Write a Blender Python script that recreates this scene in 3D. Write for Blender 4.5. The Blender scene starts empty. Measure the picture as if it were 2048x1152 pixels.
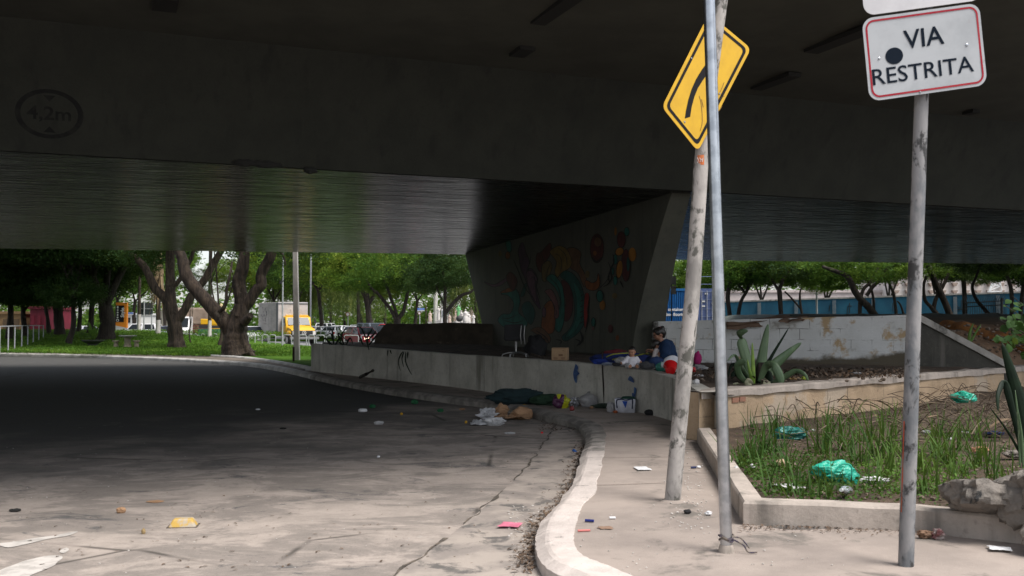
import bpy, bmesh, math, random
import numpy as np
from mathutils import Vector, Matrix, noise, Quaternion

# ------------------------------------------------------------------ camera, sky, sun, exposure
scene = bpy.context.scene
COL = scene.collection
R = math.radians
F = 1991.1
CX, CY, HOR = 1024.0, 576.0, 646.0
PITCH = math.atan((HOR - CY) / F)
EYE = Vector((0.0, 0.0, 1.75))
cd = bpy.data.cameras.new("camera")
cam = bpy.data.objects.new("camera", cd)
COL.objects.link(cam)
cd.sensor_width = 36.0
cd.lens = 35.0
cd.clip_start = 0.1
cd.clip_end = 2000.0
cam.location = EYE
cam.rotation_euler = (math.pi / 2 + PITCH, 0, 0)
cd.dof.use_dof = True
cd.dof.focus_distance = 17.0
cd.dof.aperture_fstop = 4.0
scene.camera = cam

SUN_EL, SUN_AZ = R(60), R(122)      # azimuth measured clockwise from +Y
w = bpy.data.worlds.new("World")
scene.world = w
w.use_nodes = True
nt = w.node_tree
sky = nt.nodes.new("ShaderNodeTexSky")
sky.sky_type = 'NISHITA'
sky.sun_disc = False
sky.sun_elevation = SUN_EL
sky.sun_rotation = SUN_AZ
sky.air_density = 1.0
sky.dust_density = 1.5
sky.ozone_density = 1.0
hs = nt.nodes.new("ShaderNodeHueSaturation")
hs.inputs["Saturation"].default_value = 0.35
bgn = nt.nodes["Background"]
nt.links.new(sky.outputs[0], hs.inputs["Color"])
nt.links.new(hs.outputs[0], bgn.inputs[0])
bgn.inputs[1].default_value = 0.095
sd = bpy.data.lights.new("sun", 'SUN')
sun = bpy.data.objects.new("sun", sd)
COL.objects.link(sun)
sd.energy = 2.0
sd.angle = R(28)
sd.color = (1.0, 0.955, 0.905)
sdir = Vector((math.sin(SUN_AZ) * math.cos(SUN_EL), math.cos(SUN_AZ) * math.cos(SUN_EL), math.sin(SUN_EL)))
sun.rotation_euler = sdir.to_track_quat('Z', 'Y').to_euler()
sun.location = (10, -10, 40)
scene.view_settings.view_transform = 'Standard'
scene.view_settings.look = 'None'
scene.view_settings.exposure = 1.18
scene.view_settings.gamma = 1.0
scene.cycles.max_bounces = 6
scene.cycles.transparent_max_bounces = 8
scene.cycles.caustics_reflective = False
scene.cycles.caustics_refractive = False
scene.cycles.use_denoising = True
scene.cycles.sample_clamp_indirect = 6.0

# ------------------------------------------------------------------ where a sight line of the photograph meets the place
_cp, _sp = math.cos(PITCH), math.sin(PITCH)
def ray(px, py):
    u, v = (px - CX) / F, (CY - py) / F
    return Vector((u, _cp - v * _sp, _sp + v * _cp))
def at(px, py, Y):
    d = ray(px, py)
    return EYE + d * (Y / d.y)
def gnd(px, py, z):
    d = ray(px, py)
    return EYE + d * ((z - EYE.z) / d.z)
def on_plane(px, py, p0, n):
    d = ray(px, py)
    return EYE + d * ((p0 - EYE).dot(n) / d.dot(n))

def sstep(a, b, x):
    t = max(0.0, min(1.0, (x - a) / (b - a)))
    return t * t * (3 - 2 * t)
def lerp(a, b, t): return a + (b - a) * t

# ------------------------------------------------------------------ object helpers
def thing(name, label, cat, loc=(0, 0, 0), group=None, rz=0.0):
    o = bpy.data.objects.new(name, None)
    COL.objects.link(o)
    o.empty_display_size = 0.2
    o.location = loc
    o.rotation_euler = (0, 0, rz)
    tag(o, label, cat, group)
    return o
def tag(o, label=None, cat=None, group=None, kind=None):
    if label: o["label"] = label
    if cat: o["category"] = cat
    if group: o["group"] = group
    if kind: o["kind"] = kind
    return o
def dup(o, parent=None):
    c = o.copy()
    COL.objects.link(c)
    c.parent = parent
    for ch in list(o.children): dup(ch, c)
    return c

class MB:
    def __init__(s):
        s.v, s.f, s.m = [], [], []
    def add(s, vs, fs, mi=0):
        k = len(s.v)
        s.v += [Vector(p) for p in vs]
        s.f += [tuple(i + k for i in f) for f in fs]
        s.m += [mi] * len(fs)
        return s
    def box(s, c, size, rot=None, mi=0, taper=1.0):
        c = Vector(c); hx, hy, hz = size[0] / 2, size[1] / 2, size[2] / 2
        P = [Vector((x * hx * (taper if z > 0 else 1), y * hy * (taper if z > 0 else 1), z * hz)) for z in (-1, 1) for x, y in ((-1, -1), (1, -1), (1, 1), (-1, 1))]
        if rot is not None:
            if isinstance(rot, (int, float)): rot = Matrix.Rotation(rot, 3, 'Z')
            P = [rot @ p for p in P]
        return s.add([c + p for p in P], [(3, 2, 1, 0), (4, 5, 6, 7), (0, 1, 5, 4), (1, 2, 6, 5), (2, 3, 7, 6), (3, 0, 4, 7)], mi)
    def tube(s, pts, rads, n=8, mi=0, cap=True, wob=0.0, seed=0):
        pts = [Vector(p) for p in pts]
        if isinstance(rads, (int, float)): rads = [rads] * len(pts)
        rg = random.Random(seed)
        t0 = (pts[1] - pts[0]).normalized()
        a = Vector((1, 0, 0)) if abs(t0.x) < 0.9 else Vector((0, 1, 0))
        u = (a - t0 * a.dot(t0)).normalized()
        vs, fs = [], []
        for i, p in enumerate(pts):
            t = (pts[min(i + 1, len(pts) - 1)] - pts[max(i - 1, 0)])
            if t.length < 1e-9: t = t0
            t.normalize()
            u = (u - t * u.dot(t))
            if u.length < 1e-6: u = t.orthogonal()
            u.normalize()
            w2 = t.cross(u)
            for k in range(n):
                an = 2 * math.pi * k / n
                r = rads[i] * (1 + (rg.uniform(-wob, wob) if wob else 0))
                vs.append(p + (u * math.cos(an) + w2 * math.sin(an)) * r)
        for i in range(len(pts) - 1):
            for k in range(n):
                k2 = (k + 1) % n
                fs.append((i * n + k, i * n + k2, (i + 1) * n + k2, (i + 1) * n + k))
        if cap:
            fs.append(tuple(range(n - 1, -1, -1)))
            fs.append(tuple((len(pts) - 1) * n + k for k in range(n)))
        return s.add(vs, fs, mi)
    def ellip(s, c, r, seg=14, rings=9, rot=None, mi=0, fn=None):
        c = Vector(c); vs = [Vector((0, 0, -1))]
        for i in range(1, rings):
            ph = -math.pi / 2 + math.pi * i / rings
            for k in range(seg):
                th = 2 * math.pi * k / seg
                vs.append(Vector((math.cos(ph) * math.cos(th), math.cos(ph) * math.sin(th), math.sin(ph))))
        vs.append(Vector((0, 0, 1)))
        fs = [(0, 1 + (k + 1) % seg, 1 + k) for k in range(seg)]
        for i in range(rings - 2):
            for k in range(seg):
                a = 1 + i * seg
                fs.append((a + k, a + (k + 1) % seg, a + seg + (k + 1) % seg, a + seg + k))
        a = 1 + (rings - 2) * seg
        fs += [(a + k, a + (k + 1) % seg, len(vs) - 1) for k in range(seg)]
        out = []
        for p in vs:
            q = Vector((p.x * r[0], p.y * r[1], p.z * r[2]))
            if fn: q = fn(p, q)
            if rot is not None: q = rot @ q
            out.append(c + q)
        return s.add(out, fs, mi)
    def lathe(s, c, prof, n=20, mi=0, rot=None):
        c = Vector(c); vs, fs = [], []
        for r, z in prof:
            for k in range(n):
                a = 2 * math.pi * k / n
                q = Vector((r * math.cos(a), r * math.sin(a), z))
                vs.append(c + (rot @ q if rot is not None else q))
        for i in range(len(prof) - 1):
            for k in range(n):
                k2 = (k + 1) % n
                fs.append((i * n + k, i * n + k2, (i + 1) * n + k2, (i + 1) * n + k))
        fs.append(tuple(range(n - 1, -1, -1)))
        fs.append(tuple((len(prof) - 1) * n + k for k in range(n)))
        return s.add(vs, fs, mi)
    def prism(s, loop, off, mi=0):
        loop = [Vector(p) for p in loop]; off = Vector(off); n = len(loop)
        return s.add(loop + [p + off for p in loop],
                     [tuple(range(n - 1, -1, -1)), tuple(range(n, 2 * n))] + [(i, (i + 1) % n, n + (i + 1) % n, n + i) for i in range(n)], mi)
    def poly(s, loop, mi=0):
        return s.add(loop, [tuple(range(len(loop)))], mi)
    def grid(s, fn, nu, nv, mi=0):
        vs = [fn(i / nu, j / nv) for j in range(nv + 1) for i in range(nu + 1)]
        fs = [(j * (nu + 1) + i, j * (nu + 1) + i + 1, (j + 1) * (nu + 1) + i + 1, (j + 1) * (nu + 1) + i) for j in range(nv) for i in range(nu)]
        return s.add(vs, fs, mi)
    def build(s, name, mats, parent=None, origin=None, smooth=35, recalc=True):
        origin = Vector(origin) if origin is not None else Vector((0, 0, 0))
        me = bpy.data.meshes.new(name)
        me.from_pydata([tuple(p - origin) for p in s.v], [], s.f)
        if not isinstance(mats, (list, tuple)): mats = [mats]
        for m in mats: me.materials.append(m)
        if len(mats) > 1: me.polygons.foreach_set("material_index", s.m)
        if recalc:
            bm = bmesh.new(); bm.from_mesh(me)
            bmesh.ops.recalc_face_normals(bm, faces=bm.faces[:])
            bm.to_mesh(me); bm.free()
        if smooth:
            me.shade_smooth()
            me.set_sharp_from_angle(angle=R(smooth))
        me.update()
        o = bpy.data.objects.new(name, me)
        COL.objects.link(o)
        if parent is not None: o.parent = parent
        else: o.location = origin
        return o

def bevel(o, w=0.01, seg=2, ang=40):
    m = o.modifiers.new("bevel", 'BEVEL'); m.width = w; m.segments = seg; m.limit_method = 'ANGLE'; m.angle_limit = R(ang)
    return o
def fuse(o, vox=0.01, smooth=6):
    m = o.modifiers.new("fuse", 'REMESH'); m.mode = 'VOXEL'; m.voxel_size = vox; m.use_smooth_shade = True
    s_ = o.modifiers.new("soften", 'SMOOTH'); s_.iterations = smooth; s_.factor = 0.5
    return o
def solid(o, t=0.003):
    m = o.modifiers.new("solid", 'SOLIDIFY'); m.thickness = t
    return o
def struct(mb, name, mats, **k):
    o = mb.build(name, mats, **k); o["kind"] = "structure"; return o

def spline(P, n=6, closed=False):
    P = [Vector(p) for p in P]; out = []; N = len(P)
    rng = range(N if closed else N - 1)
    for i in rng:
        if closed: a, b, c, d = P[(i - 1) % N], P[i], P[(i + 1) % N], P[(i + 2) % N]
        else: a, b, c, d = P[max(i - 1, 0)], P[i], P[i + 1], P[min(i + 2, N - 1)]
        for k in range(n):
            t = k / n
            out.append(0.5 * ((2 * b) + (c - a) * t + (2 * a - 5 * b + 4 * c - d) * t * t + (3 * b - a - 3 * c + d) * t ** 3))
    if not closed: out.append(P[-1])
    return out

def text_mesh(body, size, align='CENTER', bold=0.0, sx=1.0):
    """glyph outlines as flat (x, y) vertices and faces"""
    cu = bpy.data.curves.new("lettering", 'FONT')
    cu.body = body; cu.size = size; cu.align_x = align; cu.align_y = 'CENTER'; cu.offset = bold; cu.fill_mode = 'FRONT'
    cu.resolution_u = 3
    ob = bpy.data.objects.new("lettering", cu); COL.objects.link(ob)
    dg = bpy.context.evaluated_depsgraph_get()
    me = bpy.data.meshes.new_from_object(ob.evaluated_get(dg))
    vs = [(v.co.x * sx, v.co.y) for v in me.vertices]; fs = [tuple(p.vertices) for p in me.polygons]
    bpy.data.objects.remove(ob); bpy.data.curves.remove(cu); bpy.data.meshes.remove(me)
    return vs, fs

# ------------------------------------------------------------------ materials
def newmat(name):
    m = bpy.data.materials.new(name); m.use_nodes = True
    return m, m.node_tree, m.node_tree.nodes["Principled BSDF"]
def rgba(c): return (c[0], c[1], c[2], 1.0)
class NB:
    """small wrapper that wires shader nodes"""
    def __init__(s, nt): s.nt = nt
    def n(s, t, **k):
        x = s.nt.nodes.new(t)
        for a, b in k.items(): setattr(x, a, b)
        return x
    def put(s, sock, v):
        if isinstance(v, bpy.types.NodeSocket): s.nt.links.new(v, sock)
        elif isinstance(v, (tuple, list)) and len(v) == 3 and sock.type == 'RGBA': sock.default_value = rgba(v)
        else: sock.default_value = v
    def coord(s, kind='Object', stretch=None):
        if kind == 'World': o = s.n("ShaderNodeNewGeometry").outputs["Position"]
        else: o = s.n("ShaderNodeTexCoord").outputs[kind]
        if stretch:
            mp = s.n("ShaderNodeMapping"); mp.inputs["Scale"].default_value = stretch
            s.nt.links.new(o, mp.inputs["Vector"]); o = mp.outputs[0]
        return o
    def noise(s, co, scale, detail=6, rough=0.6, dist=0.0):
        x = s.n("ShaderNodeTexNoise"); x.inputs["Scale"].default_value = scale; x.inputs["Detail"].default_value = detail
        x.inputs["Roughness"].default_value = rough; x.inputs["Distortion"].default_value = dist
        s.nt.links.new(co, x.inputs["Vector"]); return x.outputs["Fac"]
    def ramp(s, v, lo, hi, a=0.0, b=1.0):
        x = s.n("ShaderNodeMapRange"); x.clamp = True; x.interpolation_type = 'SMOOTHSTEP'
        s.put(x.inputs["Value"], v); x.inputs["From Min"].default_value = lo; x.inputs["From Max"].default_value = hi
        x.inputs["To Min"].default_value = a; x.inputs["To Max"].default_value = b; return x.outputs[0]
    def mix(s, f, a, b, mode='MIX'):
        x = s.n("ShaderNodeMix", data_type='RGBA', blend_type=mode)
        s.put(x.inputs[0], f); s.put(x.inputs[6], a); s.put(x.inputs[7], b); return x.outputs[2]
    def math(s, op, a, b=0.0, c=0.0):
        x = s.n("ShaderNodeMath", operation=op); s.put(x.inputs[0], a); s.put(x.inputs[1], b); s.put(x.inputs[2], c); return x.outputs[0]
    def bump(s, h, strength=0.3, dist=0.02, normal=None):
        x = s.n("ShaderNodeBump"); x.inputs["Strength"].default_value = strength; x.inputs["Distance"].default_value = dist
        s.put(x.inputs["Height"], h)
        if normal is not None: s.put(x.inputs["Normal"], normal)
        return x.outputs[0]

def mat(name, base, c2=None, scale=4.0, lo=0.4, hi=0.62, c3=None, s3=1.0, lo3=0.52, hi3=0.68, rough=0.8, metal=0.0,
        bump=0.0, bscale=None, bdist=0.01, stretch=None, coord='Object', detail=7, sheen=0.0, coat=0.0, spec=None, transl=0.0):
    m, nt, P = newmat(name); b = NB(nt)
    co = b.coord(coord, stretch)
    col = base
    if c2 is not None: col = b.mix(b.ramp(b.noise(co, scale, detail), lo, hi), base, c2)
    if c3 is not None:
        col = b.mix(b.ramp(b.noise(co, s3, detail, 0.65, 0.4), lo3, hi3), col, c3)
    b.put(P.inputs["Base Color"], col)
    P.inputs["Roughness"].default_value = rough; P.inputs["Metallic"].default_value = metal
    if spec is not None: P.inputs["Specular IOR Level"].default_value = spec
    if coat: P.inputs["Coat Weight"].default_value = coat
    if bump: b.put(P.inputs["Normal"], b.bump(b.noise(co, bscale or scale * 4, 8, 0.65), bump, bdist))
    if transl:
        t = b.n("ShaderNodeBsdfTranslucent"); b.put(t.inputs[0], col)
        mx = b.n("ShaderNodeMixShader"); mx.inputs[0].default_value = transl
        nt.links.new(P.outputs[0], mx.inputs[1]); nt.links.new(t.outputs[0], mx.inputs[2])
        nt.links.new(mx.outputs[0], nt.nodes["Material Output"].inputs[0])
    return m
def emit(name, c, strength):
    m, nt, P = newmat(name)
    P.inputs["Base Color"].default_value = rgba(c); P.inputs["Emission Color"].default_value = rgba(c); P.inputs["Emission Strength"].default_value = strength
    return m
def glassy(name, c=(0.02, 0.025, 0.03), rough=0.06):
    m, nt, P = newmat(name); P.inputs["Base Color"].default_value = rgba(c); P.inputs["Roughness"].default_value = rough; P.inputs["Specular IOR Level"].default_value = 0.22
    return m

def leaf_mat(name, c_dark, c_mid, c_light, transl=0.3):
    m, nt, P = newmat(name); b = NB(nt)
    g = b.n("ShaderNodeNewGeometry")
    col = b.mix(g.outputs["Random Per Island"], c_dark, c_mid)
    big = b.ramp(b.noise(g.outputs["Position"], 0.55, 3), 0.45, 0.68)
    col = b.mix(big, col, c_light)
    b.put(P.inputs["Base Color"], col); P.inputs["Roughness"].default_value = 0.65; P.inputs["Specular IOR Level"].default_value = 0.2
    t = b.n("ShaderNodeBsdfTranslucent"); b.put(t.inputs[0], b.mix(0.5, col, (0.20, 0.26, 0.04)))
    mx = b.n("ShaderNodeMixShader"); mx.inputs[0].default_value = transl
    nt.links.new(P.outputs[0], mx.inputs[1]); nt.links.new(t.outputs[0], mx.inputs[2])
    nt.links.new(mx.outputs[0], nt.nodes["Material Output"].inputs[0])
    return m

# ---- concrete family
def concrete(name, c1, c2, c3, rough=0.85, board=False, bump=0.25, streak=True):
    m, nt, P = newmat(name); b = NB(nt)
    co = b.coord('Object')
    col = b.mix(b.ramp(b.noise(co, 1.3, 8, 0.65), 0.35, 0.66), c1, c2)
    col = b.mix(b.ramp(b.noise(co, 14, 6, 0.7), 0.5, 0.78, 0, 0.5), col, c3)
    if streak:
        cs = b.coord('Object', (2.2, 2.2, 0.18))
        col = b.mix(b.ramp(b.noise(cs, 1.5, 6, 0.6), 0.52, 0.74, 0, 0.75), col, c3)
    b.put(P.inputs["Base Color"], col); P.inputs["Roughness"].default_value = rough
    h = b.noise(co, 22, 8, 0.7)
    b.put(P.inputs["Normal"], b.bump(h, bump, 0.012))
    return m

M = {}
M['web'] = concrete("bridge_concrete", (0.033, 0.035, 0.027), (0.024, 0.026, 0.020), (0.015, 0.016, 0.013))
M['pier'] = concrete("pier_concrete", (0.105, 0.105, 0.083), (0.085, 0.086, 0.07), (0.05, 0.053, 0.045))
M['dark_paint'] = mat("faded_black_paint", (0.02, 0.02, 0.018), rough=0.9)
M['whitewash'] = concrete("whitewashed_block", (0.62, 0.61, 0.57), (0.5, 0.49, 0.45), (0.26, 0.25, 0.22), bump=0.4)

def soffit_mat():
    m, nt, P = newmat("soffit_sealed_concrete"); b = NB(nt)
    mp = b.n("ShaderNodeMapping"); mp.inputs["Rotation"].default_value = (0, 0, R(-16))
    nt.links.new(b.n("ShaderNodeTexCoord").outputs['Object'], mp.inputs["Vector"])
    m2 = b.n("ShaderNodeMapping"); m2.inputs["Scale"].default_value = (0.12, 2.4, 1)
    nt.links.new(mp.outputs[0], m2.inputs["Vector"])
    st = b.noise(m2.outputs[0], 2.2, 7, 0.6)
    m3 = b.n("ShaderNodeMapping"); m3.inputs["Scale"].default_value = (0.35, 5.0, 1)
    nt.links.new(mp.outputs[0], m3.inputs["Vector"])
    st2 = b.noise(m3.outputs[0], 3.0, 6, 0.6)
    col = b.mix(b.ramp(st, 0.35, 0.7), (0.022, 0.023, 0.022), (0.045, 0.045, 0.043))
    b.put(P.inputs["Base Color"], col)
    b.put(P.inputs["Roughness"], b.ramp(st2, 0.35, 0.75, 0.17, 0.40))
    P.inputs["Specular IOR Level"].default_value = 0.09
    n1 = b.bump(st2, 0.16, 0.03)
    b.put(P.inputs["Normal"], b.bump(b.noise(m2.outputs[0], 5, 5, 0.5), 0.12, 0.03, n1))
    return m
M['soffit'] = soffit_mat()

def road_mat():
    m, nt, P = newmat("worn_dusty_asphalt"); b = NB(nt)
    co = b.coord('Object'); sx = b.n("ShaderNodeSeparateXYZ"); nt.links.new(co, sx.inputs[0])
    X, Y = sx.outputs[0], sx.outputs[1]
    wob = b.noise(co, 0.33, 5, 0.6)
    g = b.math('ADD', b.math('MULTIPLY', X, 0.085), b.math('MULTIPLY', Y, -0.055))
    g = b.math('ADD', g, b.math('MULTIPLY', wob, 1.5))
    dust_light = b.ramp(g, -0.80, -0.10)  # dust, its reach also painting the brightening toward the open foreground
    rot = b.n("ShaderNodeMapping"); rot.inputs["Rotation"].default_value = (0, 0, R(-20)); rot.inputs["Scale"].default_value = (0.8, 1.25, 1)
    nt.links.new(co, rot.inputs["Vector"])
    patch = b.ramp(b.noise(rot.outputs[0], 1.1, 9, 0.72, 0.6), 0.44, 0.56)
    fine = b.noise(co, 55, 4, 0.7)
    stone = b.ramp(b.noise(co, 140, 2, 0.6), 0.52, 0.7)
    asph = b.mix(b.ramp(fine, 0.35, 0.7), (0.04, 0.04, 0.04), (0.11, 0.107, 0.10))
    asph = b.mix(b.math('MULTIPLY', stone, 0.35), asph, (0.20, 0.19, 0.17))
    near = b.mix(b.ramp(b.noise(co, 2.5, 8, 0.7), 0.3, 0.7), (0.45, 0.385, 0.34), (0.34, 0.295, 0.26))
    k = b.math('MULTIPLY', dust_light, b.math('SUBTRACT', 1.0, b.math('MULTIPLY', b.math('SUBTRACT', 1.0, patch), 0.42)))
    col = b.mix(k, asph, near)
    black = b.ramp(b.noise(rot.outputs[0], 1.0, 10, 0.78, 0.8), 0.56, 0.63)
    col = b.mix(b.math('MULTIPLY', black, 0.75), col, (0.075, 0.08, 0.085))
    col = b.mix(b.math('MULTIPLY', b.ramp(b.noise(rot.outputs[0], 1.9, 8, 0.75, 0.5), 0.62, 0.70), 0.6), col, (0.48, 0.45, 0.41))
    cr = b.n("ShaderNodeTexVoronoi", feature='DISTANCE_TO_EDGE'); cr.inputs["Scale"].default_value = 0.22
    wv = b.mix(0.12, co, b.n("ShaderNodeTexNoise").outputs["Color"])
    nt.links.new(wv, cr.inputs["Vector"])
    crack = b.ramp(cr.outputs["Distance"], 0.0, 0.008, 1.0, 0.0)
    col = b.mix(b.math('MULTIPLY', crack, b.math('MULTIPLY', b.ramp(b.noise(co, 0.5, 3), 0.5, 0.6), 0.8)), col, (0.05, 0.045, 0.04))
    grit = b.ramp(b.noise(co, 26, 6, 0.8), 0.56, 0.66)
    col = b.mix(b.math('MULTIPLY', grit, 0.45), col, (0.11, 0.10, 0.092))
    b.put(P.inputs["Base Color"], col)
    P.inputs["Roughness"].default_value = 0.9; P.inputs["Specular IOR Level"].default_value = 0.25
    n1 = b.bump(fine, 0.5, 0.012)
    b.put(P.inputs["Normal"], b.bump(b.noise(co, 3, 8, 0.7), 0.35, 0.03, n1))
    return m
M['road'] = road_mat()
M['street'] = mat("street_asphalt", (0.22, 0.22, 0.225), (0.17, 0.17, 0.175), 3, rough=0.9)
M['gutter'] = mat("gutter_concrete", (0.40, 0.345, 0.30), (0.27, 0.235, 0.21), 2.4, 0.38, 0.62, (0.13, 0.12, 0.11), 2.6, 0.54, 0.64, rough=0.9, bump=0.4, bscale=40)
M['crack'] = mat("crack_grime", (0.07, 0.06, 0.05), (0.16, 0.13, 0.10), 9, rough=0.95)
M['sidewalk'] = mat("sidewalk_screed", (0.37, 0.31, 0.27), (0.285, 0.24, 0.21), 1.4, 0.38, 0.62, (0.17, 0.15, 0.13), 1.7, 0.54, 0.66, rough=0.9, bump=0.45, bscale=45, detail=10)
def kerb_mat():
    m, nt, P = newmat("worn_whitewashed_kerb"); b = NB(nt); co = b.coord('Object'); sx = b.n("ShaderNodeSeparateXYZ"); nt.links.new(co, sx.inputs[0])
    wash = b.mix(b.ramp(b.noise(co, 3.0, 8), 0.4, 0.7), (0.68, 0.60, 0.55), (0.52, 0.455, 0.415)); bare = b.mix(b.ramp(b.noise(co, 3.5, 8), 0.38, 0.64), (0.33, 0.30, 0.27), (0.17, 0.155, 0.14))
    wear = b.math('ADD', b.math('MULTIPLY', sx.outputs[1], -0.16), b.math('ADD', b.math('MULTIPLY', b.noise(co, 2.2, 9, 0.7), 1.1), 1.55))
    col = b.mix(b.ramp(wear, -0.05, 0.12), bare, wash); col = b.mix(b.ramp(b.noise(co, 4.5, 9, 0.72), 0.60, 0.70), col, (0.15, 0.135, 0.12))
    b.put(P.inputs["Base Color"], col); P.inputs["Roughness"].default_value = 0.92
    b.put(P.inputs["Normal"], b.bump(b.noise(co, 18, 9, 0.72), 0.6, 0.025)); return m
M['kerb'] = kerb_mat()
M['kerb_dark'] = mat("weathered_kerb", (0.36, 0.34, 0.31), (0.25, 0.235, 0.21), 3.0, 0.4, 0.65, (0.10, 0.095, 0.085), 1.6, 0.52, 0.66, rough=0.9, bump=0.5, bscale=20, bdist=0.02)
M['soil'] = mat("bare_soil", (0.115, 0.078, 0.052), (0.06, 0.042, 0.029), 3.0, 0.35, 0.65, (0.21, 0.16, 0.115), 5.0, 0.58, 0.72, rough=0.95, bump=1.0, bscale=18, bdist=0.05)
M['dirt'] = mat("red_brown_dirt", (0.30, 0.18, 0.105), (0.19, 0.12, 0.075), 1.2, 0.35, 0.65, (0.38, 0.28, 0.19), 4.0, 0.58, 0.72, rough=0.95, bump=0.9, bscale=10, bdist=0.05)
M['lawn'] = mat("park_turf", (0.075, 0.15, 0.018), (0.04, 0.095, 0.012), 0.8, 0.35, 0.65, (0.12, 0.085, 0.04), 0.28, 0.60, 0.70, rough=0.9, spec=0.05, bump=0.8, bscale=20, bdist=0.05)
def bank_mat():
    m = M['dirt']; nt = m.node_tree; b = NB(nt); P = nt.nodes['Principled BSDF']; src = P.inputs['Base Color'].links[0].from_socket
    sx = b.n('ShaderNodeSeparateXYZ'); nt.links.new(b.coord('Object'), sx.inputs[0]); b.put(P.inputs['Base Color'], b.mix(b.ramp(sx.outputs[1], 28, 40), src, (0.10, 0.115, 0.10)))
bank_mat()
M['path'] = mat("trodden_path", (0.20, 0.165, 0.13), (0.12, 0.10, 0.08), 2, rough=0.95, bump=0.4, bscale=20)
M['verge'] = mat("verge_dirt", (0.17, 0.125, 0.085), (0.10, 0.085, 0.05), 2, 0.35, 0.65, (0.07, 0.11, 0.02), 1.2, 0.55, 0.62, rough=0.95, bump=0.6, bscale=20)
# ================================================================== GROUND, ROAD, KERBS, PAVEMENT
def lawn_z(x, y):
    return 0.2 + 0.0009 * max(0, min(y, 80) - 47) ** 2 * sstep(-10, -18, x)
def bank_z(x, y):
    return lerp(0.1, min(2.1, 1.0 + max(0, y - 20.5) * 0.055), sstep(6.0, 9.5, x)) if y > 18 else 0.1

g = MB(); S = 700
g.poly([(-S, -S, -0.03), (S, -S, -0.03), (S, S, -0.03), (-S, S, -0.03)])
struct(g, "ground", M['street'], smooth=0)

# park kerb + pavement kerb on the road side, from far left to the foreground curve (top outer edge)
KERB = [(-160, 700), (0, 706), (120, 708), (300, 714), (420, 720), (500, 726), (560, 735), (640, 752), (700, 764), (800, 780), (900, 793), (985, 803), (1060, 818),
        (1120, 832), (1158, 843), (1176, 858), (1178, 878), (1170, 905), (1158, 945), (1138, 985), (1113, 1010), (1094, 1040), (1085, 1072), (1090, 1100), (1112, 1122), (1160, 1143)]
KZ = 0.15
KP = [gnd(px, py, KZ) for px, py in KERB]
KP += [Vector((0.85, 5.75, KZ)), Vector((1.5, 5.2, KZ)), Vector((2.6, 4.7, KZ)), Vector((5, 4.1, KZ)), Vector((12, 3.2, KZ))]
KS = spline(KP, 5)
def offset(poly, d):
    out = []
    for i, p in enumerate(poly):
        t = (poly[min(i + 1, len(poly) - 1)] - poly[max(i - 1, 0)]); t.z = 0; t.normalize()
        out.append(p + Vector((-t.y, t.x, 0)) * d)       # left of travel (travel goes left->right/near): away from the road
    return out

def kerb_strip(poly, width, rough, seed, z0=-0.02):
    mb = MB(); n = len(poly); inner = offset(poly, width)
    rows = []
    for i in range(n):
        q = poly[i]; k = noise.noise(q * 1.7 + Vector((seed, 0, 0))); k2 = noise.noise(q * 5 + Vector((0, seed, 0))); k += .35 * noise.noise(q * 13)
        o = (inner[i] - poly[i]).normalized()
        face = q - o * (0.035 + 0.02 * k) * rough
        rows.append([Vector((face.x, face.y, z0)), face + Vector((0, 0, -0.05 + 0.012 * k2 * rough)), q + o * 0.02 + Vector((0, 0, -0.008 + 0.01 * k * rough)),
                     q + o * 0.05 + Vector((0, 0, 0.004 * k2 * rough)), q + o * width * (1 + 0.10 * k * rough) + Vector((0, 0, 0.004)), q + o * (width + 0.02) + Vector((0, 0, -0.06))])
    for i in range(n - 1):
        for j in range(5):
            mb.add([rows[i][j], rows[i + 1][j], rows[i + 1][j + 1], rows[i][j + 1]], [(0, 1, 2, 3)])
    return mb
i_split = min(range(len(KS)), key=lambda i: (KS[i] - gnd(1165, 848, KZ)).length)
i_fade = min(range(len(KS)), key=lambda i: (KS[i] - gnd(620, 748, KZ)).length)
ks_near = []
for a, b_ in zip(KS[i_fade:-1], KS[i_fade + 1:]): ks_near += [a.lerp(b_, t / 3) for t in range(3)]
o = struct(kerb_strip(ks_near, 0.23, 1.5, 3.1), "kerb", M['kerb'], smooth=60)
o = struct(kerb_strip(KS[:i_fade + 1], 0.22, 0.6, 1.2), "kerb", mat("pale_kerb_stone", (0.52, 0.50, 0.47), (0.36, 0.345, 0.32), 2.0, 0.4, 0.6, rough=0.9, bump=0.3), smooth=60)

# the road: everything on the camera's side of the kerb
rd = MB()
edge = [Vector((p.x, p.y, 0.0)) for p in offset(KS, 0.12)]
base = [Vector((lerp(-70, 10, i / (len(edge) - 1)), -9 - 0 * i, 0.0)) for i in range(len(edge))]
NS = 10
for i in range(len(edge) - 1):
    for j in range(NS):
        a, b_ = j / NS, (j + 1) / NS
        rd.add([base[i].lerp(edge[i], a), base[i + 1].lerp(edge[i + 1], a), base[i + 1].lerp(edge[i + 1], b_), base[i].lerp(edge[i], b_)], [(0, 1, 2, 3)])
struct(rd, "road", M['road'], smooth=0)

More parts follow.
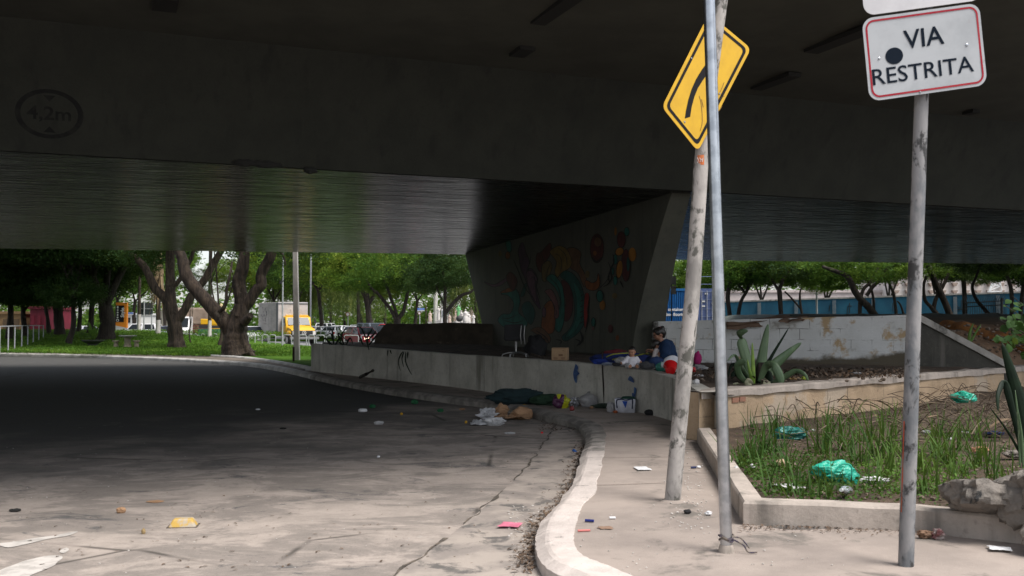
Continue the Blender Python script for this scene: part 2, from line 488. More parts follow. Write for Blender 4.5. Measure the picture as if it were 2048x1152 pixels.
# concrete gutter along the foreground kerb and its grimy joint
GL = [(1118, 838), (1112, 850), (1092, 880), (1075, 905), (1040, 948), (985, 1000), (920, 1055), (850, 1108), (760, 1170), (640, 1260)]
gl = spline([gnd(a, b_, 0.005) for a, b_ in GL], 6)
kk = [p for p in spline(KP[12:], 6)]
gt = MB(); N = len(gl)
acc = kk[:]
rowin = [acc[int(lerp(0, len(acc) - 18, i / (N - 1)))] for i in range(N)]
for i in range(N - 1):
    for j in range(6):
        f = lambda q, s: Vector((lerp(gl[q].x, rowin[q].x, s), lerp(gl[q].y, rowin[q].y, s), 0.006 + 0.016 * s * s))
        gt.add([f(i, j / 6), f(i + 1, j / 6), f(i + 1, (j + 1) / 6), f(i, (j + 1) / 6)], [(0, 1, 2, 3)])
struct(gt, "gutter", M['gutter'], smooth=60)
cr = MB(); rg = random.Random(4)
cp = [a.lerp(b_, t / 4) for a, b_ in zip(gl[:-1], gl[1:]) for t in range(4)]
pr = None
for i, p in enumerate(cp):
    wv = 0.002 + 0.035 * max(0, noise.noise(p * 2.3)) + rg.uniform(0, 0.008); off = Vector((noise.noise(p * 3) * 0.05, 0, 0.006))
    q = (p + off + Vector((-wv, 0, 0)), p + off + Vector((wv, 0, 0)))
    if pr and noise.noise(p * 0.8) > -.12: cr.add([pr[0], pr[1], q[1], q[0]], [(0, 1, 2, 3)])
    pr = q
struct(cr, "gutter_joint_grime", M['crack'], smooth=0)
def ragged(px_list, z, name, m_, jit=0.05, seed=1):
    rg = random.Random(seed); P = spline([gnd(a, b_, z) for a, b_ in px_list], 8, True)
    P = [p + Vector((noise.noise(p * 5) * jit, noise.noise(p * 5 + Vector((9, 0, 0))) * jit * 2, 0)) for p in P]
    return struct(MB().poly(P), name, m_, smooth=0)
M['worn_paint'] = mat("worn_road_paint", (0.58, 0.54, 0.50), (0.42, 0.39, 0.36), 8, 0.4, 0.65, rough=0.9)
ragged([(-30, 1160), (20, 1132), (55, 1120), (92, 1112), (122, 1117), (100, 1135), (70, 1150), (30, 1175)], 0.005, "road_marking", M['worn_paint'], 0.05)
ragged([(-10, 1090), (50, 1079), (110, 1070), (152, 1064), (140, 1071), (80, 1082), (20, 1093)], 0.005, "road_marking", M['worn_paint'], 0.04)
ragged([(120, 1102), (132, 1095), (140, 1100), (128, 1106)], 0.005, "road_marking", M['worn_paint'], 0.02)
# pavement
WB = [(600, 735), (622, 742), (760, 757), (900, 773), (1000, 787), (1100, 801), (1160, 808), (1229, 816), (1290, 827), (1345, 842), (1380, 862), (1398, 882)]
WBP = [gnd(a, b_, KZ) for a, b_ in WB]
sw_in = spline(WBP[1:], 6) + spline([WBP[-1], Vector((2.5, 12.5, KZ)), Vector((2.25, 10.3, KZ)), Vector((1.85, 7.95, KZ)), Vector((3.1, 7.75, KZ)), Vector((6, 6.6, KZ)), Vector((12, 5.5, KZ))], 8)[1:]
sw_in = [p + Vector((0, 0, 0)) for p in sw_in]
outer = [p for p in offset(KS, 0.20)][i_fade - 3:]
def resample(P, n):
    L = [0]
    for a, b_ in zip(P[:-1], P[1:]): L.append(L[-1] + (b_ - a).length)
    out = []; j = 0
    for i in range(n):
        s_ = L[-1] * i / (n - 1)
        while j < len(P) - 2 and L[j + 1] < s_: j += 1
        out.append(P[j].lerp(P[j + 1], (s_ - L[j]) / max(1e-9, L[j + 1] - L[j])))
    return out
# match the two edges section by section so the strip stays narrow
def near_idx(P, q): return min(range(len(P)), key=lambda i: (P[i] - q).length)
inn = [p for p in sw_in]
marks_o = [outer[0], gnd(900, 793, KZ), gnd(1158, 843, KZ), gnd(1170, 905, KZ), gnd(1094, 1040, KZ), Vector((0.85, 5.75, KZ)), outer[-1]]
marks_i = [inn[0], gnd(1000, 787, KZ), gnd(1290, 827, KZ), WBP[-1], Vector((1.85, 7.95, KZ)), Vector((3.1, 7.75, KZ)), inn[-1]]
io = [near_idx(outer, q) for q in marks_o]; ii = [near_idx(inn, q) for q in marks_i]
sw = MB()
for k in range(len(io) - 1):
    A = resample(outer[io[k]:io[k + 1] + 1], 13); B = resample(inn[ii[k]:ii[k + 1] + 1], 13)
    for i in range(12):
        for j in range(8):
            f = lambda q, s: A[q].lerp(B[q] + (B[q] - A[q]).normalized() * 0.15, s) + Vector((0, 0, -0.004))
            sw.add([f(i, j / 8), f(i + 1, j / 8), f(i + 1, (j + 1) / 8), f(i, (j + 1) / 8)], [(0, 1, 2, 3)])
struct(sw, "pavement", M['sidewalk'], smooth=60)
# score joints across the pavement
jn = MB()
for (a, b_, c, d) in [(1195, 886, 1345, 884), (1168, 916, 1338, 914), (1215, 862, 1350, 858), (1150, 972, 1330, 966)]:
    p, q = gnd(a, b_, KZ), gnd(c, d, KZ); k = 0.007
    P = [p.lerp(q, i / 20) + Vector((0, noise.noise(p.lerp(q, i / 20) * 4) * 0.015, 0.0015)) for i in range(21)]
    for u, v in zip(P[:-1], P[1:]): jn.add([u + Vector((0, -k, 0)), v + Vector((0, -k, 0)), v + Vector((0, k, 0)), u + Vector((0, k, 0))], [(0, 1, 2, 3)])
struct(jn, "pavement_joint", M['crack'], smooth=0)

# park lawn with its own edging kerb and a worn path between the two kerbs
LE = [(-400, 690), (-160, 694), (0, 699), (150, 702), (300, 706), (400, 710), (475, 714), (540, 722), (622, 737)]
LEP = spline([gnd(a, b_, 0.2) for a, b_ in LE], 6)
pth = MB(); ko = resample(offset(KS, 0.2)[0:i_fade + 4], len(LEP))
for i in range(len(LEP) - 1):
    for j in range(3):
        f = lambda q, s: ko[q].lerp(Vector((LEP[q].x, LEP[q].y + .1, 0.16)), s) + Vector((0, 0, -0.003))
        pth.add([f(i, j / 3), f(i + 1, j / 3), f(i + 1, (j + 1) / 3), f(i, (j + 1) / 3)], [(0, 1, 2, 3)])
struct(pth, "path", M['path'], smooth=0)
struct(kerb_strip([Vector((p.x, p.y, lawn_z(p.x, p.y) + 0.03)) for p in LEP], 0.2, 0.5, 2.2, 0.05), "kerb", bpy.data.materials["pale_kerb_stone"], smooth=60)
lw = MB(); far = resample([Vector((-150, 84, 0)), Vector((-60, 84, 0)), Vector((-30, 82, 0)), Vector((-17, 68, 0)), Vector((-9, 62, 0)), Vector((-7.2, 50, 0)), Vector((-5.9, 37, 0))], len(LEP))
ln = offset(LEP, 0.15)
for i in range(len(LEP) - 1):
    for j in range(16):
        def f(q, s):
            p = ln[q].lerp(far[q], s); z = lawn_z(p.x, p.y) + 0.05 * noise.noise(p * 0.4)
            if s == 1: z = -0.02
            return Vector((p.x, p.y, z))
        lw.add([f(i, j / 16), f(i + 1, j / 16), f(i + 1, (j + 1) / 16), f(i, (j + 1) / 16)], [(0, 1, 2, 3)])
struct(lw, "lawn", M['lawn'], smooth=60)
# grassy median across the street
md = MB(); md.box((-11, 98, 0.06), (40, 3, 0.2)); struct(md, "median", M['lawn'], smooth=0)

# ================================================================== THE OVERPASS
ZS = 4.5
E0, E1 = Vector((-8.1, 15.8, ZS)), Vector((12.45, 24.2, ZS))
dv = (E1 - E0).normalized(); nv = Vector((dv.y, -dv.x, 0))
def along(s): return E0 + dv * s
bridge = thing("road_overpass", "massive dark concrete overpass spanning the road, painted 4,2m on its near girder face", "overpass", (0, 0, 0))
NEAR = [along(s) for s in (-45, -30, -15, -5, 0, 5, 10, 15, 20, 22.2, 30, 40, 55, 70)]
FARP = [Vector(p) for p in ((-75, 27, ZS), (-50, 31.2, ZS), (-18.9, 36.7, ZS), (-10, 38.3, ZS), (-1.9, 39.7, ZS), (2, 41.2, ZS), (8.2, 43.5, ZS), (14, 44.6, ZS), (22.7, 46.2, ZS), (40, 51, ZS), (70, 60, ZS))]
n = 40
NR, FR = resample(NEAR, n), resample(FARP, n)
sf = MB()
for i in range(n - 1):
    for j in range(4):
        sf.add([NR[i].lerp(FR[i], j / 4), NR[i + 1].lerp(FR[i + 1], j / 4), NR[i + 1].lerp(FR[i + 1], (j + 1) / 4), NR[i].lerp(FR[i], (j + 1) / 4)], [(0, 1, 2, 3)])
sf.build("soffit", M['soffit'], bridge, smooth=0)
ZW, LEAN = 6.42, 0.85
wb = MB(); wf = MB()
wt = [p + nv * LEAN + Vector((0, 0, ZW - ZS)) for p in NR]
def webpt(i, s):
    p = NR[i].lerp(wt[i], s); return p
drip = [p + Vector((0, 0, -0.06)) for p in NR]
for i in range(n - 1):
    for j in range(6):
        wb.add([webpt(i, j / 6), webpt(i + 1, j / 6), webpt(i + 1, (j + 1) / 6), webpt(i, (j + 1) / 6)], [(0, 1, 2, 3)])
    wb.add([NR[i] - nv * 0.12 + Vector((0, 0, -0.002)), NR[i + 1] - nv * 0.12 + Vector((0, 0, -0.002)), NR[i + 1], NR[i]], [(0, 1, 2, 3)])
    fa, fb = FR[i], FR[i + 1]; up = Vector((0, 0.5, ZW - ZS))
    wf.add([fa, fb, fb + up, fa + up], [(0, 1, 2, 3)])
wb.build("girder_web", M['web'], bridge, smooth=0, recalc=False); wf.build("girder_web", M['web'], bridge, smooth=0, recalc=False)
SLAB = 9.6
sl = MB()
for i in range(n - 1):
    a, b_ = wt[i], wt[i + 1]
    a2, b2 = (q + nv * lerp(SLAB, 6.2, sstep(-1, 9, q.x)) + Vector((0, 0, 0.35)) for q in (a, b_))  # outer edge is out of view; reach and right taper shaped for the light
    for j in range(5):
        sl.add([a.lerp(a2, j / 5), b_.lerp(b2, j / 5), b_.lerp(b2, (j + 1) / 5), a.lerp(a2, (j + 1) / 5)], [(0, 1, 2, 3)])
    T = Vector((0, 0, 0.45))
    sl.add([a2, b2, b2 + T, a2 + T], [(0, 1, 2, 3)])
    fa, fb = FR[i] + Vector((0, 0.5, ZW - ZS)), FR[i + 1] + Vector((0, 0.5, ZW - ZS)); fo = Vector((-.1, 0.9, 0.1))
    sl.add([fa, fb, fb + fo, fa + fo], [(0, 1, 2, 3)])
    fa2, fb2 = fa + fo, fb + fo
    sl.add([fa2, fb2, fb2 + T, fa2 + T], [(0, 1, 2, 3)])
    sl.add([a2 + T, b2 + T, fb2 + T, fa2 + T], [(0, 1, 2, 3)])
    pz = Vector((0, 0, 0.85))
    sl.add([a2 + T, b2 + T, b2 + T + pz, a2 + T + pz], [(0, 1, 2, 3)])
    sl.add([fa2 + T, fb2 + T, fb2 + T + pz, fa2 + T + pz], [(0, 1, 2, 3)])
sl.build("deck_slab", mat("slab_concrete", (0.080, 0.082, 0.066), (0.065, 0.066, 0.054), 1.2, 0.35, 0.65, rough=0.9, bump=0.2, bscale=20), bridge, smooth=0, recalc=False)
# drains and fittings on the slab soffit
slab_n = (dv.cross(nv * SLAB + Vector((0, 0, 0.35)))).normalized()
slab_p = wt[10]
for (a, b_, w_, l_) in [(1044, 100, 0.28, 0.5), (1118, 12, 0.25, 1.6), (1550, 160, 0.28, 1.2), (1692, 72, 0.3, 1.8), (330, 3, 0.35, 0.6), (1505, 196, 0.2, 0.35), (1942, 222, 0.2, 0.3)]:
    p = on_plane(a, b_, slab_p, slab_n)
    q = Matrix((dv, nv, Vector((0, 0, 1)))).transposed()
    mb = MB(); mb.box(p - Vector((0, 0, 0.03)), (w_, l_, 0.07), q)
    mb.build("drain_slot", M['dark_paint'], bridge, smooth=0)
# formwork spall at the lower girder edge
for (a, b_, w_) in [(490, 326, 0.22), (530, 329, 0.28), (620, 341, 0.12)]:
    p = on_plane(a, b_, E0, nv); sp = MB()
    sp.ellip(p + nv * 0.02, (w_, 0.05, 0.06), rot=Matrix((dv, -nv, Vector((0, 0, 1)))).transposed(), fn=lambda p_, q_: q_ * (1 + 0.5 * noise.noise(p_ * 3)))
    sp.build("edge_spall", M['dark_paint'], bridge)
# clearance emblem: ring, arrows and figures painted on the web
web_n = dv.cross((nv * LEAN + Vector((0, 0, ZW - ZS))).normalized()).normalized()
if web_n.dot(nv) < 0: web_n = -web_n
upv = (nv * LEAN + Vector((0, 0, ZW - ZS))).normalized()
def web(px, py, lift=0.004): return on_plane(px, py, E0, web_n) + web_n * lift
em = MB()
ec = web(99, 228)
def ring(mb, c, ux, uy, ro, ri, n=48, sx=1.0):
    for i in range(n):
        a, b_ = 2 * math.pi * i / n, 2 * math.pi * (i + 1) / n
        mb.add([c + (ux * math.cos(t) * sx + uy * math.sin(t)) * r for t, r in ((a, ro), (b_, ro), (b_, ri), (a, ri))], [(0, 1, 2, 3)])
ring(em, ec, dv, upv, 0.40, 0.335, sx=1.25)
vs, fs = text_mesh("4,2m", 0.30, bold=0.006)
em.add([ec + dv * x * 1.1 + upv * y for x, y in vs], fs)
for s_ in (1, -1):
    em.add([ec + upv * s_ * 0.20 - dv * 0.0, ec + upv * s_ * 0.30 - dv * 0.09, ec + upv * s_ * 0.30 + dv * 0.09], [(0, 1, 2)])
em.build("clearance_emblem", mat("faded_emblem_paint", (0.007, 0.007, 0.007), (0.016, 0.016, 0.014), 6, rough=0.9), bridge, smooth=0)

# the flared pier
P0, P1 = Vector((-1.87, 39.7, 0)), Vector((3.38, 20.98, 0))
pt = (P1 - P0); pd = pt.normalized(); pq = Vector((0.963, 0.27, 0))
pier_n = Vector((pd.y, -pd.x, 0))
if pier_n.x > 0: pier_n = -pier_n
ZB = 0.5
def pier_ends(z):
    u = (z - 0.9) / 3.6; u = max(0, u)
    return 0.186 * (1 - u) , 0.884 + 0.116 * u ** 1.35, 0.80 - 0.36 * u
pm = MB(); NZ, NT = 16, 12
lev = []
for k in range(NZ + 1):
    z = lerp(ZB, ZS + 0.01, k / NZ); tf, tn, th = pier_ends(z)
    L = [P0 + pt * lerp(tn, tf, j / NT) + Vector((0, 0, z)) for j in range(NT + 1)]
    Rr = [p + pq * th for p in reversed(L)]
    lev.append(L + Rr)
m_ = len(lev[0])
for k in range(NZ):
    for i in range(m_):
        i2 = (i + 1) % m_
        pm.add([lev[k][i], lev[k][i2], lev[k + 1][i2], lev[k + 1][i]], [(0, 1, 2, 3)])
pier = pm.build("pier", M['pier'], bridge, smooth=30)

# the mural on the pier's left face
mural_cols = {
    'purple': (0.12, 0.05, 0.11), 'mauve': (0.24, 0.11, 0.17), 'yellow': (0.36, 0.22, 0.05), 'olive': (0.28, 0.19, 0.07), 'brown': (0.25, 0.12, 0.06),
    'teal': (0.03, 0.24, 0.19), 'deepteal': (0.02, 0.14, 0.12), 'maroon': (0.15, 0.03, 0.03), 'red': (0.5, 0.03, 0.02), 'orange': (0.6, 0.25, 0.03),
    'rust': (0.40, 0.12, 0.03), 'pink': (0.34, 0.14, 0.14), 'black': (0.02, 0.02, 0.02), 'green': (0.05, 0.15, 0.08)}
keys = list(mural_cols); mm = [mat("mural_" + k, tuple(x * 0.55 for x in c), tuple(x * 0.36 for x in c), 3, rough=0.8) for k, c in mural_cols.items()]
def mpt(cx, cy, lift): return on_plane(960 + cx / 4.266, 430 + cy / 4.266, P0, pier_n) + pier_n * lift
mu = MB()
lift = [0.003]
def shape(col, pts, line=5.0, n=6):
    P = spline([Vector((a, b_, 0)) for a, b_ in pts], n, True)
    area = sum(P[i].x * P[(i + 1) % len(P)].y - P[(i + 1) % len(P)].x * P[i].y for i in range(len(P)))
    sg = 1 if area > 0 else -1
    if line:
        O = []
        for i in range(len(P)):
            t = (P[(i + 1) % len(P)] - P[i - 1]).normalized(); O.append(P[i] + Vector((t.y, -t.x, 0)) * line * sg * (1 + 0.5 * noise.noise(P[i] * 0.02)))
        mu.poly([mpt(p.x, p.y, lift[0]) for p in O], keys.index('black'))
    mu.poly([mpt(p.x, p.y, lift[0] + 0.00015) for p in P], keys.index(col)); lift[0] += 0.0003
def oval(col, cx, cy, rx, ry, line=5.0, rot=0.0):
    shape(col, [(cx + rx * math.cos(t) * math.cos(rot) - ry * math.sin(t) * math.sin(rot), cy + rx * math.cos(t) * math.sin(rot) + ry * math.sin(t) * math.cos(rot)) for t in [k * math.pi / 5 for k in range(10)]], line, 3)
def stroke(col, pts, wd):
    P = spline([Vector((a, b_, 0)) for a, b_ in pts], 6); n_ = len(P)
    for i in range(n_ - 1):
        t = (P[i + 1] - P[i]).normalized(); s_ = Vector((-t.y, t.x, 0)); wa, wc = (wd * math.sin(math.pi * (0.12 + 0.76 * k / (n_ - 1))) for k in (i, i + 1))
        mu.add([mpt(*(P[i] + s_ * wa).xy, lift[0]), mpt(*(P[i + 1] + s_ * wc).xy, lift[0]), mpt(*(P[i + 1] - s_ * wc).xy, lift[0]), mpt(*(P[i] - s_ * wa).xy, lift[0])], [(0, 1, 2, 3)], keys.index(col))
    lift[0] += 0.0002
shape('purple', [(330, 300), (362, 235), (392, 320), (420, 400), (405, 470), (440, 460), (490, 540), (480, 640), (515, 800), (440, 700), (395, 560), (355, 470), (338, 380)])
shape('maroon', [(490, 330), (520, 320), (600, 240), (600, 330), (560, 400), (530, 480), (500, 470), (480, 400)])
shape('brown', [(745, 292), (815, 285), (862, 330), (850, 415), (905, 530), (890, 610), (840, 500), (770, 445), (785, 385)])
shape('yellow', [(600, 310), (670, 265), (740, 295), (782, 390), (762, 450), (690, 495), (662, 530), (640, 480), (655, 405), (622, 350)])
stroke('black', [(640, 330), (680, 350), (700, 420), (680, 500)], 3); stroke('black', [(670, 280), (730, 340), (745, 430)], 3)
shape('olive', [(535, 430), (580, 393), (612, 420), (605, 480), (560, 565), (532, 540)])
stroke('black', [(560, 560), (575, 480), (600, 420)], 3)
shape('mauve', [(400, 490), (440, 480), (485, 545), (470, 600), (480, 740), (430, 640), (405, 560)])
stroke('purple', [(430, 545), (455, 530), (470, 560), (455, 640)], 5)
shape('maroon', [(700, 560), (762, 600), (792, 720), (780, 850), (740, 905), (698, 860), (735, 760), (718, 660)])
shape('deepteal', [(730, 478), (800, 508), (862, 600), (892, 720), (892, 900), (842, 1000), (740, 1072), (703, 1040), (765, 975), (805, 880), (805, 720), (762, 590), (690, 522)])
shape('teal', [(800, 580), (850, 640), (872, 740), (868, 880), (815, 985), (755, 1040), (735, 1030), (790, 960), (825, 860), (825, 720)], 3)
for k in range(7): stroke('black', [(862 - k * 2, 640 + k * 48), (885, 632 + k * 46)], 4)
shape('teal', [(570, 545), (622, 508), (682, 570), (712, 650), (722, 850), (692, 985), (650, 980), (640, 900), (682, 800), (682, 700), (640, 612)])
stroke('black', [(600, 540), (660, 600), (690, 700), (690, 850)], 4)
shape('rust', [(555, 770), (610, 735), (642, 850), (632, 985), (582, 1012), (528, 960), (540, 840)])
shape('pink', [(558, 650), (612, 640), (662, 740), (672, 862), (640, 875), (640, 780), (590, 692)])
oval('mauve', 548, 830, 14, 40); stroke('black', [(645, 855), (660, 835), (652, 815)], 3)
shape('red', [(900, 682), (932, 690), (922, 850), (900, 965), (890, 850)], 4)
shape('rust', [(905, 560), (960, 580), (1000, 560), (1012, 500), (1022, 600), (975, 642), (912, 622)])
shape('teal', [(185, 670), (300, 632), (342, 720), (330, 830), (402, 900), (380, 962), (250, 972), (160, 910), (190, 850), (262, 842), (292, 760), (250, 690)])
shape('deepteal', [(360, 780), (420, 740), (470, 830), (440, 930), (390, 880)]); stroke('black', [(210, 900), (300, 920), (370, 900)], 4); stroke('black', [(190, 880), (250, 880), (320, 850)], 3)
shape('rust', [(180, 660), (260, 620), (300, 640), (230, 660)], 4)
shape('mauve', [(40, 570), (120, 595), (200, 555), (250, 520), (210, 580), (120, 612)], 4)
shape('maroon', [(230, 520), (270, 490), (320, 560), (290, 640), (250, 600)]); shape('teal', [(225, 225), (262, 230), (270, 300), (240, 310)]); oval('rust', 240, 345, 18, 30); oval('olive', 175, 330, 14, 26, 0)
shape('deepteal', [(380, 600), (400, 590), (380, 680), (352, 690)], 4)
shape('brown', [(440, 980), (520, 960), (600, 1040), (590, 1090), (530, 1060), (480, 1010)]); stroke('black', [(480, 985), (560, 1040), (595, 1100)], 5)
oval('maroon', 1002, 285, 56, 122); oval('rust', 985, 325, 16, 22, 3); oval('brown', 1010, 230, 30, 40, 3); stroke('black', [(960, 360), (1000, 400), (1045, 360)], 7); stroke('black', [(975, 200), (1000, 175), (1030, 200)], 4)
oval('maroon', 1210, 210, 34, 66); oval('maroon', 1250, 430, 36, 135); oval('orange', 1195, 312, 36, 30, 5, -0.7); oval('orange', 1195, 462, 24, 74, 5, 0.12)
oval('orange', 1305, 337, 32, 58, 0); oval('orange', 1162, 140, 10, 36, 0); oval('orange', 1050, 770, 24, 42, 0); oval('olive', 1155, 690, 22, 26, 0); oval('olive', 922, 505, 18, 32, 0)
oval('teal', 1028, 692, 26, 46, 7); oval('teal', 1258, 142, 19, 34, 5); oval('teal', 972, 915, 15, 36, 5); oval('maroon', 1118, 970, 20, 36, 0); oval('rust', 1178, 1048, 14, 24, 0); oval('pink', 970, 968, 10, 16, 0)
oval('teal', 1160, 380, 16, 40, 4); oval('teal', 1160, 560, 16, 36, 4); oval('deepteal', 1270, 420, 12, 60, 3); oval('teal', 1140, 480, 8, 30, 3)
for pts, wd in [([(1140, 330), (1150, 400), (1120, 470), (1130, 540), (1090, 600)], 7), ([(1100, 400), (1120, 460), (1100, 530), (1110, 580), (1060, 610)], 5), ([(1200, 560), (1230, 620)], 6),
                ([(1010, 640), (1080, 570), (1110, 520)], 3), ([(860, 990), (880, 1060), (850, 1110)], 9), ([(820, 1060), (860, 1080), (830, 1120)], 6), ([(650, 1060), (700, 1075), (690, 1100)], 5),
                ([(290, 380), (330, 470), (390, 620), (470, 720)], 5), ([(470, 520), (490, 620), (520, 720)], 4), ([(440, 340), (430, 420)], 3), ([(940, 700), (925, 800), (930, 900), (905, 1000)], 4), ([(530, 330), (560, 420)], 3)]:
    stroke('black', pts, wd)
mu.build("mural", mm, pier, smooth=0, recalc=False)
# ================================================================== WALLS AND TERRACE
def block_mat(name, c1, c2, joint, bw, bh, mortar=0.008, stain=(0.2, 0.17, 0.13), patch=None, bump=0.6, lowstain=None):
    m, nt, P = newmat(name); b = NB(nt)
    co = b.coord('Object'); sx = b.n("ShaderNodeSeparateXYZ"); nt.links.new(co, sx.inputs[0])
    cb = b.n("ShaderNodeCombineXYZ"); nt.links.new(sx.outputs[0], cb.inputs[0]); nt.links.new(sx.outputs[2], cb.inputs[1])
    wv = b.n("ShaderNodeVectorMath", operation='ADD'); nz = b.n("ShaderNodeTexNoise"); nz.inputs["Scale"].default_value = 3.0
    nt.links.new(co, nz.inputs["Vector"])
    sc_ = b.n("ShaderNodeVectorMath", operation='SCALE'); sc_.inputs[3].default_value = 0.035; nt.links.new(nz.outputs["Color"], sc_.inputs[0])
    nt.links.new(cb.outputs[0], wv.inputs[0]); nt.links.new(sc_.outputs[0], wv.inputs[1])
    br = b.n("ShaderNodeTexBrick"); nt.links.new(wv.outputs[0], br.inputs["Vector"])
    br.inputs["Color1"].default_value = (0, 0, 0, 1); br.inputs["Color2"].default_value = (0, 0, 0, 1); br.inputs["Mortar"].default_value = (1, 1, 1, 1)
    br.inputs["Scale"].default_value = 1.0; br.inputs["Mortar Size"].default_value = mortar; br.inputs["Mortar Smooth"].default_value = 0.3
    br.inputs["Brick Width"].default_value = bw; br.inputs["Row Height"].default_value = bh
    col = b.mix(b.ramp(b.noise(co, 1.4, 8, 0.65), 0.35, 0.66), c1, c2)
    col = b.mix(b.ramp(b.noise(co, 3.2, 9, 0.7, 0.3), 0.56, 0.70), col, stain)
    if patch is not None: col = b.mix(b.ramp(b.noise(co, 0.9, 7, 0.65), 0.54, 0.6), col, patch)
    if lowstain is not None:
        hgt = b.math('ADD', sx.outputs[2], b.math('ADD', b.math('MULTIPLY', b.noise(co, 1.6, 6, 0.6), -0.5), b.math('MULTIPLY', sx.outputs[0], -0.05)))
        col = b.mix(b.ramp(hgt, lowstain[1], lowstain[1] + 0.12, 1, 0), col, lowstain[0])
    jm = b.math('MULTIPLY', br.outputs["Fac"], b.ramp(b.noise(co, 2.1, 5, 0.6), 0.46, 0.64, 0.02, 0.75))
    col = b.mix(jm, col, joint)
    b.put(P.inputs["Base Color"], col); P.inputs["Roughness"].default_value = 0.92
    n1 = b.bump(b.noise(co, 26, 8, 0.7), bump, 0.015)
    b.put(P.inputs["Normal"], b.bump(br.outputs["Fac"], -0.7, 0.02, n1))
    return m

M['lowkerb'] = concrete("planter_kerb_render", (0.50, 0.43, 0.375), (0.34, 0.295, 0.255), (0.11, 0.10, 0.085), bump=0.5, streak=True)
# curved low wall between pavement and terrace
WT = [686, 687, 697, 708, 714, 721, 726, 732, 742, 756, 772, 784]
WTZ = []
for (a, b_), q, t in zip(WB, WBP, WT):
    d = ray(a, t); WTZ.append((EYE + d * (q.y / d.y)).z)
wl = spline([Vector((q.x, q.y, z)) for q, z in zip(WBP[1:], WTZ[1:])], 8)
wl_in = offset(wl, 0.24)
wm = MB()
HN = 8
def wv3(p, a=0.012): return Vector((noise.noise(p * 3) * a, noise.noise(p * 3 + Vector((5, 0, 0))) * a, 0))
for i in range(len(wl) - 1):
    p, q, pi_, qi = wl[i], wl[i + 1], wl_in[i], wl_in[i + 1]
    for j in range(HN):
        f = lambda v, s: Vector((v.x, v.y, lerp(0.08, v.z, s))) + wv3(Vector((v.x, v.y, lerp(0.08, v.z, s))))
        wm.add([f(p, j / HN), f(q, j / HN), f(q, (j + 1) / HN), f(p, (j + 1) / HN)], [(0, 1, 2, 3)])
    dz = lambda v: Vector((0, 0, 0.012 * noise.noise(v * 2.5)))
    wm.add([p + wv3(p), q + wv3(q), qi + dz(qi), pi_ + dz(pi_)], [(0, 1, 2, 3)])
    wm.add([pi_ + dz(pi_), qi + dz(qi), Vector((qi.x, qi.y, 0.1)), Vector((pi_.x, pi_.y, 0.1))], [(0, 1, 2, 3)])
p, pi_ = wl[0], wl_in[0]
wm.add([Vector((p.x, p.y, 0.05)), p, pi_, Vector((pi_.x, pi_.y, 0.05))], [(0, 1, 2, 3)])
M['wallwash'] = concrete("grimy_whitewash", (0.60, 0.575, 0.52), (0.44, 0.42, 0.37), (0.14, 0.13, 0.10), bump=0.7)
wall = wm.build("retaining_wall", M['wallwash'], smooth=45)
tag(wall, "long curved low whitewashed wall edging the pavement in front of the mural pier", "wall")
# blue paint dribbles on the wall (flat paint a few millimetres proud)
def wall_pt(px, py):
    best = None
    for a, b_ in zip(wl[:-1], wl[1:]):
        t = (b_ - a); n_ = Vector((t.y, -t.x, 0)).normalized(); q = on_plane(px, py, a, n_)
        k = (q - a).dot(t) / t.length_squared
        if -0.02 <= k <= 1.02 and q.y > 5: best = q + n_ * (0.022 if n_.y < 0 else -0.022); break
    return best
bp = MB()
for blob in ([(1153, 728), (1158, 734), (1157, 742), (1161, 747), (1156, 752), (1155, 766), (1150, 760), (1148, 747), (1150, 738)],
             [(1262, 752), (1268, 757), (1270, 765), (1264, 763), (1258, 759)], [(1270, 775), (1275, 778), (1273, 790), (1270, 792)], [(1266, 786), (1272, 790), (1271, 803), (1274, 812), (1268, 800)]):
    P = [wall_pt(a, b_) for a, b_ in [(v.x, v.y) for v in spline([Vector((a, b_, 0)) for a, b_ in blob], 4, True)]]
    if all(P): bp.poly(P)
bp.build("blue_paint_splash", mat("blue_paint", (0.02, 0.06, 0.19), (0.05, 0.13, 0.30), 9, rough=0.6), wall, origin=wall.location, smooth=0)
# terrace ground behind the wall
TWA, TWB = Vector((2.55, 13.62, 0.80)), Vector((10.3, 20.8, 0.80))
twd = (TWB - TWA).normalized(); twn = Vector((twd.y, -twd.x, 0))
front = [p + Vector((0, 0, -0.05)) for p in offset(wl, 0.22)]
front = resample(front, 30) + resample([TWA + Vector((0.15, 0.1, -0.07)), TWB + Vector((0, 0.15, -0.07))], 16)[1:]
back_l = resample([Vector((-7.2, 41, 0.95)), Vector((-1.5, 38.5, 0.95)), Vector((1.5, 30, 0.92)), Vector((3.4, 24, 0.88))], 28)
back = back_l + resample([Vector((3.6, 23.2, 0.86)), Vector((8.5, 20.95, 0.84)), Vector((10.4, 20.95, 0.78))], 18)[1:]
n = len(front); back = resample(back, n)
tr = MB(); MV = 22
def tz(p, s): return p + Vector((0, 0, (0.05 * noise.noise(p * 1.5) + 0.03 * noise.noise(p * 5) + 0.05) * math.sin(math.pi * min(1, s * 1.0)) ** 0.5 if 0 < s < 1 else 0))
for i in range(n - 1):
    for j in range(MV):
        f = lambda q, s: tz(front[q].lerp(back[q], s), s)
        tr.add([f(i, j / MV), f(i + 1, j / MV), f(i + 1, (j + 1) / MV), f(i, (j + 1) / MV)], [(0, 1, 2, 3)])
struct(tr, "terrace_soil", M['soil'], smooth=60)

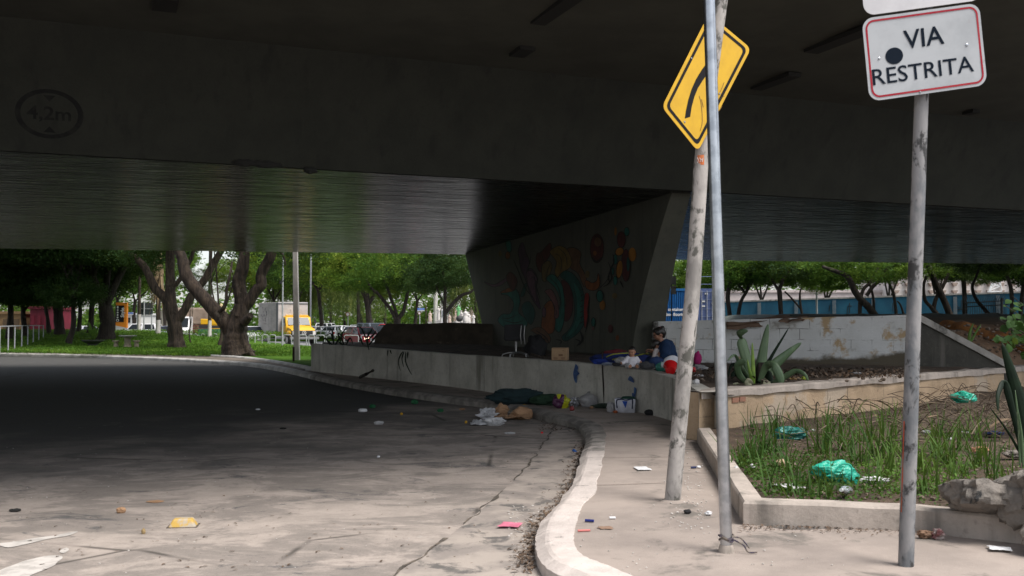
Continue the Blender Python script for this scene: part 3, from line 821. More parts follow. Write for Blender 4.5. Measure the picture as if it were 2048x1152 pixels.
def wall_seg(name, label, A, B, zt0, zt1, th, m_, z0=0.0, seg=24, rough=0.012, cat="wall", kind=None, parent=None):
    """straight wall: local x runs along it, its face looks to the right of A->B"""
    A, B = Vector(A), Vector(B); t = Vector((B.x - A.x, B.y - A.y, 0)); L = t.length; rz = math.atan2(t.y, t.x)
    mb = MB()
    def pf(s, h, back_):
        zt = lerp(zt0, zt1, s); p = Vector((L * s, th if back_ else 0, lerp(z0, zt, h)))
        k = noise.noise(p * 2.7 + Vector((A.x, A.y, 0)))
        return p + Vector((0, (-1 if not back_ else 1) * rough * k, rough * 1.2 * k * (1 if h == 1 else 0)))
    for i in range(seg):
        a, b_ = i / seg, (i + 1) / seg
        for j in range(6):
            mb.add([pf(a, j / 6, 0), pf(b_, j / 6, 0), pf(b_, (j + 1) / 6, 0), pf(a, (j + 1) / 6, 0)], [(0, 1, 2, 3)])
        mb.add([pf(a, 1, 0), pf(b_, 1, 0), pf(b_, 1, 1), pf(a, 1, 1)], [(0, 1, 2, 3)])
        mb.add([pf(a, 1, 1), pf(b_, 1, 1), pf(b_, 0, 1), pf(a, 0, 1)], [(0, 1, 2, 3)])
    for a in (0, 1):
        for j in range(6): mb.add([pf(a, j / 6, 0), pf(a, (j + 1) / 6, 0), Vector((pf(a, 1, 1).x, pf(a, 0, 1).y, pf(a, (j + 1) / 6, 0).z)), Vector((pf(a, 1, 1).x, pf(a, 0, 1).y, pf(a, j / 6, 0).z))], [(0, 1, 2, 3)])
    o = mb.build(name, m_, smooth=45)
    o.location = (A.x, A.y, 0); o.rotation_euler = (0, 0, rz)
    if label: tag(o, label, cat)
    if kind: o["kind"] = kind
    return o
M['tanblock'] = block_mat("tan_plastered_block", (0.50, 0.365, 0.24), (0.385, 0.28, 0.18), (0.10, 0.08, 0.06), 0.62, 0.24, 0.012, (0.24, 0.165, 0.10), (0.46, 0.37, 0.28), 1.0)
tanw = wall_seg("planter_wall", "cracked tan plastered block wall behind the weedy planter", TWA, TWB + twd * 6, 0.80, 0.80, 0.26, M['tanblock'], 0.15, 40, 0.025)
cpm = MB(); Lt = (TWB + twd * 6 - TWA).length
for i in range(70):
    f = lambda q, y, z: Vector((Lt * q / 70, y + .02 * noise.noise(Vector((q * .7, y * 9, 3))), z + .025 * noise.noise(Vector((q * .55, y * 3, z * 9)))))
    R0, R1 = ([f(q, -.035, .715), f(q, -.035, .80), f(q, .0, .825), f(q, .27, .82), f(q, .28, .7)] for q in (i, i + 1))
    for j in range(4): cpm.add([R0[j], R1[j], R1[j + 1], R0[j + 1]], [(0, 1, 2, 3)])
cpm.build("coping", M['lowkerb'], tanw, smooth=50)
# exposed red brick in the tan wall near its left end
eb = MB()
for k, (a, b_, w_) in enumerate([(1470, 800, 0.16), (1484, 798, 0.14)]):
    p = on_plane(a, b_, TWA, twn); eb.box(p + twn * 0.006, (w_, 0.02, 0.07), Matrix.Rotation(math.atan2(twd.y, twd.x), 3, 'Z'))
o = eb.build("exposed_brick", mat("red_brick", (0.36, 0.17, 0.11), (0.28, 0.15, 0.10), 12, rough=0.9, bump=0.5, bscale=40), None, smooth=0)
o.parent = tanw; o.matrix_parent_inverse = Matrix.Translation(tanw.location).inverted() if False else (Matrix.Translation(tanw.location) @ Matrix.Rotation(tanw.rotation_euler.z, 4, 'Z')).inverted()

M['whiteblock'] = block_mat("white_painted_block", (0.74, 0.74, 0.73), (0.64, 0.64, 0.62), (0.12, 0.115, 0.10), 0.42, 0.235, 0.010, (0.40, 0.38, 0.34), (0.50, 0.36, 0.21), 0.5, ((0.12, 0.10, 0.07), 0.52))
BWA, BWB = Vector((3.33, 22.75, 0)), Vector((8.42, 20.6, 0))
blockw = wall_seg("block_wall", "white painted concrete block wall with stained joints, behind the seated woman and the big-leaved plant", BWA, BWB, 1.78, 1.92, 0.2, M['whiteblock'], 0.6, 40, 0.01)
# broken plaster stub at the wall's left end
stub = MB()
for k in range(26):
    p = Vector((3.27 + 0.04 * noise.noise(Vector((k, 0, 0))), 22.70, lerp(0.85, 1.75, k / 25)))
    stub.ellip(p, (0.07 + 0.05 * abs(noise.noise(Vector((k * .7, 3, 0)))), 0.10, 0.05), 8, 6)
stub_o = stub.build("broken_edge", mat("grimy_mortar", (0.10, 0.095, 0.085), (0.35, 0.34, 0.32), 7, 0.45, 0.6, rough=0.95), None)
stub_o.parent = blockw; stub_o.matrix_parent_inverse = (Matrix.Translation(blockw.location) @ Matrix.Rotation(blockw.rotation_euler.z, 4, 'Z')).inverted()
# sloping wing wall with a plain cement coping
WGA, WGB = Vector((8.42, 20.6, 0)), Vector((10.45, 20.75, 0))
M['grimewall'] = concrete("mould_stained_render", (0.05, 0.047, 0.038), (0.03, 0.029, 0.023), (0.11, 0.10, 0.085), bump=0.5)
wing = wall_seg("wing_wall", "mould-blackened wing wall sloping down from the white block wall under a pale coping", WGA, WGB, 1.86, 0.78, 0.22, M['grimewall'], 0.5, 16, 0.015)
cp_ = MB()
L = (WGB - WGA).length
cp_.prism([(-0.03, -0.05, 1.80), (L, -0.05, 0.72), (L, -0.05, 0.86), (-0.03, -0.05, 1.945)], (0, 0.34, 0))
cp_.build("coping", M['kerb_dark'], wing, smooth=0)

# bank of dirt rising to the right behind these walls
FB = resample([Vector((3.5, 23.1, 0.6)), Vector((8.45, 20.95, 1.45)), Vector((8.9, 20.95, 1.55)), Vector((9.6, 21.0, 1.12)), Vector((10.4, 21.0, 0.74)), TWB + twd * 6 + Vector((0, .2, -0.06)), Vector((30, 34, 0.7))], 46)
BK = resample([Vector((2.5, 85, 0)), Vector((14, 85, 0)), Vector((24, 85, 0)), Vector((80, 85, 0))], 46)
bk = MB(); NV = 44
def bankpt(q, s):
    s2 = s ** 1.7; p = FB[q].lerp(BK[q], s2); d = (p - FB[q]).length
    z = lerp(FB[q].z, lerp(0.0, min(2.1, 1.25 + max(0, p.y - 20.5) * 0.045), sstep(8.3, 10.5, p.x)), sstep(0, 4.5, d))
    if 8.6 < p.x < 13 and p.y < 30: z += 0.22 * sstep(0.5, 2.0, d) * (1 - sstep(3, 7, d))
    return Vector((p.x, p.y, z + (0.10 * noise.noise(p * 0.9) + 0.05 * noise.noise(p * 2.9)) * min(1, d)))
for i in range(45):
    for j in range(NV):
        bk.add([bankpt(i, j / NV), bankpt(i + 1, j / NV), bankpt(i + 1, (j + 1) / NV), bankpt(i, (j + 1) / NV)], [(0, 1, 2, 3)])
struct(bk, "dirt_bank", M['dirt'], smooth=60)

# dark low barrier under the bridge behind the wall, reaching the pier
br_ = MB()
B0, B1 = at(772, 647, 35.5), at(985, 648, 35.5)
loop = [Vector((at(742, 690, 35.5).x, 35.5, 0.6)), Vector((at(752, 672, 35.5).x, 35.5, 1.28)), Vector((at(766, 655, 35.5).x, 35.5, 1.62)), Vector((B0.x, 35.5, B0.z)), Vector((lerp(B0.x, B1.x, .3), 35.5, B0.z - .02)), Vector((lerp(B0.x, B1.x, .55), 35.5, B0.z + .03)), Vector((B1.x, 35.5, B1.z)), Vector((B1.x, 35.5, 0.6))]
br_.prism(loop, (0.3, 1.2, 0))
o = br_.build("barrier_wall", mat("sooty_concrete", (0.11, 0.09, 0.07), (0.075, 0.062, 0.05), 2, 0.4, 0.6, (0.2, 0.16, 0.12), 1.4, 0.6, 0.7, rough=0.95, bump=0.5, bscale=12), smooth=30)
tag(o, "soot-dark concrete barrier with a sloped left end, between the low wall and the far street", "wall")

# ---- weedy planter in the right foreground
PK = [Vector((2.5, 13.5, 0)), Vector((1.84, 7.97, 0)), Vector((3.05, 7.73, 0)), Vector((3.73, 7.28, 0)), Vector((6.2, 6.2, 0)), Vector((12, 4.5, 0))]
kb = MB()
kp = [p for a, b_ in zip(PK[:-1], PK[1:]) for p in [a.lerp(b_, t / 14) for t in range(14)]] + [PK[-1]]
kin = offset([Vector((p.x, p.y, 0)) for p in PK], 0.17)
# inner edge mitred by hand
kin = [Vector((2.68, 13.5, 0)), Vector((2.03, 8.13, 0)), Vector((3.1, 7.90, 0)), Vector((3.8, 7.44, 0)), Vector((6.26, 6.36, 0)), Vector((12.05, 4.68, 0))]
ki = [p for a, b_ in zip(kin[:-1], kin[1:]) for p in [a.lerp(b_, t / 14) for t in range(14)]] + [kin[-1]]
for i in range(len(kp) - 1):
    def col_(q):
        p, r = kp[q], ki[q]; k = 0.012 * noise.noise(p * 4); zt = 0.335 + 0.008 * noise.noise(p * 3)
        o_ = (r - p).normalized()
        return [Vector((p.x, p.y, 0.1)) - o_ * (0.005 + k), Vector((p.x, p.y, zt - 0.02)) + o_ * k, Vector((p.x, p.y, zt)) + o_ * (0.02 + k), Vector((r.x, r.y, zt)) - o_ * 0.01, Vector((r.x, r.y, 0.1))]
    A_, B_ = col_(i), col_(i + 1)
    for j in range(4): kb.add([A_[j], B_[j], B_[j + 1], A_[j + 1]], [(0, 1, 2, 3)])
tag(kb.build("planter_kerb", M['lowkerb'], smooth=50), "low rendered kerb framing the weedy planter beside the pavement", "kerb")
pl = MB()
pf_ = resample(kin[1:], 30); pb_ = resample([TWA + Vector((0.15, 0, 0)), TWB + twd * 6], 30)
def planter_pt(q, s):
    p = pf_[q].lerp(pb_[q], s); return Vector((p.x, p.y, 0.29 + 0.10 * sstep(6, 10, p.x) * s + 0.05 * noise.noise(p * 1.3) * s + 0.022 * noise.noise(p * 6)))
for i in range(29):
    for j in range(40):
        pl.add([planter_pt(i, j / 40), planter_pt(i + 1, j / 40), planter_pt(i + 1, (j + 1) / 40), planter_pt(i, (j + 1) / 40)], [(0, 1, 2, 3)])
pl.add([Vector((2.0, 8.1, 0.285)), Vector((2.15, 8.1, 0.29)), Vector((2.85, 13.6, 0.29)), Vector((2.6, 13.6, 0.285))], [(0, 1, 2, 3)])
struct(pl, "planter_soil", M['soil'], smooth=60)
def in_planter(x, y):
    if y < 7.4 or x < 1.9: return False
    s = (y - 8.1) / 5.4
    if x < lerp(2.05, 2.7, s): return False
    v = Vector((x, y, 0)) - Vector((TWA.x, TWA.y, 0))
    if v.dot(twn) < 0.08: return False
    if x < 3.1: return y > lerp(8.15, 7.92, (x - 2.05) / 1.05)
    if x < 3.8: return y > lerp(7.92, 7.46, (x - 3.1) / 0.7)
    return y > lerp(7.46, 6.38, (x - 3.8) / 2.46)

# ================================================================== SIGN POSTS
def pole_pts(L, Y): return [at(a, b_, Y) for a, b_ in L]
M['galv'] = mat("galvanised_steel", (0.50, 0.52, 0.55), (0.36, 0.38, 0.41), 9, rough=0.3, metal=1.0, bump=0.06, bscale=40)
M['oldpaint'] = mat("peeling_white_post", (0.43, 0.40, 0.375), (0.25, 0.235, 0.22), 5, 0.4, 0.62, (0.10, 0.097, 0.085), 8, 0.50, 0.60, rough=0.85, bump=0.5, bscale=30, stretch=(1, 1, 0.55))
M['greypost'] = mat("scraped_grey_post", (0.25, 0.245, 0.245), (0.13, 0.138, 0.148), 5, 0.42, 0.58, (0.035, 0.035, 0.035), 9, 0.52, 0.60, rough=0.75, bump=0.3, bscale=30, stretch=(1, 1, 0.5))
def sign_thing(name, label, base): return thing(name, label, "sign" if "sign" in name else "pole", base)

# (1) the bright galvanised pole
b0 = gnd(1453, 1103, KZ)
sp_ = thing("steel_pole", "tall shiny galvanised steel pole nearest the kerb, crossing in front of the yellow sign", "pole", b0)
top = at(1418, 0, b0.y); d_ = (top - b0); pts = [b0 + d_ * t for t in (-0.02, 0.25, 0.5, 0.75, 1.0, 1.45)]
MB().tube(pts, 0.0425, 20).build("shaft", M['galv'], sp_, b0)
MB().lathe(b0 - Vector((0, 0, 0.02)), [(0.060, 0.0), (0.052, 0.055), (0.046, 0.07)], 18).build("mortar_footing", M['lowkerb'], sp_, b0)
wr = MB()
c0 = b0 + d_.normalized() * 0.085
for k, rr in enumerate((0.048, 0.052)):
    wr.tube([c0 + Vector((math.cos(t) * rr, math.sin(t) * rr, 0.012 * math.sin(2 * t + k) + 0.02 * k)) for t in [i * math.pi / 9 for i in range(19)]], 0.006, 6)
wr.tube(spline([c0 + Vector((0.05, -0.02, 0)), c0 + Vector((0.11, -0.05, -0.03)), c0 + Vector((0.14, -0.06, -0.075)), c0 + Vector((0.2, -0.07, -0.075))], 5), 0.006, 6)
wr.tube(spline([c0 + Vector((0.05, -0.02, 0.02)), c0 + Vector((0.10, -0.02, 0.01)), c0 + Vector((0.16, -0.01, -0.06))], 5), 0.005, 6)
wr.build("tied_cord", mat("dark_cord", (0.05, 0.04, 0.07), (0.18, 0.15, 0.12), 20, rough=0.9), sp_, b0)

# (2) leaning white post with the yellow curve sign
b1 = gnd(1345, 1002, KZ); Y1 = b1.y
ys = thing("curve_sign", "yellow right-curve warning sign hung crooked on a leaning peeling white post", "sign", b1)
P = [at(a, b_, Y1) for a, b_ in [(1344, 1012), (1345, 1002), (1354, 900), (1368, 750), (1384, 600), (1394, 450), (1402, 330), (1410, 255), (1422, 150), (1442, 0), (1456, -110)]]
MB().tube(P, [0.072, 0.072, 0.072, 0.071, 0.07, 0.069, 0.067, 0.064, 0.063, 0.062, 0.06], 20).build("post", M['oldpaint'], ys, b1)
mg = MB(); mg.lathe(b1 - Vector((0, 0, 0.012)), [(0.13, 0), (0.10, 0.018), (0.075, 0.028)], 16); mg.build("mortar_footing", M['sidewalk'], ys, b1)
KF = 0.774; YS = Y1 - 0.10; sc = YS / F
sx_ = Vector((KF, math.sqrt(1 - KF * KF), 0)); sz_ = Vector((0, 0, 1)); sn = Vector((sx_.y, -sx_.x, 0)).normalized()
if sn.y > 0: sn = -sn
SC0 = at(1415, 163, YS)
def sgn(px, py, lift=0.0): return on_plane(px, py, SC0, sn) + sn * lift
corners = [(1418, 27), (1502, 97), (1396, 303), (1324, 214)]
def rounded(C, r, n=6):
    out = []; N_ = len(C)
    for i in range(N_):
        p = Vector((*C[i], 0)); a = Vector((*C[i - 1], 0)); c = Vector((*C[(i + 1) % N_], 0))
        u, v = (a - p), (c - p); q0 = p + u.normalized() * r; q1 = p + v.normalized() * r
        for k in range(n + 1):
            t = k / n; out.append(q0.lerp(p, t).lerp(p.lerp(q1, t), t))
    return [(q.x, q.y) for q in out]
def inset(C, k):
    c = Vector((sum(a for a, _ in C) / len(C), sum(b_ for _, b_ in C) / len(C), 0)); N_ = len(C); out = []
    for i in range(N_):
        p = Vector((*C[i], 0)); a = (Vector((*C[i - 1], 0)) - p).normalized(); b2 = (Vector((*C[(i + 1) % N_], 0)) - p).normalized()
        s_ = abs(a.cross(b2).z); q = p + (a + b2) * (k / s_); out.append((q.x, q.y))
    return out
M['yellow'] = mat("yellow_sign_paint", (0.62, 0.36, 0.006), (0.56, 0.32, 0.006), 5, rough=0.5)
M['black'] = mat("black_sign_paint", (0.018, 0.018, 0.02), rough=0.8, spec=0.08)
pb = MB(); lp = rounded(corners, 13)
pb.prism([sgn(a, b_, 0) for a, b_ in lp], -sn * 0.003)
panel = pb.build("panel", [M['yellow']], ys, b1, smooth=0)
bd = MB(); A_ = rounded(inset(corners, 6), 11); B_ = rounded(inset(corners, 11.5), 9)
for i in range(len(A_)):
    j = (i + 1) % len(A_); bd.add([sgn(*A_[i], 0.002), sgn(*A_[j], 0.002), sgn(*B_[j], 0.002), sgn(*B_[i], 0.002)], [(0, 1, 2, 3)])
bd.build("border", M['black'], panel, smooth=0, origin=b1)
def cpx(L_): return [(1280 + a / 2.215, b_ / 2.215) for a, b_ in L_]
outer_e = cpx([(198, 525), (204, 485), (214, 440), (228, 395), (248, 350), (275, 306), (305, 268), (328, 244)])
inner_e = cpx([(222, 517), (228, 475), (240, 430), (255, 392), (278, 355), (305, 318), (330, 290), (344, 272)])
ar = MB()
for i in range(len(outer_e) - 1):
    ar.add([sgn(*outer_e[i], 0.0022), sgn(*outer_e[i + 1], 0.0022), sgn(*inner_e[i + 1], 0.0022), sgn(*inner_e[i], 0.0022)], [(0, 1, 2, 3)])
ar.poly([sgn(*q, 0.0022) for q in cpx([(328, 244), (363, 190), (344, 272)])])
ar.build("arrow", M['black'], panel, smooth=0, origin=b1)
for L_ in ([(262, 425), (272, 470), (275, 540), (266, 580)], [(345, 420), (358, 400), (372, 365)], [(338, 450), (360, 432), (376, 425)], [(272, 440), (280, 475)], [(350, 490), (362, 470)]):
    Q = spline([Vector((*q, 0)) for q in cpx(L_)], 4); sc_m = MB()
    for u, v in zip(Q[:-1], Q[1:]): sc_m.add([sgn(u.x - .8, u.y, 0.002), sgn(v.x - .5, v.y, 0.002), sgn(v.x + .7, v.y, 0.002), sgn(u.x + .8, u.y, 0.002)], [(0, 1, 2, 3)])
    sc_m.build("scratch_mark", bpy.data.materials.get("scuffed_brown") or mat("scuffed_brown", (0.22, 0.12, 0.02), rough=0.8), panel, smooth=0, origin=b1)
for (a, b_) in [(362, 166), (228, 258), (197, 540), (352, 415)]:
    q = cpx([(a, b_)])[0]; mb = MB(); mb.lathe(sgn(*q, 0.0), [(0.010, 0), (0.009, 0.004), (0.004, 0.006)], 10, rot=sn.to_track_quat('Z', 'Y').to_matrix()); mb.build("rivet", M['galv'], panel, b1)
# orange sticker with white scribble on the post
def on_post(px, py, r): 
    c = at(px, py, Y1); return c
stk = MB(); cN = 8
cx0 = at(1404, 322, Y1)
for i in range(cN):
    th0, th1 = (-math.pi / 2 - 0.55 + 0.9 * (i + k) / cN - 0.2 for k in (0, 1))
    for j in range(2):
        f = lambda th, z: Vector((cx0.x + 0.0685 * math.cos(th) - 0.004, cx0.y + 0.0685 * math.sin(th), cx0.z + z))
        stk.add([f(th0, -0.045), f(th1, -0.045), f(th1, 0.045), f(th0, 0.045)], [(0, 1, 2, 3)], 0)
        break
for pts_ in ([(-0.03, 0.025), (-0.02, -0.005), (-0.03, -0.025)], [(-0.012, 0.02), (0.0, 0.0), (-0.01, -0.02)], [(0.004, 0.0), (0.016, 0.015), (0.01, -0.02)]):
    stk.tube([Vector((cx0.x - 0.022 + x_, cx0.y - math.sqrt(0.0715 ** 2 - (x_ - 0.022) ** 2) - 0.001, cx0.z + z_)) for x_, z_ in pts_], 0.003, 5, 1)
stk.build("sticker", [mat("orange_sticker", (0.7, 0.17, 0.04), (0.6, 0.2, 0.08), 20, rough=0.6), mat("sticker_white", (0.7, 0.68, 0.65), rough=0.6)], ys, b1, smooth=0)

# (3) scraped post with the VIA RESTRITA board and a second white board over it
b2 = gnd(1812, 1130, KZ); Y2 = b2.y
vs_ = thing("restricted_road_sign", "white VIA RESTRITA board with red border on a scraped grey post by the planter", "sign", b2)
P = [at(a, b_, Y2) for a, b_ in [(1811, 1140), (1812, 1130), (1819, 900), (1827, 640), (1836, 400), (1843, 195), (1849, 60), (1856, -120)]]
MB().tube(P, [0.05, 0.05, 0.049, 0.047, 0.046, 0.045, 0.045, 0.045], 20).build("post", M['greypost'], vs_, b2)
YB = Y2 - 0.085; tilt = R(8.6); bc = at(1849, 104, YB); k_ = YB / F
bx, bz = Vector((math.cos(tilt), 0.05, math.sin(tilt))), Vector((-0.075, 0, 1.0)); bz.normalize(); bx.normalize(); bn = bx.cross(bz).normalized()
if bn.y > 0: bn = -bn
BWd, BHt = 246 * k_, 169 * k_
def bpt(x, z, lift=0.0):
    dent = 0.004 * math.sin(x * 9 + 1) * max(0, z + 0.1) + (0.006 if z < 0.02 else 0.0) * (0.02 - z) * 4
    return bc + bx * x + bz * z + bn * (lift + dent)
def rr_loop(w_, h_, r, n=7):
    out = []
    for cx_, cz_, a0 in ((w_ / 2 - r, h_ / 2 - r, 0), (-w_ / 2 + r, h_ / 2 - r, 90), (-w_ / 2 + r, -h_ / 2 + r, 180), (w_ / 2 - r, -h_ / 2 + r, 270)):
        for i in range(n + 1): a = R(a0 + 90 * i / n); out.append((cx_ + r * math.cos(a), cz_ + r * math.sin(a)))
    return out
M['signwhite'] = mat("white_sign_sheet", (0.40, 0.415, 0.43), (0.34, 0.355, 0.37), 4, 0.4, 0.65, (0.32, 0.31, 0.31), 6, 0.64, 0.75, rough=0.6, spec=0.25)
M['signred'] = mat("red_sign_paint", (0.30, 0.014, 0.028), (0.34, 0.03, 0.04), 4, rough=0.7, spec=0.15)
M['navy'] = mat("navy_lettering", (0.008, 0.013, 0.022), rough=0.8, spec=0.06)
def board(loop, thick, pt):
    mb = MB(); N_ = len(loop); c = (0, 0)
    K = 8
    rings = [[pt(x * (1 - k / K), z * (1 - k / K)) for x, z in loop] for k in range(K)]
    for k in range(K - 1):
        for i in range(N_): mb.add([rings[k][i], rings[k][(i + 1) % N_], rings[k + 1][(i + 1) % N_], rings[k + 1][i]], [(0, 1, 2, 3)])
    for i in range(N_): mb.add([rings[K - 1][i], rings[K - 1][(i + 1) % N_], pt(0, 0)], [(0, 1, 2)])
    bk_ = [pt(x, z, -thick) for x, z in loop]
    for i in range(N_): mb.add([rings[0][i], rings[0][(i + 1) % N_], bk_[(i + 1) % N_], bk_[i]], [(0, 1, 2, 3)])
    mb.poly(list(reversed(bk_))); return mb
brd = board(rr_loop(BWd, BHt, 0.075), 0.003, bpt).build("board", M['signwhite'], vs_, b2, smooth=30)
A_, B_ = rr_loop(BWd - 0.036, BHt - 0.036, 0.060), rr_loop(BWd - 0.062, BHt - 0.062, 0.047)
bd = MB()
for i in range(len(A_)):
    j = (i + 1) % len(A_)
    for s0 in range(4):
        L0 = lambda q, t: (lerp(A_[i][q], A_[j][q], t), lerp(B_[i][q], B_[j][q], t))
        t0, t1 = s0 / 4, (s0 + 1) / 4
        bd.add([bpt(L0(0, t0)[0], L0(1, t0)[0], 0.0025), bpt(L0(0, t1)[0], L0(1, t1)[0], 0.0025), bpt(L0(0, t1)[1], L0(1, t1)[1], 0.0025), bpt(L0(0, t0)[1], L0(1, t0)[1], 0.0025)], [(0, 1, 2, 3)])
bd.build("red_border", M['signred'], brd, b2, smooth=0)
tx = MB()
v_, f_ = text_mesh("VIA", 0.172, bold=0.0)
def fit(v_, wid, hgt):
    x0, x1 = min(a for a, _ in v_), max(a for a, _ in v_); y0, y1 = min(b_ for _, b_ in v_), max(b_ for _, b_ in v_)
    return [((a - (x0 + x1) / 2) * wid / (x1 - x0), (b_ - (y0 + y1) / 2) * hgt / (y1 - y0)) for a, b_ in v_]
def local_of(px, py):
    q = on_plane(px, py, bc, bn) - bc; return q.dot(bx) - 0, q.dot(bz - bx * bz.dot(bx)) / (1 - bz.dot(bx) ** 2)
def put_text(body, px, py, wid, hgt, bold):
    v_, f_ = text_mesh(body, 0.17, bold=bold); v_ = fit(v_, wid * k_, hgt * k_)
    x0, z0 = local_of(px, py)
    tx.add([bpt(x0 + a, z0 + b_, 0.003) for a, b_ in v_], f_)
put_text("VIA", 1845, 75, 84, 38, 0.002); tx.build("lettering", M['navy'], brd, b2, smooth=0); tx = MB()
put_text("RESTRITA", 1848, 141, 211, 33, 0.001); tx.build("lettering", M['navy'], brd, b2, smooth=0)
x0, z0 = local_of(1788, 112)
MB().poly([bpt(x0 + 0.0605 * math.cos(t), z0 + 0.056 * math.sin(t), 0.0035) for t in [i * 2 * math.pi / 32 for i in range(32)]]).build("dark_disc", M['navy'], brd, b2, smooth=0)
for (a, b_, r_) in [(1758, 117, 0.008), (1933, 90, 0.011), (1845, 184, 0.006)]:
    x0, z0 = local_of(a, b_); MB().lathe(bpt(x0, z0), [(r_, 0), (r_ * .9, 0.006), (r_ * .3, 0.009)], 12, rot=bn.to_track_quat('Z', 'Y').to_matrix()).build("rivet", M['galv'], brd, b2)
bc2 = bc + bz * (BHt + 0.018) + bx * 0.02 - bn * 0.004
def bpt2(x, z, lift=0.0): return bc2 + bx * x + bz * z + bn * lift
board(rr_loop(BWd + 0.0, BHt, 0.075), 0.003, bpt2).build("upper_board", mat("plain_white_sheet", (0.56, 0.55, 0.56), (0.5, 0.49, 0.5), 4, rough=0.45), vs_, b2, smooth=30)
for z in (-0.10, 0.10): cl = MB(); cl.box(bc + bz * z - bn * 0.05 + Vector((0, .01, 0)), (0.14, 0.07, 0.03)); cl.build("clamp", M['galv'], vs_, b2, smooth=0)
# red smear down the post's left side
rs = MB()
for t0 in range(12):
    za, zb = lerp(0.35, 0.95, t0 / 12), lerp(0.35, 0.95, (t0 + 1) / 12)
    f = lambda z, th: b2 + (P[3] - b2) * ((z) / (P[3].z - b2.z)) + Vector((0.0512 * math.cos(th), 0.0512 * math.sin(th), 0))
    th = -math.pi * 0.90; ww = 0.10 * (1 + 0.8 * noise.noise(Vector((t0 * .8, 0, 0))))
    rs.add([f(za, th - ww), f(zb, th - ww), f(zb, th + ww), f(za, th + ww)], [(0, 1, 2, 3)])
rs.build("red_smear", mat("red_smear_paint", (0.5, 0.08, 0.03), (0.3, 0.1, 0.05), 12, rough=0.8), vs_, b2, smooth=0)
# ================================================================== VEGETATION
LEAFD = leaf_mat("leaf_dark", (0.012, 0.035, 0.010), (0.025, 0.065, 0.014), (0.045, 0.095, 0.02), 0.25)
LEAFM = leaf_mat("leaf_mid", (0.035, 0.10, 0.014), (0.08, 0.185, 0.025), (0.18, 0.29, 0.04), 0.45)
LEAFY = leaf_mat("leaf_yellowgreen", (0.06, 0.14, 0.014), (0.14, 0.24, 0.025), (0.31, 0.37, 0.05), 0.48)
LEAFW = leaf_mat("leaf_willow", (0.06, 0.10, 0.025), (0.09, 0.14, 0.035), (0.16, 0.19, 0.05), 0.35)
FROND = mat("dead_frond", (0.30, 0.22, 0.13), (0.20, 0.14, 0.08), 4, rough=0.95, stretch=(3, 3, 0.5))
def bark_mat(name, c1, c2, c3):
    m, nt, P = newmat(name); b = NB(nt)
    co = b.coord('Object', (3.2, 3.2, 0.55)); c0 = b.coord('Object')
    v = b.noise(co, 2.4, 8, 0.7, 0.4)
    col = b.mix(b.ramp(v, 0.36, 0.64), c1, c2)
    col = b.mix(b.ramp(b.noise(c0, 1.6, 7, 0.7), 0.56, 0.7), col, c3)
    b.put(P.inputs["Base Color"], col); P.inputs["Roughness"].default_value = 0.95
    n1 = b.bump(v, 1.0, 0.12)
    b.put(P.inputs["Normal"], b.bump(b.noise(co, 9, 6, 0.7), 0.7, 0.03, n1))
    return m
M['bark'] = bark_mat("furrowed_bark", (0.022, 0.016, 0.012), (0.085, 0.06, 0.043), (0.13, 0.105, 0.08))
M['bark2'] = bark_mat("dark_bark", (0.018, 0.014, 0.011), (0.052, 0.04, 0.031), (0.08, 0.066, 0.052))
M['limewash'] = mat("limewashed_bark", (0.62, 0.58, 0.56), (0.48, 0.45, 0.42), 3, rough=0.95, bump=0.4, bscale=14)

def leaf_mesh(name, C, size, seed, m_, elong=2.0, hang=0.0, up=0.5):
    """C: (N,3) leaf positions; every leaf a folded diamond of its own"""
    r = np.random.RandomState(seed); N_ = len(C)
    d = r.normal(size=(N_, 3)); d[:, 2] = d[:, 2] * 0.6 - hang; d /= np.linalg.norm(d, axis=1)[:, None]
    nrm = r.normal(size=(N_, 3)); nrm[:, 2] += up; nrm -= (nrm * d).sum(1)[:, None] * d; nrm /= np.linalg.norm(nrm, axis=1)[:, None] + 1e-9
    s_ = np.cross(d, nrm); L_ = size * r.uniform(0.6, 1.3, N_)[:, None]; W_ = L_ / elong
    V = np.empty((N_, 4, 3)); V[:, 0] = C - d * L_ * .5; V[:, 1] = C + s_ * W_ * .5 + nrm * W_ * .12; V[:, 2] = C + d * L_ * .5; V[:, 3] = C - s_ * W_ * .5 + nrm * W_ * .12
    me = bpy.data.meshes.new(name); me.vertices.add(4 * N_); me.loops.add(4 * N_); me.polygons.add(N_)
    me.vertices.foreach_set("co", V.reshape(-1)); me.loops.foreach_set("vertex_index", np.arange(4 * N_, dtype=np.int32))
    me.polygons.foreach_set("loop_start", np.arange(0, 4 * N_, 4, dtype=np.int32))
    me.materials.append(m_); me.update(calc_edges=True)
    return me
def crown_pts(seed, rx, ry, rz, nclump, per, cr, flat=0.55, hollow=0.35):
    r = np.random.RandomState(seed); out = []
    for _ in range(nclump):
        d = r.normal(size=3); d /= np.linalg.norm(d); k = r.uniform(hollow, 1.0) ** 0.6
        c = d * np.array([rx, ry, rz]) * k
        if c[2] < -rz * .75: c[2] *= .8
        n_ = int(per * r.uniform(0.5, 1.4)); p = r.normal(size=(n_, 3)) * cr * r.uniform(0.6, 1.25); p[:, 2] *= flat
        out.append(p + c)
    return np.concatenate(out)
_cm = {}
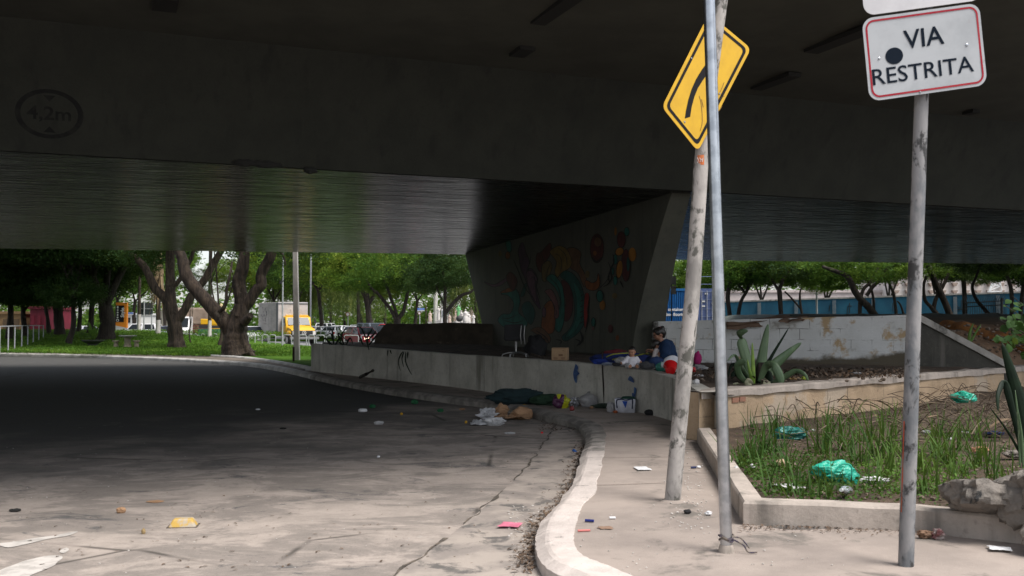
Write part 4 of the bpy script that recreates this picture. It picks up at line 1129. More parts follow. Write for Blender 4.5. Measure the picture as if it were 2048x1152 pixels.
def crown_mesh(kind, v):
    k = (kind, v)
    if k not in _cm:
        s_ = 11 * v + len(kind)
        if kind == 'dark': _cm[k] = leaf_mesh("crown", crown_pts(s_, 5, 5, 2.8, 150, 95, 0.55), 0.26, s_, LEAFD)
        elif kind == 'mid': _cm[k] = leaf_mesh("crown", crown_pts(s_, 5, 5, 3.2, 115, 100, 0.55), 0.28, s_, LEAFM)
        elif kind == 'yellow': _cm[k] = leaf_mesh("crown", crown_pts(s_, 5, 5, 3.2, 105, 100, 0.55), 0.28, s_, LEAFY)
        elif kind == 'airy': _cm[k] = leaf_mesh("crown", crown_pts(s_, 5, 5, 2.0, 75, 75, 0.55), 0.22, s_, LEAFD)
        elif kind == 'willow':
            r = np.random.RandomState(s_); out = []
            for _ in range(170):
                a = r.uniform(0, 6.283); q = r.uniform(0.3, 1) ** .5 * 3.2; x, y = q * math.cos(a), q * math.sin(a); L_ = r.uniform(1.5, 5.5); t = np.linspace(0, 1, 70)
                p = np.stack([x * (1 + .25 * t) + r.normal(size=70) * .07, y * (1 + .25 * t) + r.normal(size=70) * .07, 2.5 - q * .3 - t * L_], 1); out.append(p)
            _cm[k] = leaf_mesh("crown", np.concatenate(out), 0.32, s_, LEAFW, 4.0, 1.6)
        elif kind == 'bush': _cm[k] = leaf_mesh("crown", crown_pts(s_, 1, 1, 0.8, 60, 60, 0.2, 0.8), 0.13, s_, LEAFM)
    return _cm[k]
def put_crown(parent, kind, v, c, s, rz=0.0):
    o = bpy.data.objects.new("crown", crown_mesh(kind, v)); COL.objects.link(o)
    o.parent = parent; o.location = Vector(c) - parent.location; o.scale = s if isinstance(s, (tuple, list)) else (s, s, s); o.rotation_euler = (0, 0, rz)
    return o

def trunk_tube(mb, pts, rads, n=10, seed=0, lump=0.10, flutes=0, mi=0):
    """limb with an uneven bark outline"""
    P = spline(pts, 5); Rr = []
    for i in range(len(P)):
        t = i / 5; k = min(int(t), len(rads) - 2); Rr.append(lerp(rads[k], rads[k + 1], min(1, t - k)))
    k0 = len(mb.v); mb.tube(P, Rr, n, mi)
    for q in range(len(P)):
        for a in range(n):
            i = k0 + q * n + a; d = mb.v[i] - P[q]
            f = 1 + lump * noise.noise(mb.v[i] * (0.9 / max(.12, Rr[q])) * 0.35 + Vector((seed, 0, 0)))
            if flutes: f += flutes * math.sin(a * 2 * math.pi / n * 5 + seed + q * .15) * (0.35 + 0.65 * max(0, 1 - q / (len(P) * .75)))
            mb.v[i] = P[q] + d * f
    return mb

def traced_tree(label, base_px, Y, limbs, crowns, group=None, bark='bark', seed=0, extra=None):
    base = at(*base_px, Y); t = thing("tree", label, "tree", base, group)
    mb = MB()
    for L_ in limbs:
        pts = []; rad = []
        for k, p in enumerate(L_):
            pts.append(at(p[0], p[1], Y + (p[3] if len(p) > 3 else 0))); rad.append(p[2] / 2 * Y / F)
        trunk_tube(mb, pts, rad, 36 if rad[0] > .3 else 10, seed, 0.13, 0.13 if rad[0] > .4 else 0)
    mb.build("trunk", M[bark], t, base, smooth=70)
    for c in crowns: put_crown(t, *c)
    return t
def auto_tree(label, px, py, Y, wpx, fork_py, crown, cz, cs, group, bark='bark2', seed=0, lean=0.0, kinds=None, nl=3):
    base = at(px, py, Y); base.z -= 0.05; t = thing("tree", label, "tree", base, group); rg = random.Random(seed)
    r0 = wpx / 2 * Y / F; fk = at(px + lean, fork_py, Y); mb = MB()
    mid = base.lerp(fk, .5) + Vector((rg.uniform(-.15, .15), 0, 0))
    trunk_tube(mb, [base, mid, fk], [r0 * 1.25, r0 * .95, r0 * .85], 10, seed, 0.2)
    for k in range(nl):
        a = rg.uniform(-.5, .5) + 2 * math.pi * k / nl; sp_ = rg.uniform(1.5, 2.8) * cs
        e = Vector((fk.x + math.cos(a) * sp_, fk.y + math.sin(a) * sp_ * .7, cz + rg.uniform(-.3, .6)))
        m1 = fk.lerp(e, .45) + Vector((rg.uniform(-.3, .3), 0, rg.uniform(-.1, .35)))
        trunk_tube(mb, [fk - Vector((0, 0, .15)), m1, e], [r0 * .6, r0 * .42, r0 * .2], 7, seed + k, 0.2)
        for q in range(2):
            e2 = m1 + Vector((rg.uniform(-1.6, 1.6) * cs, rg.uniform(-1, 1), rg.uniform(.6, 1.6))); trunk_tube(mb, [m1, m1.lerp(e2, .5) + Vector((0, 0, .15)), e2], [r0 * .3, r0 * .22, r0 * .1], 6, seed + q, 0.2)
    mb.build("trunk", M[bark], t, base, smooth=70)
    c = Vector((fk.x, fk.y, cz))
    put_crown(t, crown, seed % 3, c + Vector((0, 0, .8)), (cs, cs, cs), rg.uniform(0, 6))
    for k in range(2):
        put_crown(t, crown, (seed + 1 + k) % 3, c + Vector((rg.uniform(-2.6, 2.6) * cs, rg.uniform(-1.5, 1.5), rg.uniform(0.2, 1.6))), cs * rg.uniform(.45, .7), rg.uniform(0, 6))
    return t

# --- the two big twisted trees in the park, limbs traced
def lc(x, y): return (360 + x / 4.607, 480 + y / 4.607)          # from an enlarged detail of the photograph
def seg(L_): return [(*lc(a, b_), c, *r) for a, b_, c, *r in L_]
main = traced_tree("thick twisted tree with fluted trunk and three bare limbs, nearest the park kerb", (478, 711), 47.5, [
    seg([(540, 1080, 70), (520, 1000, 56), (515, 900, 46), (520, 800, 42), (545, 700, 36), (575, 600, 30)]),
    seg([(545, 700, 34), (570, 600, 27), (555, 480, 25), (540, 380, 25), (570, 280, 24), (590, 180, 21), (590, 60, 19), (560, -60, 16)]),
    seg([(570, 640, 26), (640, 560, 22), (700, 470, 21), (750, 410, 22), (745, 330, 20), (780, 250, 20), (830, 160, 20), (870, 60, 18), (900, -40, 15)]),
    seg([(490, 880, 32, 0.2), (420, 760, 30), (330, 660, 29), (240, 560, 28), (160, 470, 26), (80, 370, 25), (40, 270, 24), (20, 170, 21), (-30, 60, 19), (-60, -60, 16)]),
    seg([(590, 760, 18, -.4), (625, 725, 15, -.6), (645, 700, 13, -.68), (648, 696, 12, -.7)]),
    seg([(330, 660, 8), (390, 640, 8, -.4), (425, 560, 7, -.5), (430, 460, 6, -.5), (460, 330, 5, -.5), (480, 200, 4)]),
    seg([(570, 930, 24, -.2), (630, 1030, 18, -.3), (690, 1078, 6, -.4)]), seg([(490, 960, 24, -.2), (440, 1050, 14, -.3), (400, 1085, 5, -.3)]),
    seg([(870, 70, 8), (930, 110, 6), (960, 170, 4), (975, 240, 2)]),
], [('airy', 0, at(540, 470, 49), (.8, .7, .7), 1.0), ('airy', 1, at(430, 430, 51), (.9, .9, .8), 0.3), ('airy', 2, at(590, 470, 46.5), (.45, .5, .6), 2.0), ('airy', 1, at(565, 545, 49.5), (.2, .25, .3), 5.0)], "park trees", seed=3)
def lb(x, y): return (x / 4.115, 480 + y / 4.115)
def segb(L_): return [(*lb(a, b_), c, *r) for a, b_, c, *r in L_]
traced_tree("forked tree with rough pale trunk, between the stone table and the thick twisted tree", (353, 695), 57.5, [
    segb([(1455, 890, 36), (1450, 820, 29), (1440, 700, 27), (1415, 600, 26), (1400, 500, 25)]),
    segb([(1420, 600, 24), (1400, 480, 23), (1405, 380, 20), (1400, 280, 18), (1400, 150, 17), (1390, -60, 14)]),
    segb([(1400, 540, 20), (1340, 460, 18), (1270, 390, 18), (1230, 300, 16), (1180, 210, 15), (1090, 130, 13), (1000, 60, 11)]),
    segb([(1440, 690, 22), (1510, 590, 17), (1560, 490, 16), (1600, 420, 15), (1680, 330, 15), (1760, 190, 14), (1850, 40, 12), (1900, -60, 10)]),
    segb([(1400, 420, 10), (1500, 300, 9), (1570, 160, 8), (1600, 60, 7)]),
], [('airy', 2, at(330, 455, 58), (.8, .7, .75), 2.0), ('airy', 0, at(260, 480, 58), (.7, .7, .8), 0.0), ('dark', 0, at(225, 470, 60), (.7, .6, .75), 0.0)], "park trees", seed=8)
# --- dark shaded trees of the park's left side
for k, (px, py, Y, wp, fp, ln, cz, cs, lab) in enumerate([
    (211, 681, 68, 31, 612, 0, 7.2, 1.05, "dark park tree with a broad shadowed trunk splitting in a V behind the stone table"),
    (120, 672, 74, 18, 560, -2, 7.6, 1.05, "straight dark park tree beside the red kiosk"),
    (137, 684, 61, 11, 622, 10, 6.4, .8, "slim leaning dark tree with a flared base on the mound near the low rail"),
    (155, 672, 78, 8, 590, 4, 7.4, .8, "thin dark sapling trunk left of the broad shadowed trunk"),
    (178, 672, 76, 11, 600, 6, 7.2, .8, "thin dark trunk just left of the broad V-split trunk"),
    (52, 672, 72, 10, 620, -6, 6.3, 1.0, "dark tree in front of the tan wall and the red kiosk"),
    (98, 672, 76, 8, 610, -8, 6.6, .9, "thin dark tree touching the red kiosk's right side"),
    (18, 676, 68, 12, 600, 3, 6.2, 1.1, "dark tree nearest the left end of the rail"),
    (-40, 680, 66, 16, 590, 3, 6.2, 1.2, "dark tree beyond the left end of the rail"),
    (-110, 684, 64, 18, 590, 3, 6.2, 1.2, "dark tree far out on the left of the park")]):
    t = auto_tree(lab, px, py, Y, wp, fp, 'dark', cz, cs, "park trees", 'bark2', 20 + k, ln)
    if k in (2, 5, 6, 7): put_crown(t, 'dark', k % 3, at(px + 6, 590, Y) + Vector((0, 0, 0.2)), (.5, .4, .42), k)
for k, (px, py, Y, s_) in enumerate([(30, 560, 66, .75), (90, 560, 70, .8), (160, 560, 72, .75), (10, 520, 72, .9), (240, 525, 72, .6)]):
    put_crown(main if False else t, 'dark', k % 3, at(px, py, Y), (s_, s_, s_ * .8), k)
for k, (px, Y, s_) in enumerate([(-60, 56, 1.5), (60, 60, 1.5), (160, 62, 1.4), (250, 66, 1.2), (10, 74, 1.7), (140, 80, 1.6)]): put_crown(t, 'dark', k % 3, Vector((at(px, 500, Y).x, Y, 9.5 + k % 2)), (s_, s_, s_ * .8), k)  # high crowns above the view, added to shade the left lawn and soffit
# young trees by the street
auto_tree("slender sapling on the lawn left of the thick twisted tree", 381, 683, 60, 2.6, 650, 'airy', 3.4, .26, "park trees", 'bark', 51, 0)
auto_tree("small bare tree trunk between the limewashed post and the twisted tree", 439, 688, 56, 7, 640, 'airy', 6.6, .6, "park trees", 'bark', 52, 0)

# --- street trees beyond the road (sunlit)
def sc3(x, y): return (600 + x / 4.115, 480 + y / 4.115)
def segs(L_): return [(*sc3(a, b_), c, *r) for a, b_, c, *r in L_]
traced_tree("sunlit street tree with a straight trunk behind the parked white car by the lamp post", (645, 655), 96, [
    segs([(180, 710, 9), (170, 600, 7.5), (158, 480, 7), (152, 400, 7)]), segs([(152, 420, 6), (110, 360, 5), (60, 300, 4.5), (20, 220, 4)]), segs([(155, 420, 6), (190, 340, 5), (230, 250, 4), (260, 120, 3)])],
    [('yellow', 0, at(622, 520, 96), .78, 0), ('mid', 1, at(668, 535, 97), .68, 1), ('yellow', 2, at(640, 490, 99), .9, 2)], "street trees", 'bark2', 5)
traced_tree("sunlit street tree with thick trunk forking low, left of the three-limbed tree", (740, 650), 90, [
    segs([(575, 700, 15), (565, 620, 12), (555, 520, 12), (540, 440, 13)]), segs([(540, 470, 10), (490, 380, 8), (440, 300, 7), (400, 180, 6)]), segs([(570, 520, 9), (610, 440, 6), (600, 340, 6), (560, 260, 5), (570, 130, 4)])],
    [('yellow', 1, at(715, 540, 90), .75, 0), ('mid', 2, at(760, 530, 91), .7, 1), ('yellow', 0, at(730, 490, 93), .9, 2), ('mid', 0, at(700, 560, 92), .4, 2)], "street trees", 'bark2', 6)
traced_tree("dark-limbed tree with three curved limbs behind the sooty barrier", (796, 660), 70, [
    segs([(800, 740, 15), (800, 660, 14), (798, 635, 13)]), segs([(790, 650, 9), (745, 570, 7), (690, 500, 7), (640, 440, 6), (590, 400, 5), (540, 320, 4)]),
    segs([(800, 640, 8), (780, 560, 6), (750, 490, 6), (730, 420, 5), (690, 330, 4)]), segs([(805, 650, 9), (850, 590, 8), (872, 500, 7), (890, 420, 6), (930, 330, 5)])],
    [('mid', 0, at(790, 530, 71), .62, 1), ('dark', 1, at(840, 555, 70), .5, 2), ('mid', 1, at(860, 515, 73), .6, 0), ('yellow', 2, at(775, 575, 72), .3, 0), ('mid', 2, at(735, 560, 71), .35, 0)], "street trees", 'bark2', 7)
traced_tree("dark tree with one long limb reaching right toward the mural pier", (889, 660), 60, [
    segs([(1195, 740, 10), (1192, 640, 8), (1190, 560, 7), (1195, 420, 6), (1180, 260, 5)]), segs([(1200, 600, 8), (1240, 545, 8), (1290, 490, 7), (1340, 450, 6), (1400, 430, 5), (1460, 380, 4)]), segs([(1192, 560, 4), (1150, 450, 3), (1120, 380, 2.5)])],
    [('dark', 0, at(880, 550, 61), .40, 1), ('dark', 1, at(915, 540, 60), .38, 2), ('dark', 2, at(900, 500, 62), .5, 0)], "street trees", 'bark2', 9)
for k, (px, py, Y, wp, fp, kind, cz, cs, lab) in enumerate([
    (600, 660, 112, 6, 600, 'mid', 7.2, .95, "leafy tree hidden behind the lamp post and the truck box"),
    (548, 662, 118, 6, 600, 'yellow', 7.5, 1.0, "light green tree above the white truck box"),
    (470, 662, 118, 5, 600, 'yellow', 6.4, .7, "light green tree seen through the twisted tree's fork"),
    (690, 652, 125, 5, 605, 'mid', 7.0, 1.0, "middle green tree beyond the parked cars with a thin leaning trunk"),
    (770, 652, 120, 6, 600, 'mid', 7.4, 1.0, "background tree behind the three-limbed tree"),
    (830, 652, 128, 6, 600, 'yellow', 7.6, 1.0, "background tree above the blue street sign"),
    (725, 652, 135, 5, 600, 'dark', 7.4, 1.1, "dark green tree at the very back behind the parked cars"),
    (270, 662, 105, 7, 600, 'mid', 6.2, .8, "leafy tree behind the dark sign panel"),
    (230, 662, 108, 7, 600, 'mid', 7, .8, "leafy tree behind the orange totem"),
    (330, 662, 116, 6, 600, 'mid', 8.5, .8, "leafy tree beyond the shaggy palm")]):
    auto_tree(lab, px, py, Y, wp, fp, kind, cz, cs, "street trees", 'bark2', 60 + k, (k % 3 - 1) * 5)
for k, (px, Y, c0, lab) in enumerate([(660, 115, 4.6, "willow-like drooping tree left of the round traffic sign"), (715, 108, 4.6, "drooping pale tree above the parked silver cars"), (950, 92, 4.2, "weeping willow behind the garden statues by the pier"), (590, 122, 5.6, "drooping olive tree behind the lamp post")]):
    b_ = at(px, 652, Y); b_.z = 0; t = thing("willow_tree", lab, "tree", b_, "street trees")
    trunk_tube(mb := MB(), [b_, b_ + Vector((.1, 0, 2.5)), b_ + Vector((0, 0, c0 + 1.5))], [.22, .18, .1], 8, k, .2); mb.build("trunk", M['bark2'], t, b_)
    put_crown(t, 'willow', k % 2, b_ + Vector((0, 0, c0)), (.95, .8, .8), k)
# far mass of trees closing the view
r = np.random.RandomState(77); pts = []
for _ in range(1150):
    a = r.uniform(-85, 75); y = 148 + r.uniform(0, 26); z = 0.2 + 15 * r.uniform(0, 1) ** 2
    if -51 < a * 150 / y < -41.5 and z > 4.5: continue
    n_ = 75; p = r.normal(size=(n_, 3)) * np.array([1.5, 1.2, .8]); pts.append(p + np.array([a, y, z]))
me = leaf_mesh("far_woods", np.concatenate(pts), 0.75, 78, LEAFM); o = bpy.data.objects.new("far_woods", me); COL.objects.link(o); tag(o, "green mass of far trees closing the view beyond the street", "trees", kind="stuff")

# --- row of trees before the blue wall, on the right
def sr(x, y): return (1300 + x / 3.6, 480 + y / 3.6)
def segr(L_): return [(*sr(a, b_), c, *r) for a, b_, c, *r in L_]
def sr2(x, y): return (1650 + x / 3.6, 480 + y / 3.6)
def segq(L_): return [(*sr2(a, b_), c, *r) for a, b_, c, *r in L_]
RG = "trees along the blue wall"
traced_tree("dark V-forked tree just right of the steel pole, before the blue wall", (1462, 655), 57, [
    segr([(575, 620, 12), (572, 520, 9), (560, 420, 9), (570, 330, 9), (590, 240, 8), (600, 100, 7)]), segr([(625, 620, 9), (650, 460, 7), (690, 380, 7), (740, 290, 6), (820, 250, 5), (900, 210, 4)]), segr([(690, 385, 6), (640, 320, 5), (610, 240, 5), (560, 160, 4)])],
    [('mid', 0, at(1450, 545, 58), tuple(1.3 * q for q in (.30, .35, .32)), 1), ('mid', 1, at(1475, 520, 57), tuple(1.3 * q for q in (.35, .4, .35)), 2), ('mid', 2, at(1500, 540, 58), tuple(1.3 * q for q in (.22, .3, .22)), 2)], RG, 'bark2', 11)
traced_tree("dark leaning tree with a forked crown in the middle of the blue wall", (1562, 655), 56, [
    segr([(960, 620, 11), (945, 540, 9), (935, 420, 10), (930, 350, 10)]), segr([(930, 370, 7), (880, 290, 5), (840, 240, 5), (800, 150, 4)]), segr([(935, 350, 8), (960, 280, 7), (1010, 220, 5), (1090, 150, 4)])],
    [('dark', 0, at(1560, 530, 57), tuple(1.3 * q for q in (.40, .4, .32)), 1), ('mid', 1, at(1600, 545, 58), tuple(1.3 * q for q in (.25, .3, .25)), 3), ('mid', 2, at(1530, 545, 57), tuple(1.3 * q for q in (.25, .3, .25)), 0)], RG, 'bark2', 12)
traced_tree("thin dark tree before the blue wall, right of the leaning forked tree", (1608, 655), 60, [
    segr([(1110, 620, 5), (1085, 480, 5), (1080, 380, 4), (1100, 300, 4), (1060, 200, 3)]), segr([(1090, 500, 4), (1010, 410, 3.5), (970, 370, 3)])],
    [('mid', 2, at(1612, 540, 61), tuple(1.3 * q for q in (.28, .3, .28)), 1), ('mid', 0, at(1640, 560, 61), tuple(1.3 * q for q in (.16, .2, .22)), 1)], RG, 'bark2', 13)
traced_tree("heavy dark tree leaning left with crossing limbs, left of the scraped sign post", (1750, 640), 53, [
    segq([(370, 560, 16), (320, 490, 15), (260, 430, 14), (210, 360, 13), (180, 290, 12), (140, 250, 10), (60, 220, 8), (-20, 190, 6)]),
    segq([(250, 560, 8), (255, 430, 8), (280, 350, 7), (330, 300, 6), (380, 200, 5)]), segq([(300, 400, 8), (350, 330, 7), (420, 270, 6), (440, 190, 6)]), segq([(350, 540, 6), (345, 400, 5), (290, 230, 4)])],
    [('mid', 1, at(1690, 525, 55), tuple(1.3 * q for q in (.45, .4, .32)), 0), ('mid', 2, at(1750, 530, 53), tuple(1.3 * q for q in (.4, .4, .3)), 1), ('mid', 1, at(1680, 555, 56), tuple(1.3 * q for q in (.22, .3, .2)), 2)], RG, 'bark2', 14)
traced_tree("thin dark trunk before the blue wall just left of the scraped sign post", (1793, 640), 58, [
    segq([(515, 560, 7), (505, 460, 6), (490, 380, 6), (450, 280, 5), (430, 200, 4)]), segq([(570, 550, 5), (545, 470, 4), (520, 440, 3)])], [('dark', 0, at(1790, 530, 58), tuple(1.3 * q for q in (.28, .3, .28)), 1)], RG, 'bark2', 15)
traced_tree("dark tree with crooked double trunk just right of the scraped sign post", (1898, 632), 52, [
    segq([(910, 570, 14), (880, 490, 13), (840, 400, 13), (800, 320, 13), (770, 250, 12), (740, 180, 10)]), segq([(810, 540, 11), (760, 480, 8), (720, 430, 7), (710, 330, 6), (730, 260, 5)]), segq([(780, 500, 9), (800, 420, 8), (850, 330, 7), (890, 240, 6)])],
    [('mid', 2, at(1870, 520, 53), tuple(1.3 * q for q in (.36, .4, .30)), 0), ('dark', 0, at(1905, 545, 53), tuple(1.3 * q for q in (.18, .2, .16)), 0)], RG, 'bark2', 16)
traced_tree("straight dark trunk in front of the spiked fence's left end", (1932, 640), 57, [
    segq([(1005, 590, 9), (1005, 450, 9), (1000, 330, 9), (985, 200, 8)])], [('mid', 1, at(1925, 525, 57), tuple(1.3 * q for q in (.3, .3, .28)), 1), ('mid', 0, at(1960, 545, 58), tuple(1.3 * q for q in (.2, .2, .2)), 1)], RG, 'bark2', 17)
traced_tree("dark tree slanting across the spiked fence", (1985, 638), 48, [
    segq([(1210, 580, 10), (1150, 500, 8), (1090, 430, 7), (1060, 340, 6), (1090, 260, 5), (1130, 150, 5)])], [('dark', 0, at(1960, 515, 49), tuple(1.3 * q for q in (.35, .3, .26)), 1), ('mid', 2, at(1990, 530, 49), tuple(1.3 * q for q in (.15, .2, .16)), 1)], RG, 'bark2', 18)
traced_tree("dark tree at the far right behind the leafy branch", (2030, 650), 55, [
    segq([(1340, 600, 8), (1345, 400, 8), (1320, 280, 7), (1290, 180, 6)]), segq([(1400, 640, 9), (1420, 400, 8), (1440, 250, 7)])], [('mid', 1, at(2020, 525, 56), tuple(1.3 * q for q in (.4, .4, .3)), 1), ('dark', 0, at(2080, 530, 56), tuple(1.3 * q for q in (.4, .4, .4)), 1)], RG, 'bark2', 19)
traced_tree("tree with light foliage behind the blue container", (1380, 640), 73, [
    [(1380, 660, 8), (1385, 600, 7), (1400, 560, 6), (1380, 500, 5)], [(1385, 600, 5), (1415, 570, 4), (1440, 540, 3)]], [('mid', 1, at(1375, 545, 74), tuple(1.3 * q for q in (.40, .4, .32)), 0), ('yellow', 0, at(1390, 565, 75), tuple(1.3 * q for q in (.22, .3, .2)), 2), ('mid', 2, at(1420, 530, 74), tuple(1.3 * q for q in (.4, .4, .34)), 1)], RG, 'bark2', 31)
for k, (px, Y, lab) in enumerate([(1520, 80, "leafy tree behind the blue wall near the steel pole"), (1650, 82, "bright leafy tree behind the blue wall's middle"), (1775, 80, "leafy tree behind the blue wall near the sign post"), (1870, 82, "leafy tree behind the blue wall right of the sign post")]):
    auto_tree(lab, px, 640, Y, 7, 600, 'mid', 8.6, .95, RG, 'bark2', 90 + k, 3)
# ================================================================== STREET FURNITURE, VEHICLES, FAR BUILDINGS
M['steelgrey'] = mat("painted_grey_steel", (0.40, 0.41, 0.42), (0.33, 0.34, 0.35), 8, rough=0.6)
M['concpole'] = mat("concrete_post", (0.58, 0.55, 0.51), (0.46, 0.44, 0.41), 4, rough=0.9, bump=0.3, bscale=25, stretch=(1, 1, .3))
M['glass'] = glassy("car_glass"); M['tyre'] = mat("tyre_rubber", (0.02, 0.02, 0.02), rough=0.9)
M['rim'] = mat("wheel_metal", (0.45, 0.45, 0.46), rough=0.4, metal=0.7); M['trim'] = mat("black_trim", (0.025, 0.025, 0.027), rough=0.6)
M['lampglass'] = mat("headlamp_glass", (0.75, 0.73, 0.68), rough=0.15); M['taillamp'] = mat("tail_lamp", (0.45, 0.02, 0.02), rough=0.25)
M['lit'] = emit("lit_headlamp", (1.0, 0.80, 0.55), 3.0)
M['white'] = mat("white_paint", (0.72, 0.72, 0.71), rough=0.5)
def paint(name, c): return mat(name, c, rough=0.4, coat=0.15, spec=0.3)

# lamp post (square-section concrete) and slim steel poles
b_ = gnd(594, 719.6, 0.2)
lp_ = thing("lamp_post", "square concrete lamp post rising from the lawn's edge right of the truck cab", "lamp post", b_)
mb = MB(); T = at(588, 470, b_.y)
q0 = b_ - Vector((0, 0, .1)); q1 = Vector((T.x, b_.y, 11.0 * 0 + 7.5))
for s0, s1 in ((q0, q1),):
    w0, w1 = 0.12, 0.085
    P = [s0 + Vector((x * w0, y * w0, 0)) for x, y in ((-1, -1), (1, -1), (1, 1), (-1, 1))] + [s1 + Vector((x * w1, y * w1, 0)) for x, y in ((-1, -1), (1, -1), (1, 1), (-1, 1))]
    mb.add(P, [(3, 2, 1, 0), (4, 5, 6, 7), (0, 1, 5, 4), (1, 2, 6, 5), (2, 3, 7, 6), (3, 0, 4, 7)])
bevel(mb.build("shaft", M['concpole'], lp_, b_, smooth=0), .02)
mb = MB(); mb.tube(spline([q1 - Vector((0, 0, .2)), q1 + Vector((0, 0, .5)), q1 + Vector((0.6, -.3, 1.0)), q1 + Vector((1.6, -.8, 1.2))], 5), .04, 8); mb.build("arm", M['steelgrey'], lp_, b_)
mb = MB(); mb.ellip(q1 + Vector((1.9, -.95, 1.18)), (.38, .16, .09)); mb.build("lamp_head", M['steelgrey'], lp_, b_)
def slim_pole(name, label, px, py0, py1, Y, rpx, m_=None, cat="pole"):
    a = at(px, py0, Y); t = thing(name, label, cat, a); top = at(px, py1, Y); top.x = a.x
    MB().tube([a, a.lerp(top, .5), top], rpx / 2 * Y / F, 8).build("shaft", m_ or M['steelgrey'], t, a); return t, a, top
t, a, top = slim_pole("steel_pole", "slim grey pole in front of the truck's box corner", 564.5, 699, 500, 62, 3.2)
mb = MB(); mb.box(at(562, 565, 62) - Vector((0, .08, 0)), (.16, .12, .2)); bevel(mb.build("junction_box", M['trim'], t, a, smooth=0), .01)
slim_pole("steel_pole", "slim grey street pole behind the truck cab", 621, 655, 500, 92, 3.6)
slim_pole("post", "short dark post at the kerb beside the lamp post foot", 587, 723, 694, gnd(587, 723, .2).y, 4.5, mat("rusty_post", (0.06, 0.04, 0.03), rough=0.9))
slim_pole("pole", "grey concrete pole among the garden statues", 871, 655, 540, 100, 8, M['concpole'])
slim_pole("pole", "brown wooden pole beside the blue street sign", 852, 655, 610, 88, 2.4, M['bark'])
slim_pole("pole", "thin white pole behind the statue with raised arm", 868, 652, 595, 104, 2.2, M['white'])
slim_pole("steel_pole", "thin grey pole standing before the blue wall's right part", 1634, 650, 528, 62, 4)

# hoop barriers along the street
hoop0 = None
def hoop(px0, px1, py, Y, label, ht=.86):
    a, b2 = at(px0, py, Y), at(px1, py, Y); a.z = b2.z = 0.08; w_ = b2.x - a.x; c = (a + b2) / 2; rr = .09
    P = [(-w_ / 2, 0, 0), (-w_ / 2, 0, ht - rr), (-w_ / 2 + rr * .3, 0, ht - rr * .3), (-w_ / 2 + rr, 0, ht), (w_ / 2 - rr, 0, ht), (w_ / 2 - rr * .3, 0, ht - rr * .3), (w_ / 2, 0, ht - rr), (w_ / 2, 0, 0)]
    o = MB().tube(P, .032, 8).build("hoop_barrier", M['steelgrey']); o.location = c; o.rotation_euler = (0, 0, R(-6))
    tag(o, label, "barrier", "steel hoop barriers along the street"); return o
hl = [(372, 379), (388, 394), (402, 409), (417, 424), (426, 434), (447, 452)]
for k, (a, b2) in enumerate(hl):
    hoop(a, b2, 690, 74, ["narrow hoop barrier left of the brown truck's wheels", "narrow hoop barrier below the brown truck's load", "narrow hoop barrier under the brown truck's cab", "narrow hoop barrier right of the limewashed trunk", "narrow hoop barrier before the yellow loader", "narrow hoop barrier half hidden by the twisted tree"][k])
hm = [(497, 510), (524, 536), (539, 551), (566, 583), (588, 613), (617, 629), (632, 649), (652, 684), (688, 717), (722, 742), (748, 762)]
for k, (a, b2) in enumerate(hm):
    hoop(a, b2, 696, 65 - k * .35, ["hoop barrier right beside the twisted tree's trunk", "hoop barrier before the truck's rear wheels", "hoop barrier under the truck's box", "hoop barrier between the slim pole and the lamp post", "hoop barrier before the truck's bumper", "hoop barrier at the truck's front wheel", "hoop barrier just right of the truck", "hoop barrier left of the red car", "hoop barrier before the red car's door", "hoop barrier before the red car's headlights", "hoop barrier next to the sooty barrier's slope"][k], .9)
# railing on the median, hedges
b_ = at(660, 672, 93); rl = thing("metal_fence", "low grey tube fence on the median in front of the parked cars", "fence", b_)
mb = MB()
mb.tube([at(612, 654, 93), at(712, 654, 93)], .035, 6); mb.build("rail", M['steelgrey'], rl, b_)
for px in (617, 631, 641.5, 653, 664, 675, 687, 700, 710): MB().tube([at(px, 654, 93), at(px, 673, 93)], .032, 6).build("fence_post", M['steelgrey'], rl, b_)
for k, (px0, px1, lab) in enumerate([(625, 651, "clipped hedge behind the tube fence right of the truck"), (676, 700, "clipped hedge behind the tube fence left of the red car")]):
    a, c = at(px0, 666, 95), at(px1, 666, 95); m_ = (a + c) / 2; m_.z = 0.1; t = thing("hedge", lab, "hedge", m_, "median hedges")
    for q in range(3):
        o = bpy.data.objects.new("foliage", crown_mesh('bush', (k + q) % 2)); COL.objects.link(o); o.parent = t; o.location = (lerp(-.38, .38, q / 2), 0, .45); o.scale = (.42, .4, .55); o.rotation_euler = (0, 0, q)
# left low rail with posts
P = [at(a, b2, Y) for a, b2, Y in [(-30, 653, 47), (0, 653, 50), (17, 652.5, 52), (30, 652, 55), (44, 651.5, 58), (56, 651, 61), (67, 651, 64), (78, 651, 67), (87, 651, 70)]]
rl = thing("rail_fence", "pale tube rail fence receding along the left edge of the park", "fence", Vector((P[1].x, P[1].y, lawn_z(P[1].x, P[1].y))))
for dz in (0, -.06): pass
mb = MB(); mb.tube(P, .03, 6); mb.build("rail", M['steelgrey'], rl, rl.location)
for p in P: MB().tube([p, Vector((p.x, p.y, lawn_z(p.x, p.y) - .05))], .035, 6).build("fence_post", M['steelgrey'], rl, rl.location)

